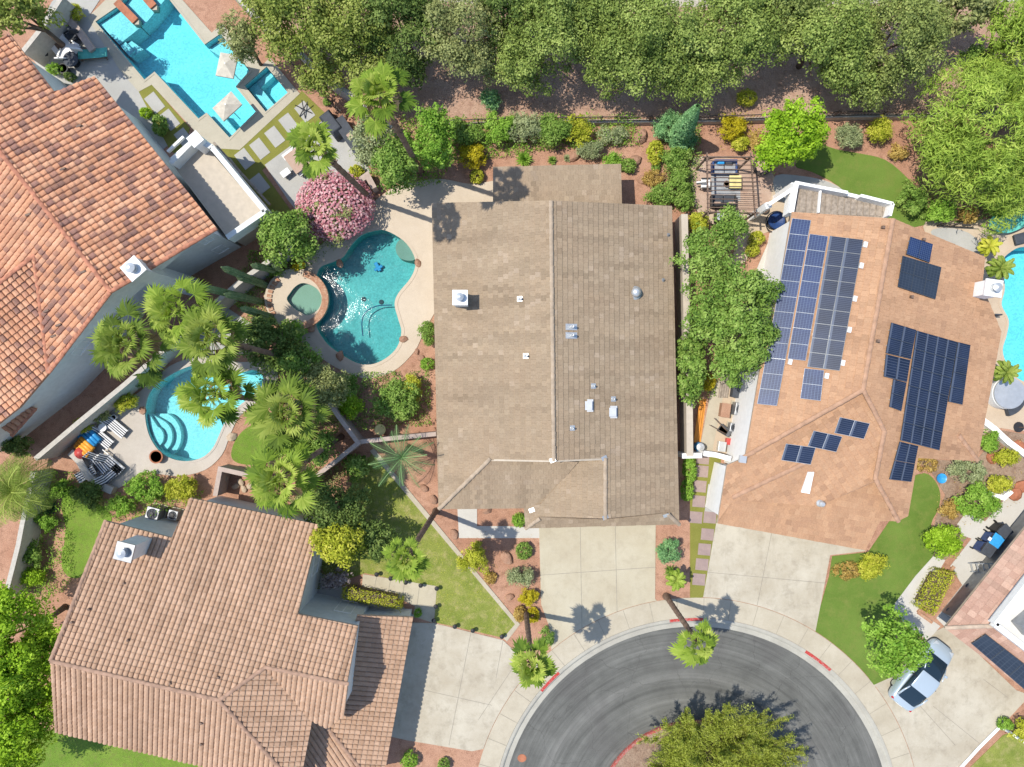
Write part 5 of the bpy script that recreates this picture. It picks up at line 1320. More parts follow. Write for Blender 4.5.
# Italian cypress beside the pergola
t = thing('cypress_tree', 'tall narrow cypress tree leaning away beside the pergola', 'tree', W(676, 142)); rng = np.random.default_rng(4)
n = 5200; zz = rng.uniform(0.02, 1, n) ** .85; b0 = np.array(W(676, 142)); b1 = np.array(W(697, 107, 5.4)); an = rng.uniform(0, 2 * PI, n)
rr = .62 * np.sin(PI * np.clip(.12 + .88 * (1 - zz), 0, 1) * .62) * rng.uniform(.75, 1.08, n)
dd = np.stack([np.cos(an), np.sin(an), np.full(n, .35)], 1); P = b0 + (b1 - b0) * zz[:, None] + dd * rr[:, None] * np.array([1, 1, 0]); P[:, 2] += .1
leaf_object('crown', P, dd + unit(rng, n) * .5, .2, .09, .5 + rng.normal(0, .2, n), M['l_blue'], t); mb = MB(); mb.tube([W(676, 142), W(685, 128, 2.4)], [.1, .05]); mb.build('trunk', B, t)

# ------------------------------------------------------------------ palms
PB = M['palmbark']
fan_palm('tall street palm casting its shadow on the middle driveway', (532, 664), (526, 612), 8.2, 1.15, M['l_palm'], PB, 15, 1, leaflets=19, lwid=.11, fan=.6)
fan_palm('tall street palm whose crown hangs over the road', (698, 643), (666, 596), 6.6, 1.2, M['l_palm'], PB, 14, 2, leaflets=19, lwid=.11, fan=.6)
fan_palm('curved trunk palm on the lower lawn beside the brown roof corner', (406, 558), (436, 511), 9.2, 1.15, M['l_palm'], PB, 15, 3, leaflets=19, lwid=.1, fan=.58)
fan_palm('tall palm leaning over the tree row from the rear bed', (379, 96), (421, 172), 13.6, 1.4, M['l_palm'], PB, 18, 4, lwid=.1, fan=.55, skirt=M['l_dead'])
fan_palm('palm above the outdoor dining table', (315, 146), (372, 200), 13, 1.1, M['l_palm'], PB, 16, 5, lwid=.11, fan=.58)
GP = 'fan palms around the lagoon pool'
fan_palm('fan palm nearest the terracotta roof edge over the shaded side yard', (127, 344), (176, 350), 8.5, 2.01, M['l_palm2'], PB, 24, 6, GP, M['l_dead'])
fan_palm('fan palm over the bright cactus bed beside the white house wall', (176, 312), (222, 326), 8, 1.84, M['l_palm'], PB, 22, 7, GP)
fan_palm('fan palm over the upper end of the lagoon pool', (212, 338), (298, 360), 8.6, 2.01, M['l_palm2'], PB, 24, 8, GP, M['l_dead'])
fan_palm('fan palm spreading directly over the lagoon pool water', (214, 394), (266, 400), 7.6, 2.01, M['l_palm'], PB, 24, 9, GP, M['l_dead'])
fan_palm('big fan palm right of the oval lawn', (288, 412), (330, 400), 7, 2.13, M['l_palm2'], PB, 26, 10, GP, M['l_dead'])
fan_palm('big fan palm above the tan roof with its long trunk shown', (281, 478), (341, 437), 7.6, 2.07, M['l_palm'], PB, 26, 11, GP, M['l_dead'])
feather_palm('dark feather leaved palm spreading beside the brown house wall', (402, 457), (409, 447), 3.2, 2.3, M['l_date'], PB, 22, 12, lw=.012, ll=.2)
feather_palm('large drooping palm at the left photo edge', (16, 490), (36, 482), 4.8, 2.4, M['l_palm2'], PB, 54, 13, lw=.018, ll=.42)
feather_palm('small palm above the curving cyan pool', (1000, 268), (997, 268), 2.0, .9, M['l_palm2'], PB, 26, 14, tr=.09)
feather_palm('small palm between the white spa and the cyan pool', (1006, 372), (1003, 371), 2.0, .85, M['l_palm2'], PB, 26, 15, tr=.09)
feather_palm('yellowish fountain palm by the round patio of the orange roofed house', (989, 246), (986, 247), 1.4, .75, M['l_yg'], PB, 24, 16, tr=.08)
feather_palm('small green palm at the head of the front driveway side bed', (676, 580), (672, 578), 1.6, .8, M['l_palm'], PB, 18, 17, tr=.08)

# ------------------------------------------------------------------ shrubs
GS = 'shrubs in the planted beds'
for a in [
    # label, x, y, r, material, height, ry, leaf
    ('bright yellow shrub in the rear bed behind the brown house', 473, 156, 14, 'l_yel', 1.3, 16, .1),
    ('small yellow green shrub tucked under the yellow rear shrub', 477, 176, 7, 'l_yg', .7, 7, .09),
    ('dull green shrub left of the leafy rear hedge', 465, 130, 18.3, 'l_mid', 1.54, 15.68, .12),
    ('leafy green shrub at the start of the rear hedge', 498, 129, 20.74, 'l_bright', 1.65, 19.04, .12),
    ('pinkish green shrub in the middle of the rear hedge', 526, 128, 21.96, 'l_grey', 1.65, 16.8, .12),
    ('dense green shrub at the right end of the rear hedge', 553, 130, 20.74, 'l_mid', 1.76, 17.92, .12),
    ('yellowish green shrub closing the rear hedge near the fence', 576, 130, 17.08, 'l_yg', 1.54, 15.68, .11),
    ('grey green mounded shrub beside the boulder behind the brown house', 590, 149, 15, 'l_grey', 1.1, 12, .09),
    ('pale grey shrub below the rail fence', 614, 136, 17, 'l_grey', 1.0, 9, .09),
    ('low green shrub at the corner of the patio roof', 613, 161, 11, 'l_bright', .9, 9, .1),
    ('small green shrub just right of the patio roof corner', 628, 166, 8, 'l_mid', .8, 7, .1),
    ('blue green conifer shrub beside the cypress', 670, 128, 17, 'l_blue', 1.8, 15, .1),
    ('bushy blue green shrub at the foot of the cypress', 682, 140, 15, 'l_blue', 1.4, 13, .1),
    ('round green shrub between cypress and pergola', 677, 160, 15, 'l_mid', 1.6, 14, .12),
    ('round green shrub beside the pergola corner', 679, 180, 15, 'l_mid', 1.6, 14, .12),
    ('square green hedge shrub at the rear corner of the brown house', 662, 196, 16, 'l_mid', 1.5, 11, .11),
    ('green hedge shrub at the start of the cream boundary wall', 684, 200, 11, 'l_mid', 1.4, 11, .11),
    ('yellow green upright shrub left of the round pergola shrubs', 655, 152, 8, 'l_yg', 1.0, 12, .1),
    ('tiny round shrub on the red gravel behind the brown house', 656, 168, 4, 'l_mid', .5, 4, .08),
    ('rusty dry shrub on the red gravel behind the brown house', 653, 178, 10, 'l_rust', .7, 8, .09),
    ('bright yellow shrub right of the cypress by the rail fence', 732, 128, 15, 'l_yel', 1.4, 14, .11),
    ('thin yellow shrub leaning below the yellow fence shrub', 741, 143, 9, 'l_yg', 1.0, 9, .1),
    ('rusty twiggy shrub between yellow fence shrub and lime tree', 756, 140, 11, 'l_rust', 1.0, 11, .09),
    ('round silvery clipped shrub beside the turf', 849, 136, 15, 'l_grey', 1.4, 15, .09),
    ('round bright green clipped shrub beside the silvery one', 880, 132, 15, 'l_yg', 1.4, 14, .09),
    ('yellowish low shrub at the far turf edge', 898, 152, 11, 'l_rust', .7, 9, .09),
    ('yellow green ball shrub by the white house wall near the pergola', 757, 238, 7, 'l_yg', .9, 7, .08),
    ('second yellow green ball shrub by the white house wall', 752, 250, 7.5, 'l_yg', .9, 6, .08),
    ('yellow olive shrub at the top of the tall leafy tree', 698, 222, 12, 'l_yg', 1.5, 11, .11),
    ('small yellow flowering shrub at the foot of the cream wall', 707, 381, 8, 'l_yel', 1.0, 8, .09),
    ('round green shrub against the cream boundary wall end', 690, 386, 12, 'l_mid', 1.5, 13, .11),
    ('leafy green strip shrub in the shaded side yard', 690, 468, 7, 'l_bright', 1.0, 16, .1),
    ('lower leafy green shrub in the shaded side yard', 687, 491, 6, 'l_bright', .9, 12, .1),
    ('golden green round shrub on red gravel beside the lower lawn', 473, 556, 16, 'l_yg', 1.5, 15, .1),
    ('grey green mounded shrub beside the middle driveway', 521, 576, 15, 'l_grey', 1.1, 10, .09),
    ('yellow flowering shrub at the driveway edge above the orange flowers', 529, 596, 11, 'l_yel', .9, 9, .09),
    ('orange flowering shrub at the foot of the street palm', 520, 614, 6, 'l_rust', .7, 8, .09),
    ('orange yellow shrub right of the street palm foot', 533, 615, 6, 'l_yel', .6, 8, .09),
    ('dark green shrub near the pavement by the street palm', 546, 636, 9, 'l_mid', .9, 10, .1),
    ('small round green shrub by the front entry path', 519, 520, 7, 'l_bright', .8, 7, .08),
    ('small twiggy green shrub in the front gravel bed', 524, 551, 8, 'l_mid', .8, 9, .09),
    ('rusty low plant in the front gravel bed', 490, 578, 6, 'l_rust', .4, 6, .08),
    ('dark blue green pyramid shrub beside the garage', 670, 551, 13, 'l_blue', 1.3, 16, .09),
    ('green shrub at the upper left corner of the brown roof by the pool', 427, 333, 9, 'l_mid', 1.0, 13, .1),
    ('small round shrub below the pool boulders by the brown house', 427, 364, 7, 'l_bright', .7, 6, .09),
    ('large dark domed shrub at the lower end of the teal pool deck', 397, 398, 26, 'l_mid', 2.0, 23, .13),
    ('lime shrub on the outer side of the large domed shrub', 412, 388, 10, 'l_yg', 1.6, 14, .1),
    ('bright green shrub where the pinkish walls meet', 350, 408, 14, 'l_lime', 1.5, 13, .11),
    ('green shrub at the lower left edge of the teal pool deck', 345, 386, 16, 'l_mid', 1.3, 12, .12),
    ('bright green shrub between cacti and teal pool deck', 293, 332, 15, 'l_bright', 1.2, 12, .11),
    ('leafy shrub right of the broad bush tree by the oleander', 306, 248, 14, 'l_mid', 1.5, 11, .11),
    ('dark round shrub left of the hot tub', 275, 268, 10, 'l_mid', 1.2, 9, .1),
    ('yellow flowering low shrub above the hot tub', 298, 266, 7, 'l_yel', .6, 6, .09),
    ('leafy green shrub on the lower lawn side of the pinkish wall', 356, 468, 15, 'l_mid', 1.3, 17, .13),
    ('dusty olive shrub under the long trunk palm', 305, 500, 20, 'l_olive', 1.6, 14, .13),
    ('large leafy green hedge shrub below the striped loungers', 146, 486, 22, 'l_bright', 1.6, 15, .12),
    ('yellow tinted hedge shrub beside the lagoon pool deck', 182, 489, 18, 'l_yg', 1.6, 14, .12),
    ('green shrub at the corner of the upper tan roof', 122, 505, 14, 'l_bright', 1.3, 10, .11),
    ('yellow green shrub against the grey boundary wall by the floats', 84, 425, 9, 'l_yg', 1.0, 8, .1),
    ('dark rusty shrub along the grey boundary wall', 100, 414, 10, 'l_olive', 1.0, 9, .1),
    ('dark green shrub with yellow top along the grey boundary wall', 126, 402, 14, 'l_yg', 1.2, 10, .1),
    ('dark shrub along the grey wall under the palm', 148, 380, 14, 'l_dark', 1.2, 10, .12),
    ('dark shaded shrub at the top of the left lawn', 88, 495, 17, 'l_dark', 1.5, 16, .12),
    ('bright leafy plant at the left lawn border', 60, 491, 9, 'l_bright', .9, 10, .12),
    ('green shrub in the left lawn border beside the grey wall', 45, 522, 11, 'l_bright', 1.1, 9, .11),
    ('dark clipped shrub in the lower left lawn border', 32, 553, 12, 'l_mid', 1.2, 14, .11),
    ('bright shrub at the lower end of the left lawn border', 33, 577, 12, 'l_lime', 1.1, 8, .11),
    ('dusty shrub at the left edge below the terracotta corner roof', 18, 446, 17, 'l_dark', 1.6, 13, .12),
    ('bare purple grey shrub beside the box hedge', 336, 578, 17, 'l_bare', 1.4, 13, .16),
    ('small bright shrub at the garage corner of the tan house', 418, 613, 4, 'l_bright', .5, 4, .07),
    ('green shrub on red gravel at the lower garage corner', 410, 760, 8, 'l_bright', .8, 8, .09),
    ('dark small shrub on red gravel by the kerb', 444, 765, 6, 'l_mid', .7, 6, .09),
    ('round green shrub by the low white planter wall', 988, 441, 13, 'l_bright', 1.1, 12, .1),
    ('wide blue grey mounded shrub below the solar roof', 966, 472, 21, 'l_grey', 1.1, 13, .1),
    ('large round bright green shrub above the bins', 977, 503, 24, 'l_bright', 1.6, 17, .11),
    ('round lime clipped shrub beside the front turf', 943, 539, 22, 'l_lime', 1.7, 18, .1),
    ('golden green shrub at the corner of the orange roof', 873, 566, 15, 'l_yg', 1.2, 16, .1),
    ('low rusty green groundcover left of the golden green shrub', 846, 570, 14, 'l_rust', .5, 8, .09),
    ('yellow green shrub inside the curved white kerb wall', 998, 484, 14, 'l_yg', 1.1, 10, .1),
    ('rusty orange grass clump beside the front turf', 950, 507, 13, 'l_rust', .7, 11, .1),
    ('thin olive groundcover at the turf tip under the solar roof', 925, 464, 12, 'l_rust', .4, 7, .09),
    ('green yellow shrub beside the gravel above the curved kerb', 1005, 457, 13, 'l_yg', 1.0, 8, .1),
    ('round yellow green shrub at the lower right edge', 1022, 732, 13, 'l_yg', 1.1, 13, .1),
    ('small green shrub behind the lower right white edging', 1006, 724, 8, 'l_bright', .7, 6, .09),
    ('small bright shrub at the top of the fire pit patio', 74, 12, 8, 'l_yg', .9, 8, .09),
    ('small shrub between terracotta roof and patio', 36, 49, 6, 'l_bright', .9, 6, .09),
    ('small shrub beside the patio planter near the roof corner', 55, 69, 7, 'l_bright', .8, 5, .09),
    ('dark small shrub at the inner roof corner of the patio', 70, 77, 5, 'l_dark', .8, 4, .09),
    ('lime shrub beside the shaded strip of the terracotta house', 146, 113, 6, 'l_lime', .8, 5, .09),
    ('green strip shrub along the wall of the terracotta house', 160, 126, 7, 'l_mid', .9, 10, .1),
    ('tiny green shrub on the bare slope by the wire fence', 327, 102, 4, 'l_mid', .4, 3.5, .07),
    ('small green shrub on the bare slope beside the spa corner', 313, 85, 4, 'l_mid', .4, 3, .07),
    ('yellow green plant beside the low stone wall and counter', 357, 172, 7, 'l_yg', .8, 7, .1),
    ('leafy plant at the lower side of the dining palm', 319, 177, 10, 'l_bright', .9, 8, .12),
    ('green shrub under the tree row by the shaded verge', 490, 100, 11, 'l_blue', 1.1, 11, .1),
    ('small yellow green shrub at the verge by the lime tree', 747, 98, 9, 'l_yg', .9, 8, .1),
    ('dark green shrub between willow tree and verge', 975, 58, 16, 'l_mid', 1.6, 14, .12),
    ('dark bush at the foot of the willow tree by the turf', 912, 200, 14, 'l_mid', 1.6, 18, .13),
    ('leafy bush under the willow beside the white spaced fence', 940, 212, 16, 'l_bright', 1.5, 11, .12),
    ('rusty bush under the willow beside the teal hammock', 968, 215, 10, 'l_rust', 1.2, 9, .1),
    ('green bush at the foot of the willow near the hammock', 1000, 206, 16, 'l_bright', 1.5, 11, .12),
]:
    shrub(a[0], a[1], a[2], a[3], M[a[4]], a[5], a[6], leaf=a[7], clump=max(.1, min(.28, a[3] / S * .3)), group=GS, seed=int(a[1] * 3 + a[2]), dens=1.1 if a[4] != 'l_bare' else .6, stem=B if a[3] > 9 else None)
# agave like rosettes
spiky('pointed green agave in the rear bed by the patio roof', 524, 160, 11, M['l_bright'], 70, h=.7)
spiky('low dark spiky plant beside the garage bed', 670, 571, 9, M['l_mid'], 50)
spiky('spiky yucca in the shaded left lawn border', 52, 508, 10, M['l_date'], 60)
spiky('thin spiky plant on the gravel beside the pool house corner', 552, 161, 6, M['l_mid'], 40)
spiky('small spiky plant by the boulder in the rear bed', 567, 159, 5, M['l_grey'], 36)
# clipped hedges
def hedge(label, px, h, mat, group=None, leaf=.09, dens=260):
    P = [W(*p, h) for p in px]; c = sum(P, Vector()) / len(P); t = thing('hedge', label, 'hedge', (c.x, c.y, 0), group)
    rng = np.random.default_rng(int(px[0][0])); a, b, d, e = P; ar = (b - a).length * (d - b).length; n = int(ar * dens)
    u, v = rng.uniform(0, 1, n), rng.uniform(0, 1, n)
    A, Bq, D, Eq = (np.array(q) for q in (a, b, d, e))
    top = (A * (1 - u)[:, None] + Bq * u[:, None]) * (1 - v)[:, None] + (Eq * (1 - u)[:, None] + D * u[:, None]) * v[:, None]
    edge = np.minimum(np.minimum(u, 1 - u) * (b - a).length, np.minimum(v, 1 - v) * (d - b).length)
    z = h * (1 - .25 * np.exp(-edge / .12)) + rng.normal(0, .05, n); top[:, 2] = z
    m = n // 1; s = rng.uniform(0, 4, m); k = s.astype(int); f = s - k; Q = np.array([A, Bq, D, Eq, A]); sd = Q[k] * (1 - f)[:, None] + Q[k + 1] * f[:, None]
    sd[:, 2] = rng.uniform(.05, h, m); sd[:, :2] += rng.normal(0, .05, (m, 2)); nn = sd - np.array([c.x, c.y, h / 2]); nn /= np.linalg.norm(nn, axis=1, keepdims=True)
    C = np.concatenate([top, sd]); Nn = np.concatenate([np.array([0, 0, 1.]) + unit(rng, n) * .8, nn + unit(rng, m) * .6])
    leaf_object('foliage', C, Nn, leaf * rng.uniform(.8, 1.5, n + m), leaf * .7, .5 + rng.normal(0, .22, n + m), mat, t)
    mb = MB(); mb.prism([((p - c) * .8 + c) for p in P], 0, h * .75); mb.build('stem', B, t)
hedge('clipped box hedge with yellow tinted top beside the grey courtyard', [(343, 587), (402, 599), (400, 611), (341, 600)], 1.1, M['l_yg'])
hedge('long lime hedge in the brick edged bed beside the pinkish roof', [(937, 570), (958, 574), (936, 616), (917, 606)], .8, M['l_yg'])
# columnar cacti ------------------------------------------------------------
def cactus(label, base, tips, r=.2):
    g = W(*base); t = thing('cactus', label, 'cactus', g, 'columnar cacti beside the hot tub')
    for k, (x, y, h) in enumerate(tips):
        top = W(x, y, h); mid = g.lerp(top, .45) + Vector((0, 0, h * .06)); n = 14; mb = MB(); vs = []; st = 9
        for i in range(st + 1):
            s = i / st; p = g * (1 - s) ** 2 + mid * 2 * s * (1 - s) + top * s * s; rr = r * (1 if s < .85 else max(.15, 1 - ((s - .85) / .15) ** 2 * .85))
            for q in range(n): a = 2 * PI * q / n; f = rr * (1.12 if q % 2 else .82); vs.append(p + Vector((math.cos(a) * f, math.sin(a) * f, 0)))
        mb.add(vs, [(i * n + q, i * n + (q + 1) % n, (i + 1) * n + (q + 1) % n, (i + 1) * n + q) for i in range(st) for q in range(n)] + [tuple(range(st * n, st * n + n))])
        mb.build('stem', M['l_cactusm'], t)
M['l_cactusm'] = mottled('cactus_skin', (.10, .17, .07), (.2, .28, .12), (.3, .36, .19), s1=2, s2=6, s3=30)
cactus('tall ribbed cactus reaching furthest towards the white house wall', (268, 286), [(221, 267, 4.6), (236, 276, 3.2)])
cactus('leaning ribbed cactus with the longest stem beside the palm', (262, 302), [(197, 286, 5.2), (224, 294, 3.8)])
cactus('short ribbed cactus nearest the grey wall top', (282, 272), [(251, 265, 3.2), (274, 264, 2.2)])
cactus('ribbed cactus with fanned stems below the hot tub', (275, 318), [(240, 308, 3.6), (252, 320, 2.6), (258, 325, 2.2)])
cactus('dark ribbed cactus beside the lower palm crown', (268, 335), [(246, 326, 2.6), (250, 340, 2.4)])
# low planting nobody could count, as leaf litter and ground cover ------------
def cover(name, px, mat, dens, leaf, h, seed=0, patch=.55, scale=.5, label=None):
    P = [W(*p) for p in px]; rng = np.random.default_rng(seed)
    x0, x1 = min(p.x for p in P), max(p.x for p in P); y0, y1 = min(p.y for p in P), max(p.y for p in P)
    n = int((x1 - x0) * (y1 - y0) * dens); q = np.stack([rng.uniform(x0, x1, n), rng.uniform(y0, y1, n)], 1)
    ins = np.zeros(n, bool); j = len(P) - 1
    for i in range(len(P)):
        a, b = P[i], P[j]
        c = ((a.y > q[:, 1]) != (b.y > q[:, 1])) & (q[:, 0] < (b.x - a.x) * (q[:, 1] - a.y) / ((b.y - a.y) or 1e-9) + a.x); ins ^= c; j = i
    ph = rng.uniform(0, 6, 6); w = sum(np.sin(q[:, 0] * f * scale * 3 + ph[k]) * np.sin(q[:, 1] * f * scale * 3.3 + ph[k + 3]) for k, f in enumerate((1, 1.9, 3.7))) / 2 + rng.normal(0, .25, n)
    ins &= w > (patch - .5) * 1.6
    q = q[ins]; w = w[ins]; n = len(q); z = rng.uniform(.02, 1, n) ** 1.5 * h * np.clip(.4 + w, .2, 1.2)
    leaf_object(name, np.column_stack([q, z + .03]), unit(rng, n) * .8 + np.array([0, 0, .8]), leaf * rng.uniform(.6, 1.4, n), leaf * .6, .5 + rng.normal(0, .22, n) + w * .12, mat)
    o = COL.objects[-1]; return tag(o, label, 'ground cover', kind='stuff')
cover('ground_cover', [(385, 122), (505, 118), (640, 116), (640, 146), (560, 150), (450, 165), (440, 185), (400, 190), (370, 175), (365, 140)], M['l_bright'], 260, .11, 1.2, 1, .22, label='mixed leafy planting filling the rear bed below the rail fence')
cover('ground_cover', [(250, 250), (300, 262), (262, 300), (275, 330), (330, 372), (345, 420), (300, 500), (255, 490), (275, 420), (250, 350), (235, 300)], M['l_mid'], 220, .12, .9, 2, .3, label='dark leafy undergrowth below the cacti and fan palms')
cover('ground_cover', [(300, 480), (345, 455), (350, 475), (325, 520), (345, 570), (318, 590), (312, 540)], M['l_olive'], 220, .12, 1.0, 3, .3, label='olive undergrowth between the tan roof and the lower lawn')
cover('ground_cover', [(360, 372), (430, 370), (432, 425), (360, 430), (330, 400)], M['l_mid'], 220, .11, 1.0, 4, .3, label='leafy planting round the domed shrub by the brown house')
cover('ground_cover', [(30, 470), (75, 470), (72, 590), (20, 600), (28, 540)], M['l_bright'], 200, .11, .8, 5, .4, label='leafy planting along the left lawn border')
cover('ground_cover', [(70, 470), (110, 500), (205, 490), (200, 505), (120, 522), (85, 505)], M['l_bright'], 240, .11, 1.0, 6, .22, label='leafy planting between lagoon pool yard and tan roof')
cover('leaf_litter', [(380, 60), (940, 60), (940, 116), (395, 120)], M['l_dead'], 22, .07, .03, 7, .6, label='dry leaf litter under the tree row')
cover('leaf_litter', [(440, 540), (510, 520), (535, 530), (540, 630), (520, 620)], M['l_dead'], 22, .06, .03, 8, .6, label='dry leaves on the red front gravel')
cover('ground_cover', [(690, 200), (705, 205), (735, 240), (738, 340), (712, 400), (693, 400)], M['l_mid'], 110, .12, .6, 9, .5, label='leafy undergrowth along the cream boundary wall')
cover('ground_cover', [(640, 146), (690, 150), (690, 205), (650, 205), (645, 175)], M['l_yg'], 60, .09, .4, 10, .7, label='sparse yellow green plants on the gravel by the rear roof corner')
cover('ground_cover', [(940, 455), (1024, 435), (1024, 500), (960, 530), (935, 520)], M['l_rust'], 40, .08, .25, 11, .7, label='sparse rusty plants in the gravel bed below the solar roof')
cover('ground_cover', [(900, 180), (935, 175), (1040, 190), (1040, 214), (950, 224), (912, 222)], M['l_mid'], 120, .13, .8, 12, .4, label='dark undergrowth below the willow tree')
cover('ground_cover', [(205, -20), (240, 5), (300, 90), (345, 118), (330, 122), (260, 45)], M['l_rust'], 30, .08, .2, 13, .72, label='sparse dry plants on the bare slope by the wire fence')
cover('grass_tufts', [(372, 455), (515, 624), (503, 637), (435, 621), (437, 590), (365, 574), (330, 585), (325, 520)], M['l_yg'], 55, .06, .04, 14, .3, label='short grass blades on the lower lawn')

cover('ground_cover', [(655, 118), (700, 118), (700, 150), (692, 212), (668, 212), (662, 160)], M['l_mid'], 240, .11, 1.1, 21, .15, label='leafy hedge growth between cypress and cream boundary wall')
cover('ground_cover', [(715, 115), (765, 112), (765, 150), (720, 152)], M['l_yel'], 90, .1, .7, 22, .45, label='yellow flowering growth beside the pergola')
cover('ground_cover', [(455, 545), (488, 540), (512, 600), (505, 612)], M['l_rust'], 40, .07, .25, 23, .6, label='sparse dry growth on the red front gravel')
cover('ground_cover', [(330, 225), (365, 225), (320, 262), (285, 278), (275, 262), (305, 245)], M['l_mid'], 160, .11, .7, 24, .35, label='leafy growth below the pink oleander')
# ------------------------------------------------------------------ garden furniture and small things
def at(t, name, mb, m, parent=None, bevel=0, smooth=False): return mb.build(name, M[m], parent or t, smooth, bevel)
def local(g, rz):
    c, s = math.cos(rz), math.sin(rz)
    return lambda x, y, z=0: Vector((g.x + x * c - y * s, g.y + x * s + y * c, g.z + z))
def chaise(label, px, rz, frame, stripes, group=None, back=R(25), z=.05, slats=7):
    g = W(*px); g.z = z; L = local(g, rz); t = thing('lounge_chair', label, 'lounge chair', g, group)
    for x in (-.8, .75):
        for y in (-.27, .27):
            mb = MB(); mb.bar(L(x, y, 0), L(x, y, .3), .05, .05); at(t, 'leg', mb, frame)
    mb = MB()
    for y in (-.3, .3): mb.bar(L(-.92, y, .3), L(.92, y, .3), .05, .05)
    at(t, 'frame', mb, frame)
    for nm, x0, x1, ang in (('seat', -.9, .35, 0), ('backrest', .35, .98, back)):
        mb = MB(); mats = stripes; n = slats
        for k in range(n):
            y = -.29 + .58 * (k + .5) / n
            a, b = L(x0, y, .34), L(x0 + (x1 - x0) * math.cos(ang), y, .34 + (x1 - x0) * math.sin(ang))
            mb.bar(a, b, .58 / n * .98, .03, k % 2)
        mb.build(nm, [M[q] for q in mats], t)
    return t
def chair(label, px, rz, seatm, framem, w=.6, arms=True, group=None, z=.05, name='patio_chair'):
    g = W(*px); g.z = z; L = local(g, rz); t = thing(name, label, 'chair', g, group)
    for x in (-.25, .25):
        for y in (-w / 2 + .04, w / 2 - .04):
            mb = MB(); mb.bar(L(x, y, 0), L(x, y, .38), .05, .05); at(t, 'leg', mb, framem)
    mb = MB(); mb.box(L(0, 0, .42), (.58, w, .1), rz); at(t, 'seat', mb, seatm, bevel=.03)
    mb = MB(); mb.bar(L(-.27, 0, .45), L(-.4, 0, .88), w, .09); at(t, 'backrest', mb, seatm, bevel=.03)
    if arms:
        for y in (-w / 2, w / 2):
            mb = MB(); mb.box(L(-.02, y, .58), (.56, .07, .05), rz); mb.bar(L(.22, y, .0), L(.22, y, .58), .04, .04); at(t, 'armrest', mb, framem)
    return t
def sofa(label, px, rz, w, seatm, framem, cushions=(), z=.05):
    g = W(*px); g.z = z; L = local(g, rz); t = thing('outdoor_sofa', label, 'sofa', g)
    mb = MB(); mb.box(L(0, 0, .2), (.75, w, .3), rz); at(t, 'base', mb, framem, bevel=.02)
    n = max(2, round(w / .7))
    for k in range(n):
        mb = MB(); mb.box(L(.06, -w / 2 + w * (k + .5) / n, .41), (.6, w / n * .95, .14), rz); at(t, 'seat', mb, seatm, bevel=.04)
    mb = MB(); mb.box(L(-.34, 0, .52), (.14, w, .55), rz); at(t, 'backrest', mb, framem, bevel=.03)
    for y in (-w / 2, w / 2):
        mb = MB(); mb.box(L(0, y, .35), (.75, .1, .5), rz); at(t, 'armrest', mb, framem, bevel=.02)
    for y, m in cushions:
        mb = MB(); mb.bar(L(-.2, y - .22, .6), L(-.2, y + .22, .6), .16, .36); at(t, 'cushion', mb, m, bevel=.06)
    return t
def table(label, px, rz, d, topm, legm, h=.72, name='table', cat='table', extra=None, z=.05):
    g = W(*px); g.z = z; L = local(g, rz); t = thing(name, label, cat, g)
    mb = MB(); mb.box(L(0, 0, h), (d[0], d[1], .06), rz); at(t, 'table_top', mb, topm, bevel=.01)
    for x in (-1, 1):
        for y in (-1, 1):
            mb = MB(); p = L(x * (d[0] / 2 - .08), y * (d[1] / 2 - .08)); mb.bar(p, p + Vector((0, 0, h)), .06, .06); at(t, 'leg', mb, legm)
    return t
def round_table(label, px, r, topm, legm, h=.5, name='side_table'):
    g = W(*px); g.z = .05; t = thing(name, label, 'table', g)
    mb = MB(); mb.lathe(g, [(r * .95, h - .03), (r, h - .02), (r, h), (r * .97, h + .01)], 20); at(t, 'table_top', mb, topm)
    mb = MB(); mb.lathe(g, [(r * .55, 0), (r * .5, .03), (.05, .06), (.05, h - .03)], 14); at(t, 'leg', mb, legm); return t
def parasol(label, px, h, d, rz, canm, polem, tilt=.0, base=None):
    c = W(*px, h); g = Vector((c.x, c.y, -.45 if base is None else base)); t = thing('parasol', label, 'parasol', g)
    mb = MB(); mb.bar(g, Vector((c.x, c.y, h + .12)), .05, .05); at(t, 'pole', mb, polem)
    L = local(Vector((c.x, c.y, h)), rz); mb = MB(); a, b = d[0] / 2, d[1] / 2
    vs = [L(-a, -b, -.12 - tilt), L(a, -b, -.12), L(a, b, -.12), L(-a, b, -.12 - tilt), L(0, 0, .12)]
    lo = [v - Vector((0, 0, .1)) for v in vs[:4]]; mb.add(vs + lo, [(0, 1, 4), (1, 2, 4), (2, 3, 4), (3, 0, 4), (0, 5, 6, 1), (1, 6, 7, 2), (2, 7, 8, 3), (3, 8, 5, 0)]); at(t, 'canopy', mb, canm)
    mb = MB()
    for v in vs[:4]: mb.bar(vs[4] - Vector((0, 0, .05)), v - Vector((0, 0, .04)), .02, .02)
    at(t, 'rib', mb, polem); return t
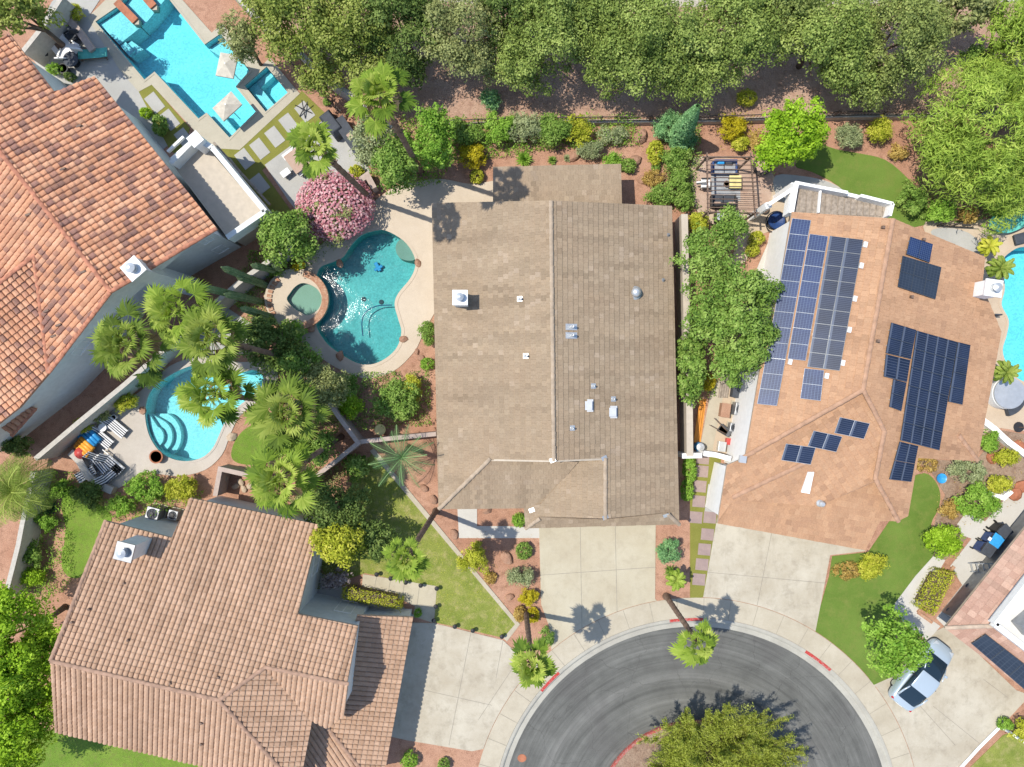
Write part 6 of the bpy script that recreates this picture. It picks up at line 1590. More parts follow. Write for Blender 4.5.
def boulder(label, px, r, mat='stone', group='boulders', h=None, name='boulder', rz=0, z=0):
    g = W(*px); g.z = z; rng = random.Random(int(px[0] * 31 + px[1])); t = MB()
    bm = bmesh.new(); bmesh.ops.create_icosphere(bm, subdivisions=2, radius=1)
    k = [Vector((rng.uniform(-1, 1), rng.uniform(-1, 1), rng.uniform(-.6, 1))).normalized() for _ in range(7)]; q = [rng.uniform(.62, .9) for _ in k]
    for v in bm.verts:
        for n, d in zip(k, q):
            e = v.co.dot(n) - d
            if e > 0: v.co -= n * e * .9
        v.co = Vector((v.co.x * r / S * rng.uniform(.95, 1.05), v.co.y * r / S * .75, v.co.z * (h or r / S * .6)))
    bmesh.ops.rotate(bm, verts=bm.verts[:], matrix=Matrix.Rotation(rng.uniform(0, 3), 3, 'Z'))
    me = bpy.data.meshes.new(name); bm.to_mesh(me); bm.free(); me.materials.append(M[mat]); o = bpy.data.objects.new(name, me); COL.objects.link(o)
    o.location = g + Vector((0, 0, (h or r / S * .6) * .35)); return tag(o, label, 'rock', group)
def pot(label, px, r, h, mat, fill='dirt', z=.05):
    g = W(*px); g.z = z; t = thing('plant_pot', label, 'pot', g); mb = MB(); mb.lathe(g, [(r * .7, 0), (r, h * .85), (r * 1.08, h * .87), (r * 1.08, h), (r * .88, h), (r * .85, h * .9)], 18); at(t, 'pot', mb, mat)
    mb = MB(); mb.lathe(g, [(r * .86, h * .86), (r * .86, h * .9)], 18); at(t, 'soil', mb, fill); return t
def ac_unit(label, px, rz, d=.8, h=.85):
    g = W(*px); g.z = .02; t = thing('air_conditioner', label, 'air conditioner', g); mb = MB(); mb.box(g + Vector((0, 0, .06)), (d * 1.2, d * 1.2, .1), rz); at(t, 'pad', mb, 'walk')
    mb = MB(); mb.box(g + Vector((0, 0, .1 + h / 2)), (d, d, h), rz); at(t, 'casing', mb, 'greymetal', bevel=.03)
    mb = MB(); mb.lathe(g + Vector((0, 0, .1 + h)), [(d * .42, 0), (d * .42, .03), (d * .36, .035), (d * .36, .01)], 20)
    at(t, 'fan_ring', mb, 'charcoal'); mb = MB()
    for k in range(4): a = rz + k * PI / 4; v = Vector((math.cos(a), math.sin(a), 0)) * d * .37; q = g + Vector((0, 0, .135 + h)); mb.bar(q - v, q + v, .025, .02)
    mb.lathe(g + Vector((0, 0, .12 + h)), [(.12, 0), (.12, .05), (.05, .06)], 12); at(t, 'fan_guard', mb, 'black'); return t

# fire pit patio, upper left
g = W(65, 49); g.z = .03; L = local(g, R(40)); t = thing('fire_pit_table', 'square pale fire pit table with a dark burner in the middle', 'fire pit', g)
mb = MB(); mb.box(L(0, 0, .2), (.95, .95, .4), R(40)); at(t, 'base', mb, 'beigefab'); mb = MB(); mb.box(L(0, 0, .43), (1.15, 1.15, .07), R(40)); at(t, 'table_top', mb, 'whitefab', bevel=.015)
mb = MB(); mb.box(L(0, 0, .475), (.5, .5, .03), R(40)); at(t, 'burner', mb, 'wood')
chaise('grey slatted lounge chair at the shaded end of the fire pit patio', (60, 30), R(160), 'greymetal', ('greyfab', 'metal'), z=.03)
chair('low brown chair left of the fire pit', (51, 39), R(-60), 'terracotta', 'wood', z=.03)
chair('dark chair behind the fire pit table', (76, 40), R(215), 'charcoal', 'black', z=.03)
chair('white chair below the fire pit table', (70, 58.5), R(70), 'whitefab', 'metal', .65, z=.03)
chair('white chair right of the fire pit table', (78.5, 52), R(150), 'whitefab', 'metal', .65, z=.03)
round_table('round black table beside the white patio chairs', (77, 64), .48, 'charcoal', 'black', .6)
chaise('teal lounge chair at the pool edge of the fire pit patio', (96, 56.5), R(4), 'wood', ('teal', 'teal'), z=.05, back=R(8))
pot('dark planter standing at the patio corner by the roof', (68, 72), .3, .5, 'black', z=.03)
pot('black planter beside the grey patio wall', (49, 56), .25, .5, 'black', z=.03)
for lb, a, b in (('orange timber bench plank crossing the shallow pool ledge, lower one', (118, 3), (137, 22.5)), ('orange timber bench plank crossing the shallow pool ledge at the photo edge', (143, -6), (155, 8))):
    A, B_ = W(*a), W(*b); t = thing('plank_bridge', lb, 'plank', (A + B_) / 2); mb = MB(); mb.bar(A + Vector((0, 0, .16)), B_ + Vector((0, 0, .16)), .5, .12); at(t, 'deck', mb, 'terracotta', bevel=.01)
    for p in (A, B_): mb = MB(); mb.bar(p + Vector((0, 0, -.3)), p + Vector((0, 0, .1)), .35, .35); at(t, 'support', mb, 'beige')
parasol('beige square parasol standing in the pool near the olive tree', (225.5, 64), 1.75, (1.15, 1.45), R(-12), 'beigefab', 'metal', .12)
parasol('beige rectangular parasol standing in the pool nearest the spa', (226, 105), 1.75, (1.55, 1.05), R(40), 'beigefab', 'metal', .12)
t = thing('metal_stand', 'black X shaped metal stand on a paving slab', 'stand', W(305, 111)); g = W(305, 111); g.z = .06; L = local(g, R(20)); mb = MB()
for a in (30, 75, 140): mb.bar(L(-.5 * math.cos(R(a)), -.5 * math.sin(R(a)), .02), L(.5 * math.cos(R(a)), .5 * math.sin(R(a)), .45), .05, .05)
at(t, 'frame', mb, 'black')
table('pink topped outdoor dining table beneath the dining palm', (301, 164), R(37), (1.15, 1.35), 'pinkpave', 'wood')
for lb, px, ln, rz in (('white bench on the pool side of the dining table', (293.5, 155), 1.2, R(37)), ('short white bench at the lower left of the dining table', (288, 175), .6, R(37)), ('narrow white bench below the dining table', (305, 173), .7, R(37))):
    g = W(*px); g.z = .05; L = local(g, rz); t = thing('bench', lb, 'bench', g); mb = MB(); mb.box(L(0, 0, .43), (ln, .42, .07), rz); at(t, 'seat', mb, 'whitefab', bevel=.015)
    for x in (-1, 1): mb = MB(); mb.box(L(x * (ln / 2 - .1), 0, .2), (.06, .36, .4), rz); at(t, 'leg', mb, 'metal')
# outdoor kitchen with a covered grill
P = [W(*p) for p in ((341, 124), (352, 140), (361, 153), (366, 162))]; t = thing('outdoor_kitchen', 'grey outdoor kitchen counter curving along the slope behind the dining palm', 'counter', P[1])
mb = MB(); ct = MB()
for a, b in zip(P[:-1], P[1:]): mb.bar(a + Vector((0, 0, .45)), b + Vector((0, 0, .45)), .65, .9); ct.bar(a + Vector((0, 0, .93)), b + Vector((0, 0, .93)), .78, .06)
at(t, 'cabinet', mb, 'tanstucco'); at(t, 'counter_top', ct, 'charcoal'); mb = MB(); c = P[1] + Vector((.1, -.1, .97)); mb.box(c, (.4, .3, .02), R(-50)); at(t, 'sink', mb, 'pinkpave')
g = W(335, 128); g.z = .05; L = local(g, R(-52)); t = thing('covered_grill', 'barbecue under a charcoal cover beside the grey counter', 'barbecue', g)
mb = MB(); vs = [L(x, y, z) for z, k in ((0, 1), (.7, .97), (1.05, .72)) for x, y in ((-.85 * k, -.42 * k), (.85 * k, -.42 * k), (.85 * k, .42 * k), (-.85 * k, .42 * k))]
mb.add(vs, [(i * 4 + j, i * 4 + (j + 1) % 4, (i + 1) * 4 + (j + 1) % 4, (i + 1) * 4 + j) for i in range(2) for j in range(4)] + [(8, 9, 10, 11)]); at(t, 'cover', mb, 'charcoal', bevel=.05)
boulder('brown boulder beside the covered grill', (342, 118), 6, 'stone')
# lagoon pool furniture
chaise('black and white striped lounge chair beside the blue float', (103, 436), R(140), 'whitefab', ('whitefab', 'charcoal'), back=R(30), slats=9)
chaise('black and white striped lounge chair nearest the lagoon pool', (117, 425), R(140), 'whitefab', ('whitefab', 'charcoal'), back=R(30), slats=9)
round_table('small white side table between the two striped lounge chairs', (107, 427), .26, 'whitefab', 'metal', .45)
pot('small white pot at the head of the striped lounge chairs', (117, 417), .16, .35, 'white')
pot('hexagonal terracotta pot at the lagoon pool steps', (159.5, 456), .4, .4, 'terracotta', 'terracotta')
def cyl_float(label, px, pts, r, mats, rz):
    g = W(*px); g.z = .05; L = local(g, rz); t = thing('pool_float', label, 'pool float', g)
    for k, (a, b) in enumerate(pts): mb = MB(); mb.tube([L(*a), L(*b)], r, 10); at(t, 'air_tube', mb, mats[k % len(mats)], smooth=True)
    return t
cyl_float('blue inflatable pool float beside the striped lounge chairs', (94, 437), [((-.65, y, .35 + .5 * abs(y) * 0), (.65, y, .55)) for y in (-.36, -.12, .12, .36)], .13, ['blue'], R(-40))
cyl_float('orange patterned pool float leaning on the blue float', (90, 446), [((-.55, y, .45), (.6, y, .7)) for y in (-.3, -.1, .1, .3)], .12, ['orangevinyl', 'orangevinyl'], R(-35))
o = MB(); o.lathe(W(86, 452) + Vector((0, 0, .05)), [(.4 * math.sin(PI * k / 10) + .004, .4 - .4 * math.cos(PI * k / 10)) for k in range(11)], 18); tag(o.build('beach_ball', M['redfab'], smooth=True), 'red ball beside the orange pool float', 'ball')
GD = 'dark striped chairs piled by the curved wall'
for lb, px, rz in (('dark striped chair at the top of the furniture pile', (101, 461), 130), ('dark striped chair at the left of the furniture pile', (93, 471), 30), ('dark striped chair at the right of the furniture pile', (114, 462), 140), ('dark striped chair at the lower end of the furniture pile', (112, 475), 220)):
    chaise(lb, px, R(rz), 'greymetal', ('whitefab', 'charcoal'), GD, back=R(60), slats=8)
ac_unit('black air conditioner behind the hedge shrubs at the tan roof edge', (160, 511), R(-15)); ac_unit('small grey air conditioner beside the black one at the tan roof edge', (178, 513), R(-15), .6, .6)
pot('pale round pot inside the courtyard wall corner', (226, 477), .28, .5, 'walk')
for i, p in enumerate(((236, 486), (244, 489), (250, 486), (241, 482))):
    boulder(['pale rock at the left of the courtyard gravel corner', 'pale rock at the middle of the courtyard gravel corner', 'pale rock at the right of the courtyard gravel corner', 'small pale rock at the top of the courtyard gravel corner'][i], p, 4.5, 'tandeck', 'courtyard rocks')
boulder('rust coloured rock on the lagoon pool deck under the shrubs', (143, 410), 5, 'stone'); boulder('flat pale rock beside the lagoon pool edge under the palms', (232, 437), 6, 'tandeck')
# middle yard
for lb, p, r in (('red boulder on the teal pool coping nearest the brown roof', (418, 263), 5), ('red boulder at the lower right of the teal pool', (404, 339), 5), ('red boulder at the lower left of the teal pool', (340, 356), 6),
                 ('pale boulder where the hot tub meets the pool', (340, 264), 5), ('red boulder left of the hot tub top', (289, 277), 5), ('flat red boulder below the hot tub', (311, 327), 7), ('sandstone boulder behind the patio roof', (574, 157), 7),
                 ('large sandstone boulder on the red gravel behind the house', (634, 161), 8), ('small sandstone boulder below the larger one behind the house', (642, 180), 6), ('flat boulder beside the rail fence end', (640, 137), 10),
                 ('boulder on the front gravel by the leaning palm foot', (454, 534), 6), ('standing rust boulder near the lower lawn edging', (510, 597), 5), ('flat pinkish boulder in the front gravel bed', (507, 558), 8), ('boulder beside the brown house wall corner', (433, 499), 6),
                 ('boulder under the front entry roof edge', (487, 510), 6), ('small rock on the gravel under the feather palm', (424, 488), 5), ('rock below the pool shrub by the brown house', (417, 352), 4), ('long flat rock below the pool shrub', (421, 358), 5)):
    boulder(lb, p, r)
g = W(382, 429); t = thing('bird_bath', 'small yellowish stone bird bath below the domed shrub', 'bird bath', g); mb = MB(); mb.lathe(g, [(.2, 0), (.16, .1), (.1, .15), (.1, .5)], 14); at(t, 'pedestal', mb, 'tandeck'); mb = MB(); mb.lathe(g, [(.12, .5), (.35, .6), (.35, .66), (.3, .62), (.05, .58)], 18); at(t, 'bowl', mb, 'yellow')
g = W(378, 267, -1.05); t = thing('pool_cleaner', 'blue pool cleaner on the floor of the teal pool', 'pool cleaner', g); L = local(g, R(-60)); mb = MB(); mb.box(L(0, 0, .1), (.62, .24, .16), R(-60)); mb.box(L(.1, 0, .14), (.2, .6, .1), R(-60)); at(t, 'body', mb, 'blue', bevel=.04)
mb = MB(); mb.tube([W(*p, -.5) for p in smooth_line([(363, 336), (362, 322), (366, 312), (377, 306), (392, 305)], 6)], .035, 6); tag(mb.build('pool_hose', M['navy']), 'dark hose curving through the lower half of the teal pool', 'hose')
for i, (x, y) in enumerate(((377, 574), (391, 578), (406, 582), (421, 585), (437, 588), (436, 606), (434, 620), (455, 626), (473, 630), (502, 636))):
    g = W(x, y, .3); g.z = 0; t = thing('path_light', 'small black path light standing along the edge of the lower lawn', 'path light', g, 'path lights along the lower lawn')
    if i == 0:
        mb = MB(); mb.lathe(g, [(.03, 0), (.03, .42)], 8); at(t, 'post', mb, 'black'); mb = MB(); mb.lathe(g, [(.05, .38), (.15, .42), (.13, .46), (.03, .5)], 12); at(t, 'cap', mb, 'black'); proto = t
    else:
        for ch in list(proto.children): c = ch.copy(); COL.objects.link(c); c.parent = t
# pergola terrace
pg = thing('pergola', 'dark iron pergola with slim slats over the outdoor sofas', 'pergola', W(728, 186)); h = 2.5
cr = [W(*p, h) for p in ((707, 157), (751, 157), (755, 213), (708, 212))]
for p in cr: mb = MB(); mb.bar(Vector((p.x, p.y, 0)), p, .1, .1); at(pg, 'post', mb, 'wood')
for a, b in zip(cr, cr[1:] + cr[:1]): mb = MB(); e = (b - a).normalized() * .25; mb.bar(a - e, b + e, .07, .12); at(pg, 'beam', mb, 'wood')
for k in range(1, 13): mb = MB(); a = cr[0].lerp(cr[3], k / 13) + Vector((-.1, 0, .1)); b = cr[1].lerp(cr[2], k / 13) + Vector((.15, 0, .1)); mb.bar(a, b, .035, .06); at(pg, 'slat', mb, 'wood')
for p, s1, s2 in ((cr[0], 1, -1), (cr[1], -1, -1), (cr[2], -1, 1), (cr[3], 1, 1)): mb = MB(); mb.bar(p + Vector((s1 * .5, 0, -.05)), p + Vector((0, 0, -.6)), .07, .07); at(pg, 'brace', mb, 'wood')
sheet('stone_paving', smooth_ring([(696, 160), (740, 160), (768, 166), (772, 190), (762, 212), (735, 214), (700, 212), (694, 190)], 4), .052, M['pinkpave'])
rg = MB(); sheet_mb(rg, [(711, 176), (740, 176), (740, 201), (711, 201)], .066, skirt=.01); tag(rg.build('outdoor_rug', M['greyfab']), 'grey rug between the two sofas under the pergola', 'rug')
sofa('blue grey sofa at the top side of the pergola', (722, 170), R(-90), 1.45, 'greyfab', 'navy', ((-.3, 'blue'), (.2, 'charcoal')))
sofa('dark sofa with pink cushions at the lower side of the pergola', (721, 203), R(90), 1.45, 'charcoal', 'black', ((-.45, 'pinkpave'), (.45, 'pinkpave')))
table('low table with yellow cloth under the pergola', (733, 184), 0, (.75, .8), 'yellow', 'wood', .42)
pot('small brown pot beside the yellow table', (725, 185), .17, .3, 'wood'); chair('white chair at the left side of the pergola', (703.5, 186), 0, 'whitefab', 'black')
t = thing('cabinet_grill', 'grey barbecue cabinet below the pergola', 'barbecue', W(724, 219)); g = W(724, 219); mb = MB(); mb.box(g + Vector((0, 0, .45)), (1.35, .6, .85)); at(t, 'cabinet', mb, 'black', bevel=.02); mb = MB(); mb.box(g + Vector((0, 0, .95)), (.8, .55, .25)); at(t, 'hood', mb, 'greymetal', bevel=.08); mb = MB(); mb.box(g + Vector((.55, 0, .89)), (.3, .55, .03)); mb.box(g + Vector((-.55, 0, .89)), (.3, .55, .03)); at(t, 'shelf', mb, 'metal')
t = thing('fire_bowl', 'round dark rimmed bowl of pebbles right of the pergola', 'fire bowl', W(760, 168)); mb = MB(); mb.lathe(W(760, 168), [(.3, 0), (.55, .3), (.6, .32), (.6, .36), (.5, .34), (.1, .3)], 20); at(t, 'bowl', mb, 'iron')
mb = MB(); mb.lathe(W(760, 168), [(.48, .3), (.3, .36), (.05, .37)], 14); at(t, 'pebbles', mb, 'pinkpave'); pot('round dark pot at the lower corner of the pergola', (762, 210), .27, .4, 'wood')
t = thing('hanging_chair', 'navy cushioned round chair beside the white house corner', 'chair', W(772, 224)); g = W(772, 224); mb = MB(); c = g + Vector((0, 0, .6)); mb.tube([c + Vector((.62 * math.cos(a), .62 * math.sin(a), .18 * math.sin(a))) for a in [2 * PI * k / 20 for k in range(21)]], .035, 6); at(t, 'ring', mb, 'black')
mb = MB(); mb.lathe(g + Vector((.1, .1, .25)), [(.2, 0), (.5, .15), (.55, .3), (.45, .22), (.1, .12)], 16); at(t, 'cushion', mb, 'navy'); mb = MB(); mb.lathe(g, [(.4, 0), (.38, .05), (.05, .07), (.05, .4)], 12); at(t, 'base', mb, 'black')
# side yard of the orange roofed house
ac_unit('pale air conditioner against the white side wall', (737, 409), R(-10), .8, .8); ac_unit('small grey air conditioner unit in the narrow side yard', (731, 427), R(-10), .55, .6)
def crate(label, px, d, m, rz=R(-8), name='storage_box', lid=None):
    g = W(*px); g.z = .04; t = thing(name, label, 'box', g); mb = MB(); mb.box(g + Vector((0, 0, d[2] / 2)), d, rz); at(t, 'box', mb, m, bevel=.02); mb = MB(); mb.box(g + Vector((0, 0, d[2] + .03)), (d[0] * 1.05, d[1] * 1.05, .06), rz); at(t, 'lid', mb, lid or m, bevel=.01)
crate('brown storage box in the narrow side yard', (723, 410), (.55, .85, .5), 'stone'); crate('dark grey storage chest below the tall leafy tree in the side yard', (735.5, 388), (.65, 1.2, .55), 'charcoal'); crate('white storage crate at the lower end of the side yard', (720, 446), (.45, .6, .4), 'metal')
crate('red toy box at the lower end of the side yard', (727, 441), (.3, .4, .35), 'redfab')
t = thing('board_stack', 'weathered boards stacked on the side yard path', 'boards', W(724, 386)); g = W(724, 386)
for k in range(4): mb = MB(); mb.box(g + Vector((-.22 + .15 * k, 0, .08 + .02 * (k % 2))), (.13, 1.5, .06), R(-8)); at(t, 'board', mb, 'greywood')
t = thing('wheelbarrow', 'wheelbarrow with curved grey tray in the narrow side yard', 'wheelbarrow', W(722, 430)); g = W(722, 430); L = local(g, R(-35)); mb = MB(); vs = [L(*p) for p in ((-.4, -.28, .5), (.45, -.22, .5), (.45, .22, .5), (-.4, .28, .5), (-.25, -.18, .25), (.3, -.14, .25), (.3, .14, .25), (-.25, .18, .25))]; mb.add(vs, [(7, 6, 5, 4), (0, 4, 5, 1), (1, 5, 6, 2), (2, 6, 7, 3), (3, 7, 4, 0), (4, 5, 6, 7)]); at(t, 'tray', mb, 'greymetal')
for y in (-.2, .2): mb = MB(); mb.bar(L(.4, y * .4, .2), L(-1.0, y * 1.3, .55), .04, .04); at(t, 'handle', mb, 'wood')
mb = MB(); mb.tube([L(.55 + .18 * math.cos(a), 0, .18 + .18 * math.sin(a)) for a in [2 * PI * k / 14 for k in range(15)]], .04, 6); at(t, 'wheel', mb, 'rubber')
t = thing('leaning_boards', 'orange painted boards leaning along the cream boundary wall', 'boards', W(698, 420)); A, B_ = W(702.5, 399), W(696.5, 442)
for k in range(3): o_ = Vector((.17 * (k - 1), 0, .12 + .13 * (1 - k))); mb = MB(); mb.bar(A + o_, B_ + o_, .17, .04); at(t, 'board', mb, 'orange')
t = thing('water_barrel', 'blue barrel with pale lid beside the white cross wall', 'barrel', W(697, 446)); g = W(697, 446); mb = MB(); mb.lathe(g, [(.24, 0), (.29, .2), (.29, .6), (.25, .8)], 18); at(t, 'barrel', mb, 'blue'); mb = MB(); mb.lathe(g, [(.25, .8), (.25, .84), (.05, .87)], 18); at(t, 'lid', mb, 'metal')
for lb, px in (('grey utility meter on the white garage wall, upper one', (723.5, 467)), ('grey utility meter on the white garage wall, middle one', (717.5, 494)), ('grey utility meter on the white garage wall, lowest one', (716.5, 501))):
    c = W(*px, 1.6); t = thing('utility_meter', lb, 'meter', c); mb = MB(); mb.box(c, (.2, .34, .5), R(-12)); at(t, 'case', mb, 'greymetal', bevel=.02); mb = MB(); mb.lathe(c + Vector((-.02, 0, .25)), [(.08, 0), (.08, .06), (.02, .07)], 12); at(t, 'dial', mb, 'metal')
sheet('patio', [(708, 484), (716, 485), (713, 512), (704.5, 511)], .056, M['greydeck'])
# pool corner on the right edge
t = thing('hammock', 'teal hammock slung beside the willow tree', 'hammock', W(1002, 223)); g = W(1002, 223); mb = MB(); n = 12; vs = []
for i in range(n + 1):
    u = i / n; w = .75 * math.sin(PI * (.1 + .8 * u)); x = -1.35 + 2.7 * u
    for v in (-1, -.5, 0, .5, 1): vs.append(g + Vector((x, v * w + .15 * x, .75 - .35 * math.sin(PI * u) + .12 * v * v)))
fs = [(i * 5 + j, (i + 1) * 5 + j, (i + 1) * 5 + j + 1, i * 5 + j + 1) for i in range(n) for j in range(4)]; mb.add(vs, fs); mb.add([v - Vector((0, 0, .03)) for v in vs], [tuple(reversed(f)) for f in fs]); at(t, 'cloth', mb, 'teal', smooth=True)
for s_ in (-1, 1): mb = MB(); mb.bar(g + Vector((s_ * 1.5, s_ * .2, 0)), g + Vector((s_ * 1.5, s_ * .2, 1.0)), .07, .07); mb.bar(g + Vector((s_ * 1.5, s_ * .2, .95)), g + Vector((s_ * 1.3, s_ * .2, .75)), .03, .03); at(t, 'post', mb, 'wood')
t = thing('covered_lounger', 'lounge chair under a dark cover by the curving cyan pool', 'lounge chair', W(1022, 238)); g = W(1022, 238); L = local(g, R(15)); mb = MB(); mb.box(L(0, 0, .35), (1.5, .65, .16), R(15)); mb.bar(L(.4, 0, .4), L(.95, 0, .75), .62, .12); at(t, 'cover', mb, 'charcoal', bevel=.05)
for x in (-.6, .6):
    for y in (-.25, .25): mb = MB(); mb.bar(L(x, y, 0), L(x, y, .3), .05, .05); at(t, 'leg', mb, 'black')
t = thing('round_spa', 'round white above ground spa half under the roof edge', 'hot tub', W(999, 393)); g = W(999, 393); mb = MB(); mb.lathe(g, [(.98, 0), (1.0, .1), (1.0, .8), (.95, .86)], 30); at(t, 'shell', mb, 'white'); mb = MB(); mb.lathe(g, [(.97, .86), (.99, .9), (.97, .96), (.2, 1.0)], 30); at(t, 'cover', mb, 'metal')
mb = MB(); vs = [g + Vector((r * math.cos(a), r * math.sin(a), z)) for z in (0, .42) for r in (1.08, 1.5) for a in [R(-75 + 8 * k) for k in range(12)]]; n = 12
mb.add(vs, [(2 * n + i, 3 * n + i, 3 * n + i + 1, 2 * n + i + 1) for i in range(11)] + [(n + i, n + i + 1, 3 * n + i + 1, 3 * n + i) for i in range(11)] + [(i, 2 * n + i, 2 * n + i + 1, i + 1) for i in range(11)] + [(0, n, 3 * n, 2 * n), (11, 23, 47, 35)]); at(t, 'step', mb, 'charcoal')
t = thing('patio_umbrella', 'folded dark umbrella with pole on the peach pool deck', 'umbrella', W(1018, 425)); g = W(1018, 427); top = g + Vector((0, 0, 2.2)); mb = MB(); mb.bar(g, top, .05, .05); at(t, 'pole', mb, 'wood'); mb = MB(); mb.lathe(g, [(.35, 0), (.33, .08), (.06, .1)], 14); at(t, 'base', mb, 'black')
mb = MB(); mb.lathe(g, [(.1, 1.2), (.2, 1.35), (.12, 2.1), (.03, 2.25)], 12, sx=1.6); at(t, 'canopy', mb, 'charcoal')
chair('brown reclining chair between chimney and curving cyan pool', (983, 318), R(200), 'charcoal', 'wood', .6); round_table('small rust coloured side table by the curving cyan pool', (989, 326), .25, 'terracotta', 'wood', .4)
# bins and front of the lower right house
def wheelie(label, px, body, lid, rz):
    g = W(*px); g.z = .04; L = local(g, rz); t = thing('wheelie_bin', label, 'bin', g, 'wheeled bins by the pinkish roof'); mb = MB()
    vs = [L(x * k, y * k, z) for z, k in ((.05, .8), (1.0, 1.0)) for x, y in ((-.33, -.36), (.33, -.36), (.33, .36), (-.33, .36))]; mb.add(vs, [(0, 1, 5, 4), (1, 2, 6, 5), (2, 3, 7, 6), (3, 0, 4, 7), (3, 2, 1, 0), (4, 5, 6, 7)]); at(t, 'bin', mb, body, bevel=.03)
    mb = MB(); mb.box(L(0, 0, 1.04), (.72, .78, .07), rz); mb.box(L(0, 0, 1.085), (.4, .45, .03), rz); at(t, 'lid', mb, lid, bevel=.02); mb = MB(); mb.bar(L(-.38, -.25, 1.0), L(-.38, .25, 1.0), .05, .05); at(t, 'handle', mb, 'black')
    for y in (-.32, .32): mb = MB(); mb.tube([L(-.33, y - .03, .12), L(-.33, y + .03, .12)], .12, 12); at(t, 'wheel', mb, 'rubber')
    return t
t = wheelie('bright blue wheeled bin with a white sticker on its lid', (985, 537), 'navy', 'blue', R(-35)); mb = MB(); g = W(989, 538, 1.1); mb.box(W(990, 539, 1.11) * 1 , (.22, .22, .01), R(-35)); mb.build('sticker', M['white'], t)
wheelie('navy bodied wheeled bin with charcoal lid left of the bright blue bin', (977, 546), 'navy', 'charcoal', R(-35)); wheelie('black wheeled bin standing apart above the bright blue bin', (993, 528), 'black', 'charcoal', R(-50))
t = thing('step_ladder', 'grey folding ladder leaning at the pinkish roof edge', 'ladder', W(976, 565)); g = W(976, 565); L = local(g, R(15))
for y in (-.28, .28): mb = MB(); mb.bar(L(-.5, y, .05), L(.55, y, 1.3), .06, .04); mb.bar(L(.75, y, .05), L(.55, y, 1.3), .05, .04); at(t, 'side_rail', mb, 'greymetal')
for k in range(5): mb = MB(); s_ = (k + .5) / 5; mb.bar(L(-.5 + 1.05 * s_, -.28, .05 + 1.25 * s_), L(-.5 + 1.05 * s_, .28, .05 + 1.25 * s_), .1, .03); at(t, 'step', mb, 'metal')
for lb, a, b in (('low brick edging along the outer side of the long lime hedge', (917, 612), (953, 566)), ):
    t = thing('brick_edging', lb, 'edging', W(*a)); mb = MB(); A, B_, C_ = W(*a), W(*b), W(931, 622)
    mb.bar(A + Vector((0, 0, .08)), B_ + Vector((0, 0, .08)), .18, .16); mb.bar(A + Vector((0, 0, .081)), C_ + Vector((0, 0, .081)), .18, .16); at(t, 'bricks', mb, 'brick')
for lb, p, r in (('dark red boulder beside the curved white kerb wall', (1013, 494), 9), ('second dark red boulder at the photo edge above the bins', (1020, 486), 8), ('brown boulder right of the wide mounded shrub', (991, 458), 7), ('rust boulder in the bed by the planter wall', (1018, 446), 7)): boulder(lb, p, r, 'terracotta', 'garden boulders on the right')
t = thing('water_bowl', 'small blue dish on the gravel beside the front turf', 'dish', W(940, 478)); mb = MB(); mb.lathe(W(940, 478), [(.2, 0), (.3, .12), (.32, .2), (.26, .17), (.05, .1)], 18); at(t, 'bowl', mb, 'blue')
for lb, px in (('small round plant pot on the pale walk nearest the pinkish roof corner', (946, 609)), ('small plant pot on the pale walk beside the long lime hedge end', (965, 585))): pot(lb, px, .2, .3, 'greymetal', 'l_dark')
sheet('manhole_cover', ell(522, 759, 4.5, 4, 16), -.09, M['terracotta'], skirt=.02)
# ------------------------------------------------------------------ parked car
n = N('silver_blue_paint'); b = n.bsdf((.43, .51, .57), .25, .5, .2); b.inputs['Coat Weight'].default_value = .6; b.inputs['Coat Roughness'].default_value = .05; M['paint'] = n.m
M['carglass'] = glass_dark('car_glass', (.015, .03, .045)); M['lamp'] = plain('headlight', (.42, .45, .47), .15, .6); M['tail'] = plain('tail_light', (.45, .02, .02), .2, .6)
def sub(o, lv=2, sm=True):
    m = o.modifiers.new('sub', 'SUBSURF'); m.levels = lv; m.render_levels = lv
    o.data.polygons.foreach_set('use_smooth', [True] * len(o.data.polygons)); return o
g = W(915.5, 670.5); g.z = .04; hd = R(51.5); t = thing('parked_car', 'silver blue sedan parked on the concrete driveway beside the street tree', 'car', g)
L = local(g, hd)
def loft(stations, name, mat, lv=2, closed=False):
    """stations: (x, [(y, z) half section from the sill up to the centre line])"""
    mb = MB(); m = len(stations[0][1]); vs = []
    for x, hs in stations:
        full = [(y, z) for y, z in hs] + [(-y, z) for y, z in reversed(hs) if y > 1e-6]
        vs += [L(x, y, z) for y, z in full]; w = len(full)
    fs = [(i * w + j, i * w + j + 1, (i + 1) * w + j + 1, (i + 1) * w + j) for i in range(len(stations) - 1) for j in range(w - 1)]
    fs += [(i * w + w - 1, i * w, (i + 1) * w, (i + 1) * w + w - 1) for i in range(len(stations) - 1)]
    fs += [tuple(range(w)), tuple(reversed(range((len(stations) - 1) * w, len(stations) * w)))]
    return sub(mb.add(vs, fs).build(name, M[mat], t), lv)
def sec(w, zt, zs=.22, bulge=1.0): return [(w * .86, zs), (w * .98, zs + .1), (w * bulge, .55), (w * .97, zt - .12), (w * .86, zt - .02), (w * .45, zt + .02), (0, zt + .03)]
loft([(-2.33, sec(.62, .78, .34)), (-2.26, sec(.80, .90, .28)), (-2.0, sec(.87, .97)), (-1.5, sec(.90, .95)), (-.7, sec(.905, .93)), (.3, sec(.905, .92)), (1.0, sec(.90, .91)), (1.6, sec(.885, .87)), (2.05, sec(.84, .78)), (2.3, sec(.72, .68, .28)), (2.38, sec(.55, .60, .32))], 'body', 'paint')
def cab(x, w, z): return [(w, .86), (w * .97, z * .5 + .43), (w * .90, z - .04), (w * .6, z), (0, z + .01)]
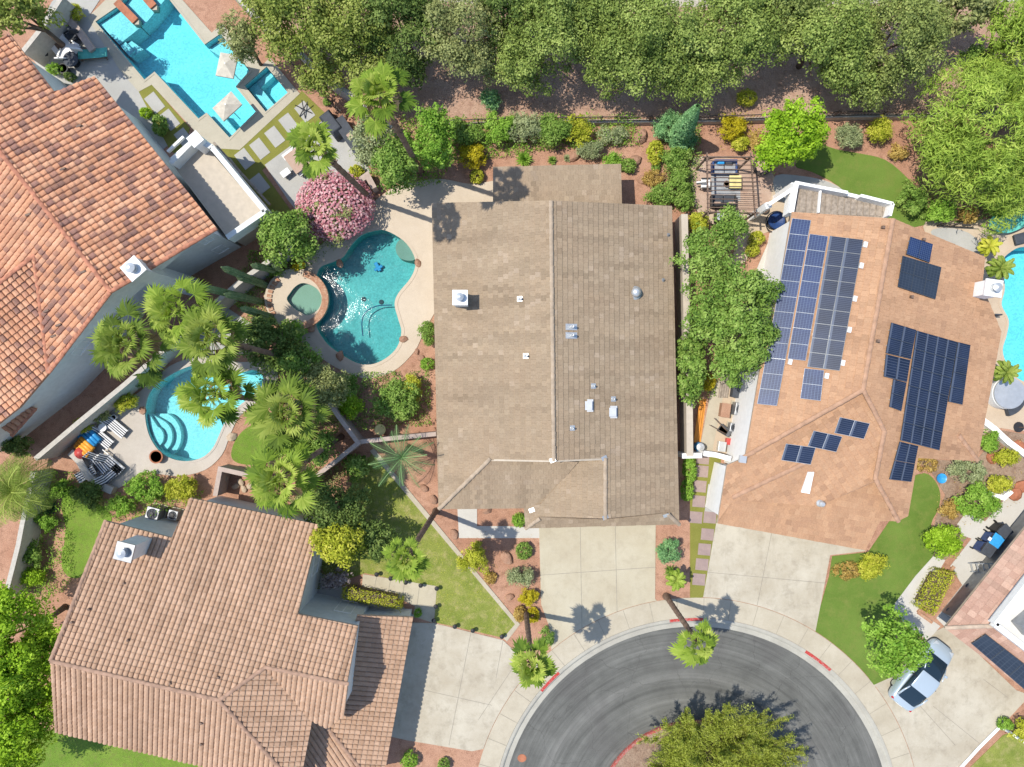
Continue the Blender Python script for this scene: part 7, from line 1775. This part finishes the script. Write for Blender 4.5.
loft([(-2.0, cab(0, .66, .93)), (-1.85, cab(0, .72, 1.01)), (-1.45, cab(0, .765, 1.2)), (-.95, cab(0, .78, 1.37)), (-.3, cab(0, .78, 1.44)), (.35, cab(0, .775, 1.40)), (.8, cab(0, .775, 1.22)), (1.32, cab(0, .76, 1.0)), (1.5, cab(0, .7, .9))], 'window_glass', 'carglass')
# roof panel just proud of the glass house, pillars
mb = MB(); st = [(-.95, .66, 1.385), (-.7, .69, 1.44), (-.3, .705, 1.472), (.08, .70, 1.465), (.3, .67, 1.43)]; ys = (-1, -.93, -.5, 0, .5, .93, 1); vs = []
for x, w, z in st: vs += [L(x, y * w, z - (.045 if abs(y) > .95 else 0) - .008 * abs(y)) for y in ys]
fs = [(i * 7 + j, (i + 1) * 7 + j, (i + 1) * 7 + j + 1, i * 7 + j + 1) for i in range(4) for j in range(6)]; mb.add(vs, fs); o = mb.build('roof', M['paint'], t); sd = o.modifiers.new('th', 'SOLIDIFY'); sd.thickness = .03; sub(o, 2)
for s_ in (-1, 1):
    mb = MB()
    mb.tube([L(1.22, s_ * .715, .95), L(.82, s_ * .715, 1.2), L(.42, s_ * .68, 1.41)], .035, 6); mb.tube([L(-1.85, s_ * .68, .97), L(-1.42, s_ * .715, 1.19), L(-1.0, s_ * .68, 1.39)], [.07, .06, .045], 6); at(t, 'pillar', mb, 'paint', smooth=True)
    mb = MB(); mb.tube([L(-.28, s_ * .765, .93), L(-.28, s_ * .71, 1.42)], .03, 6); at(t, 'door_post', mb, 'black')
    mb = MB(); mb.box(L(.82, s_ * .99, .98), (.16, .2, .13), hd); at(t, 'door_mirror', mb, 'paint', bevel=.04)
    for x in (.12, -.95): mb = MB(); mb.box(L(x, s_ * .905, .76), (.2, .03, .035), hd); at(t, 'door_handle', mb, 'metal', bevel=.008)
    mb = MB(); mb.box(L(2.1, s_ * .58, .68), (.34, .3, .13), hd + s_ * -.3); at(t, 'headlight', mb, 'lamp', bevel=.04)
    mb = MB(); mb.box(L(-2.18, s_ * .62, .80), (.14, .28, .15), hd + s_ * .3); at(t, 'tail_light', mb, 'tail', bevel=.03)
    for x in (1.42, -1.42):
        mb = MB(); c = L(x, s_ * .775, .32); ax = (L(x, s_ * 1, .32) - L(x, 0, .32)).normalized(); mb.tube([c - ax * .09, c - ax * .06, c + ax * .07, c + ax * .1], [.29, .32, .32, .29], 22); wh = at(t, 'wheel', mb, 'rubber')
        mb = MB(); mb.tube([c + ax * .1, c + ax * .112], [.2, .19], 18); at(t, 'rim', mb, 'metal', wh)
        for k in range(5): pass
mb = MB(); mb.box(L(-2.34, 0, .62), (.02, .5, .13), hd); at(t, 'number_plate', mb, 'white'); mb = MB(); mb.box(L(2.37, 0, .45), (.05, .9, .14), hd); at(t, 'grille', mb, 'black')
# ------------------------------------------------------------------ camera and light
cd = bpy.data.cameras.new('camera'); cam = bpy.data.objects.new('camera', cd); COL.objects.link(cam)
cam.location = (0, 0, H); cd.sensor_fit = 'HORIZONTAL'; cd.angle = 2 * math.atan(1024 / 2 / S / H); cd.clip_end = 2000; cd.clip_start = .5
sc.camera = cam
el = R(63.4); hd_ = Vector((-.982, .19)); sv = Vector((hd_.x * math.cos(el), hd_.y * math.cos(el), math.sin(el)))
ld = bpy.data.lights.new('sun', 'SUN'); ld.energy = 3.35; ld.angle = R(.53); ld.color = (1, .945, .85)
sun = bpy.data.objects.new('sun', ld); COL.objects.link(sun); sun.rotation_euler = sv.to_track_quat('Z', 'Y').to_euler(); sun.location = (0, 0, 60)
wd = bpy.data.worlds.new('World'); sc.world = wd; wd.use_nodes = True; nt = wd.node_tree; nt.nodes.clear()
sk = nt.nodes.new('ShaderNodeTexSky'); sk.sky_type = 'NISHITA'; sk.sun_disc = False; sk.sun_elevation = el; sk.sun_rotation = math.atan2(hd_.x, hd_.y) % (2 * PI)
sk.altitude = 700; sk.dust_density = 1.0
bg = nt.nodes.new('ShaderNodeBackground'); bg.inputs['Strength'].default_value = .15
wo = nt.nodes.new('ShaderNodeOutputWorld'); nt.links.new(sk.outputs[0], bg.inputs[0]); nt.links.new(bg.outputs[0], wo.inputs[0])
vs = sc.view_settings; vs.view_transform = 'Standard'; vs.look = 'None'; vs.gamma = 1; vs.exposure = .56; vs.use_curve_mapping = False
sc.cycles.max_bounces = 6; sc.cycles.diffuse_bounces = 3; sc.cycles.glossy_bounces = 3; sc.cycles.transmission_bounces = 4; sc.cycles.transparent_max_bounces = 12
sc.cycles.caustics_reflective = False; sc.cycles.caustics_refractive = False
sc.cycles.use_denoising = True
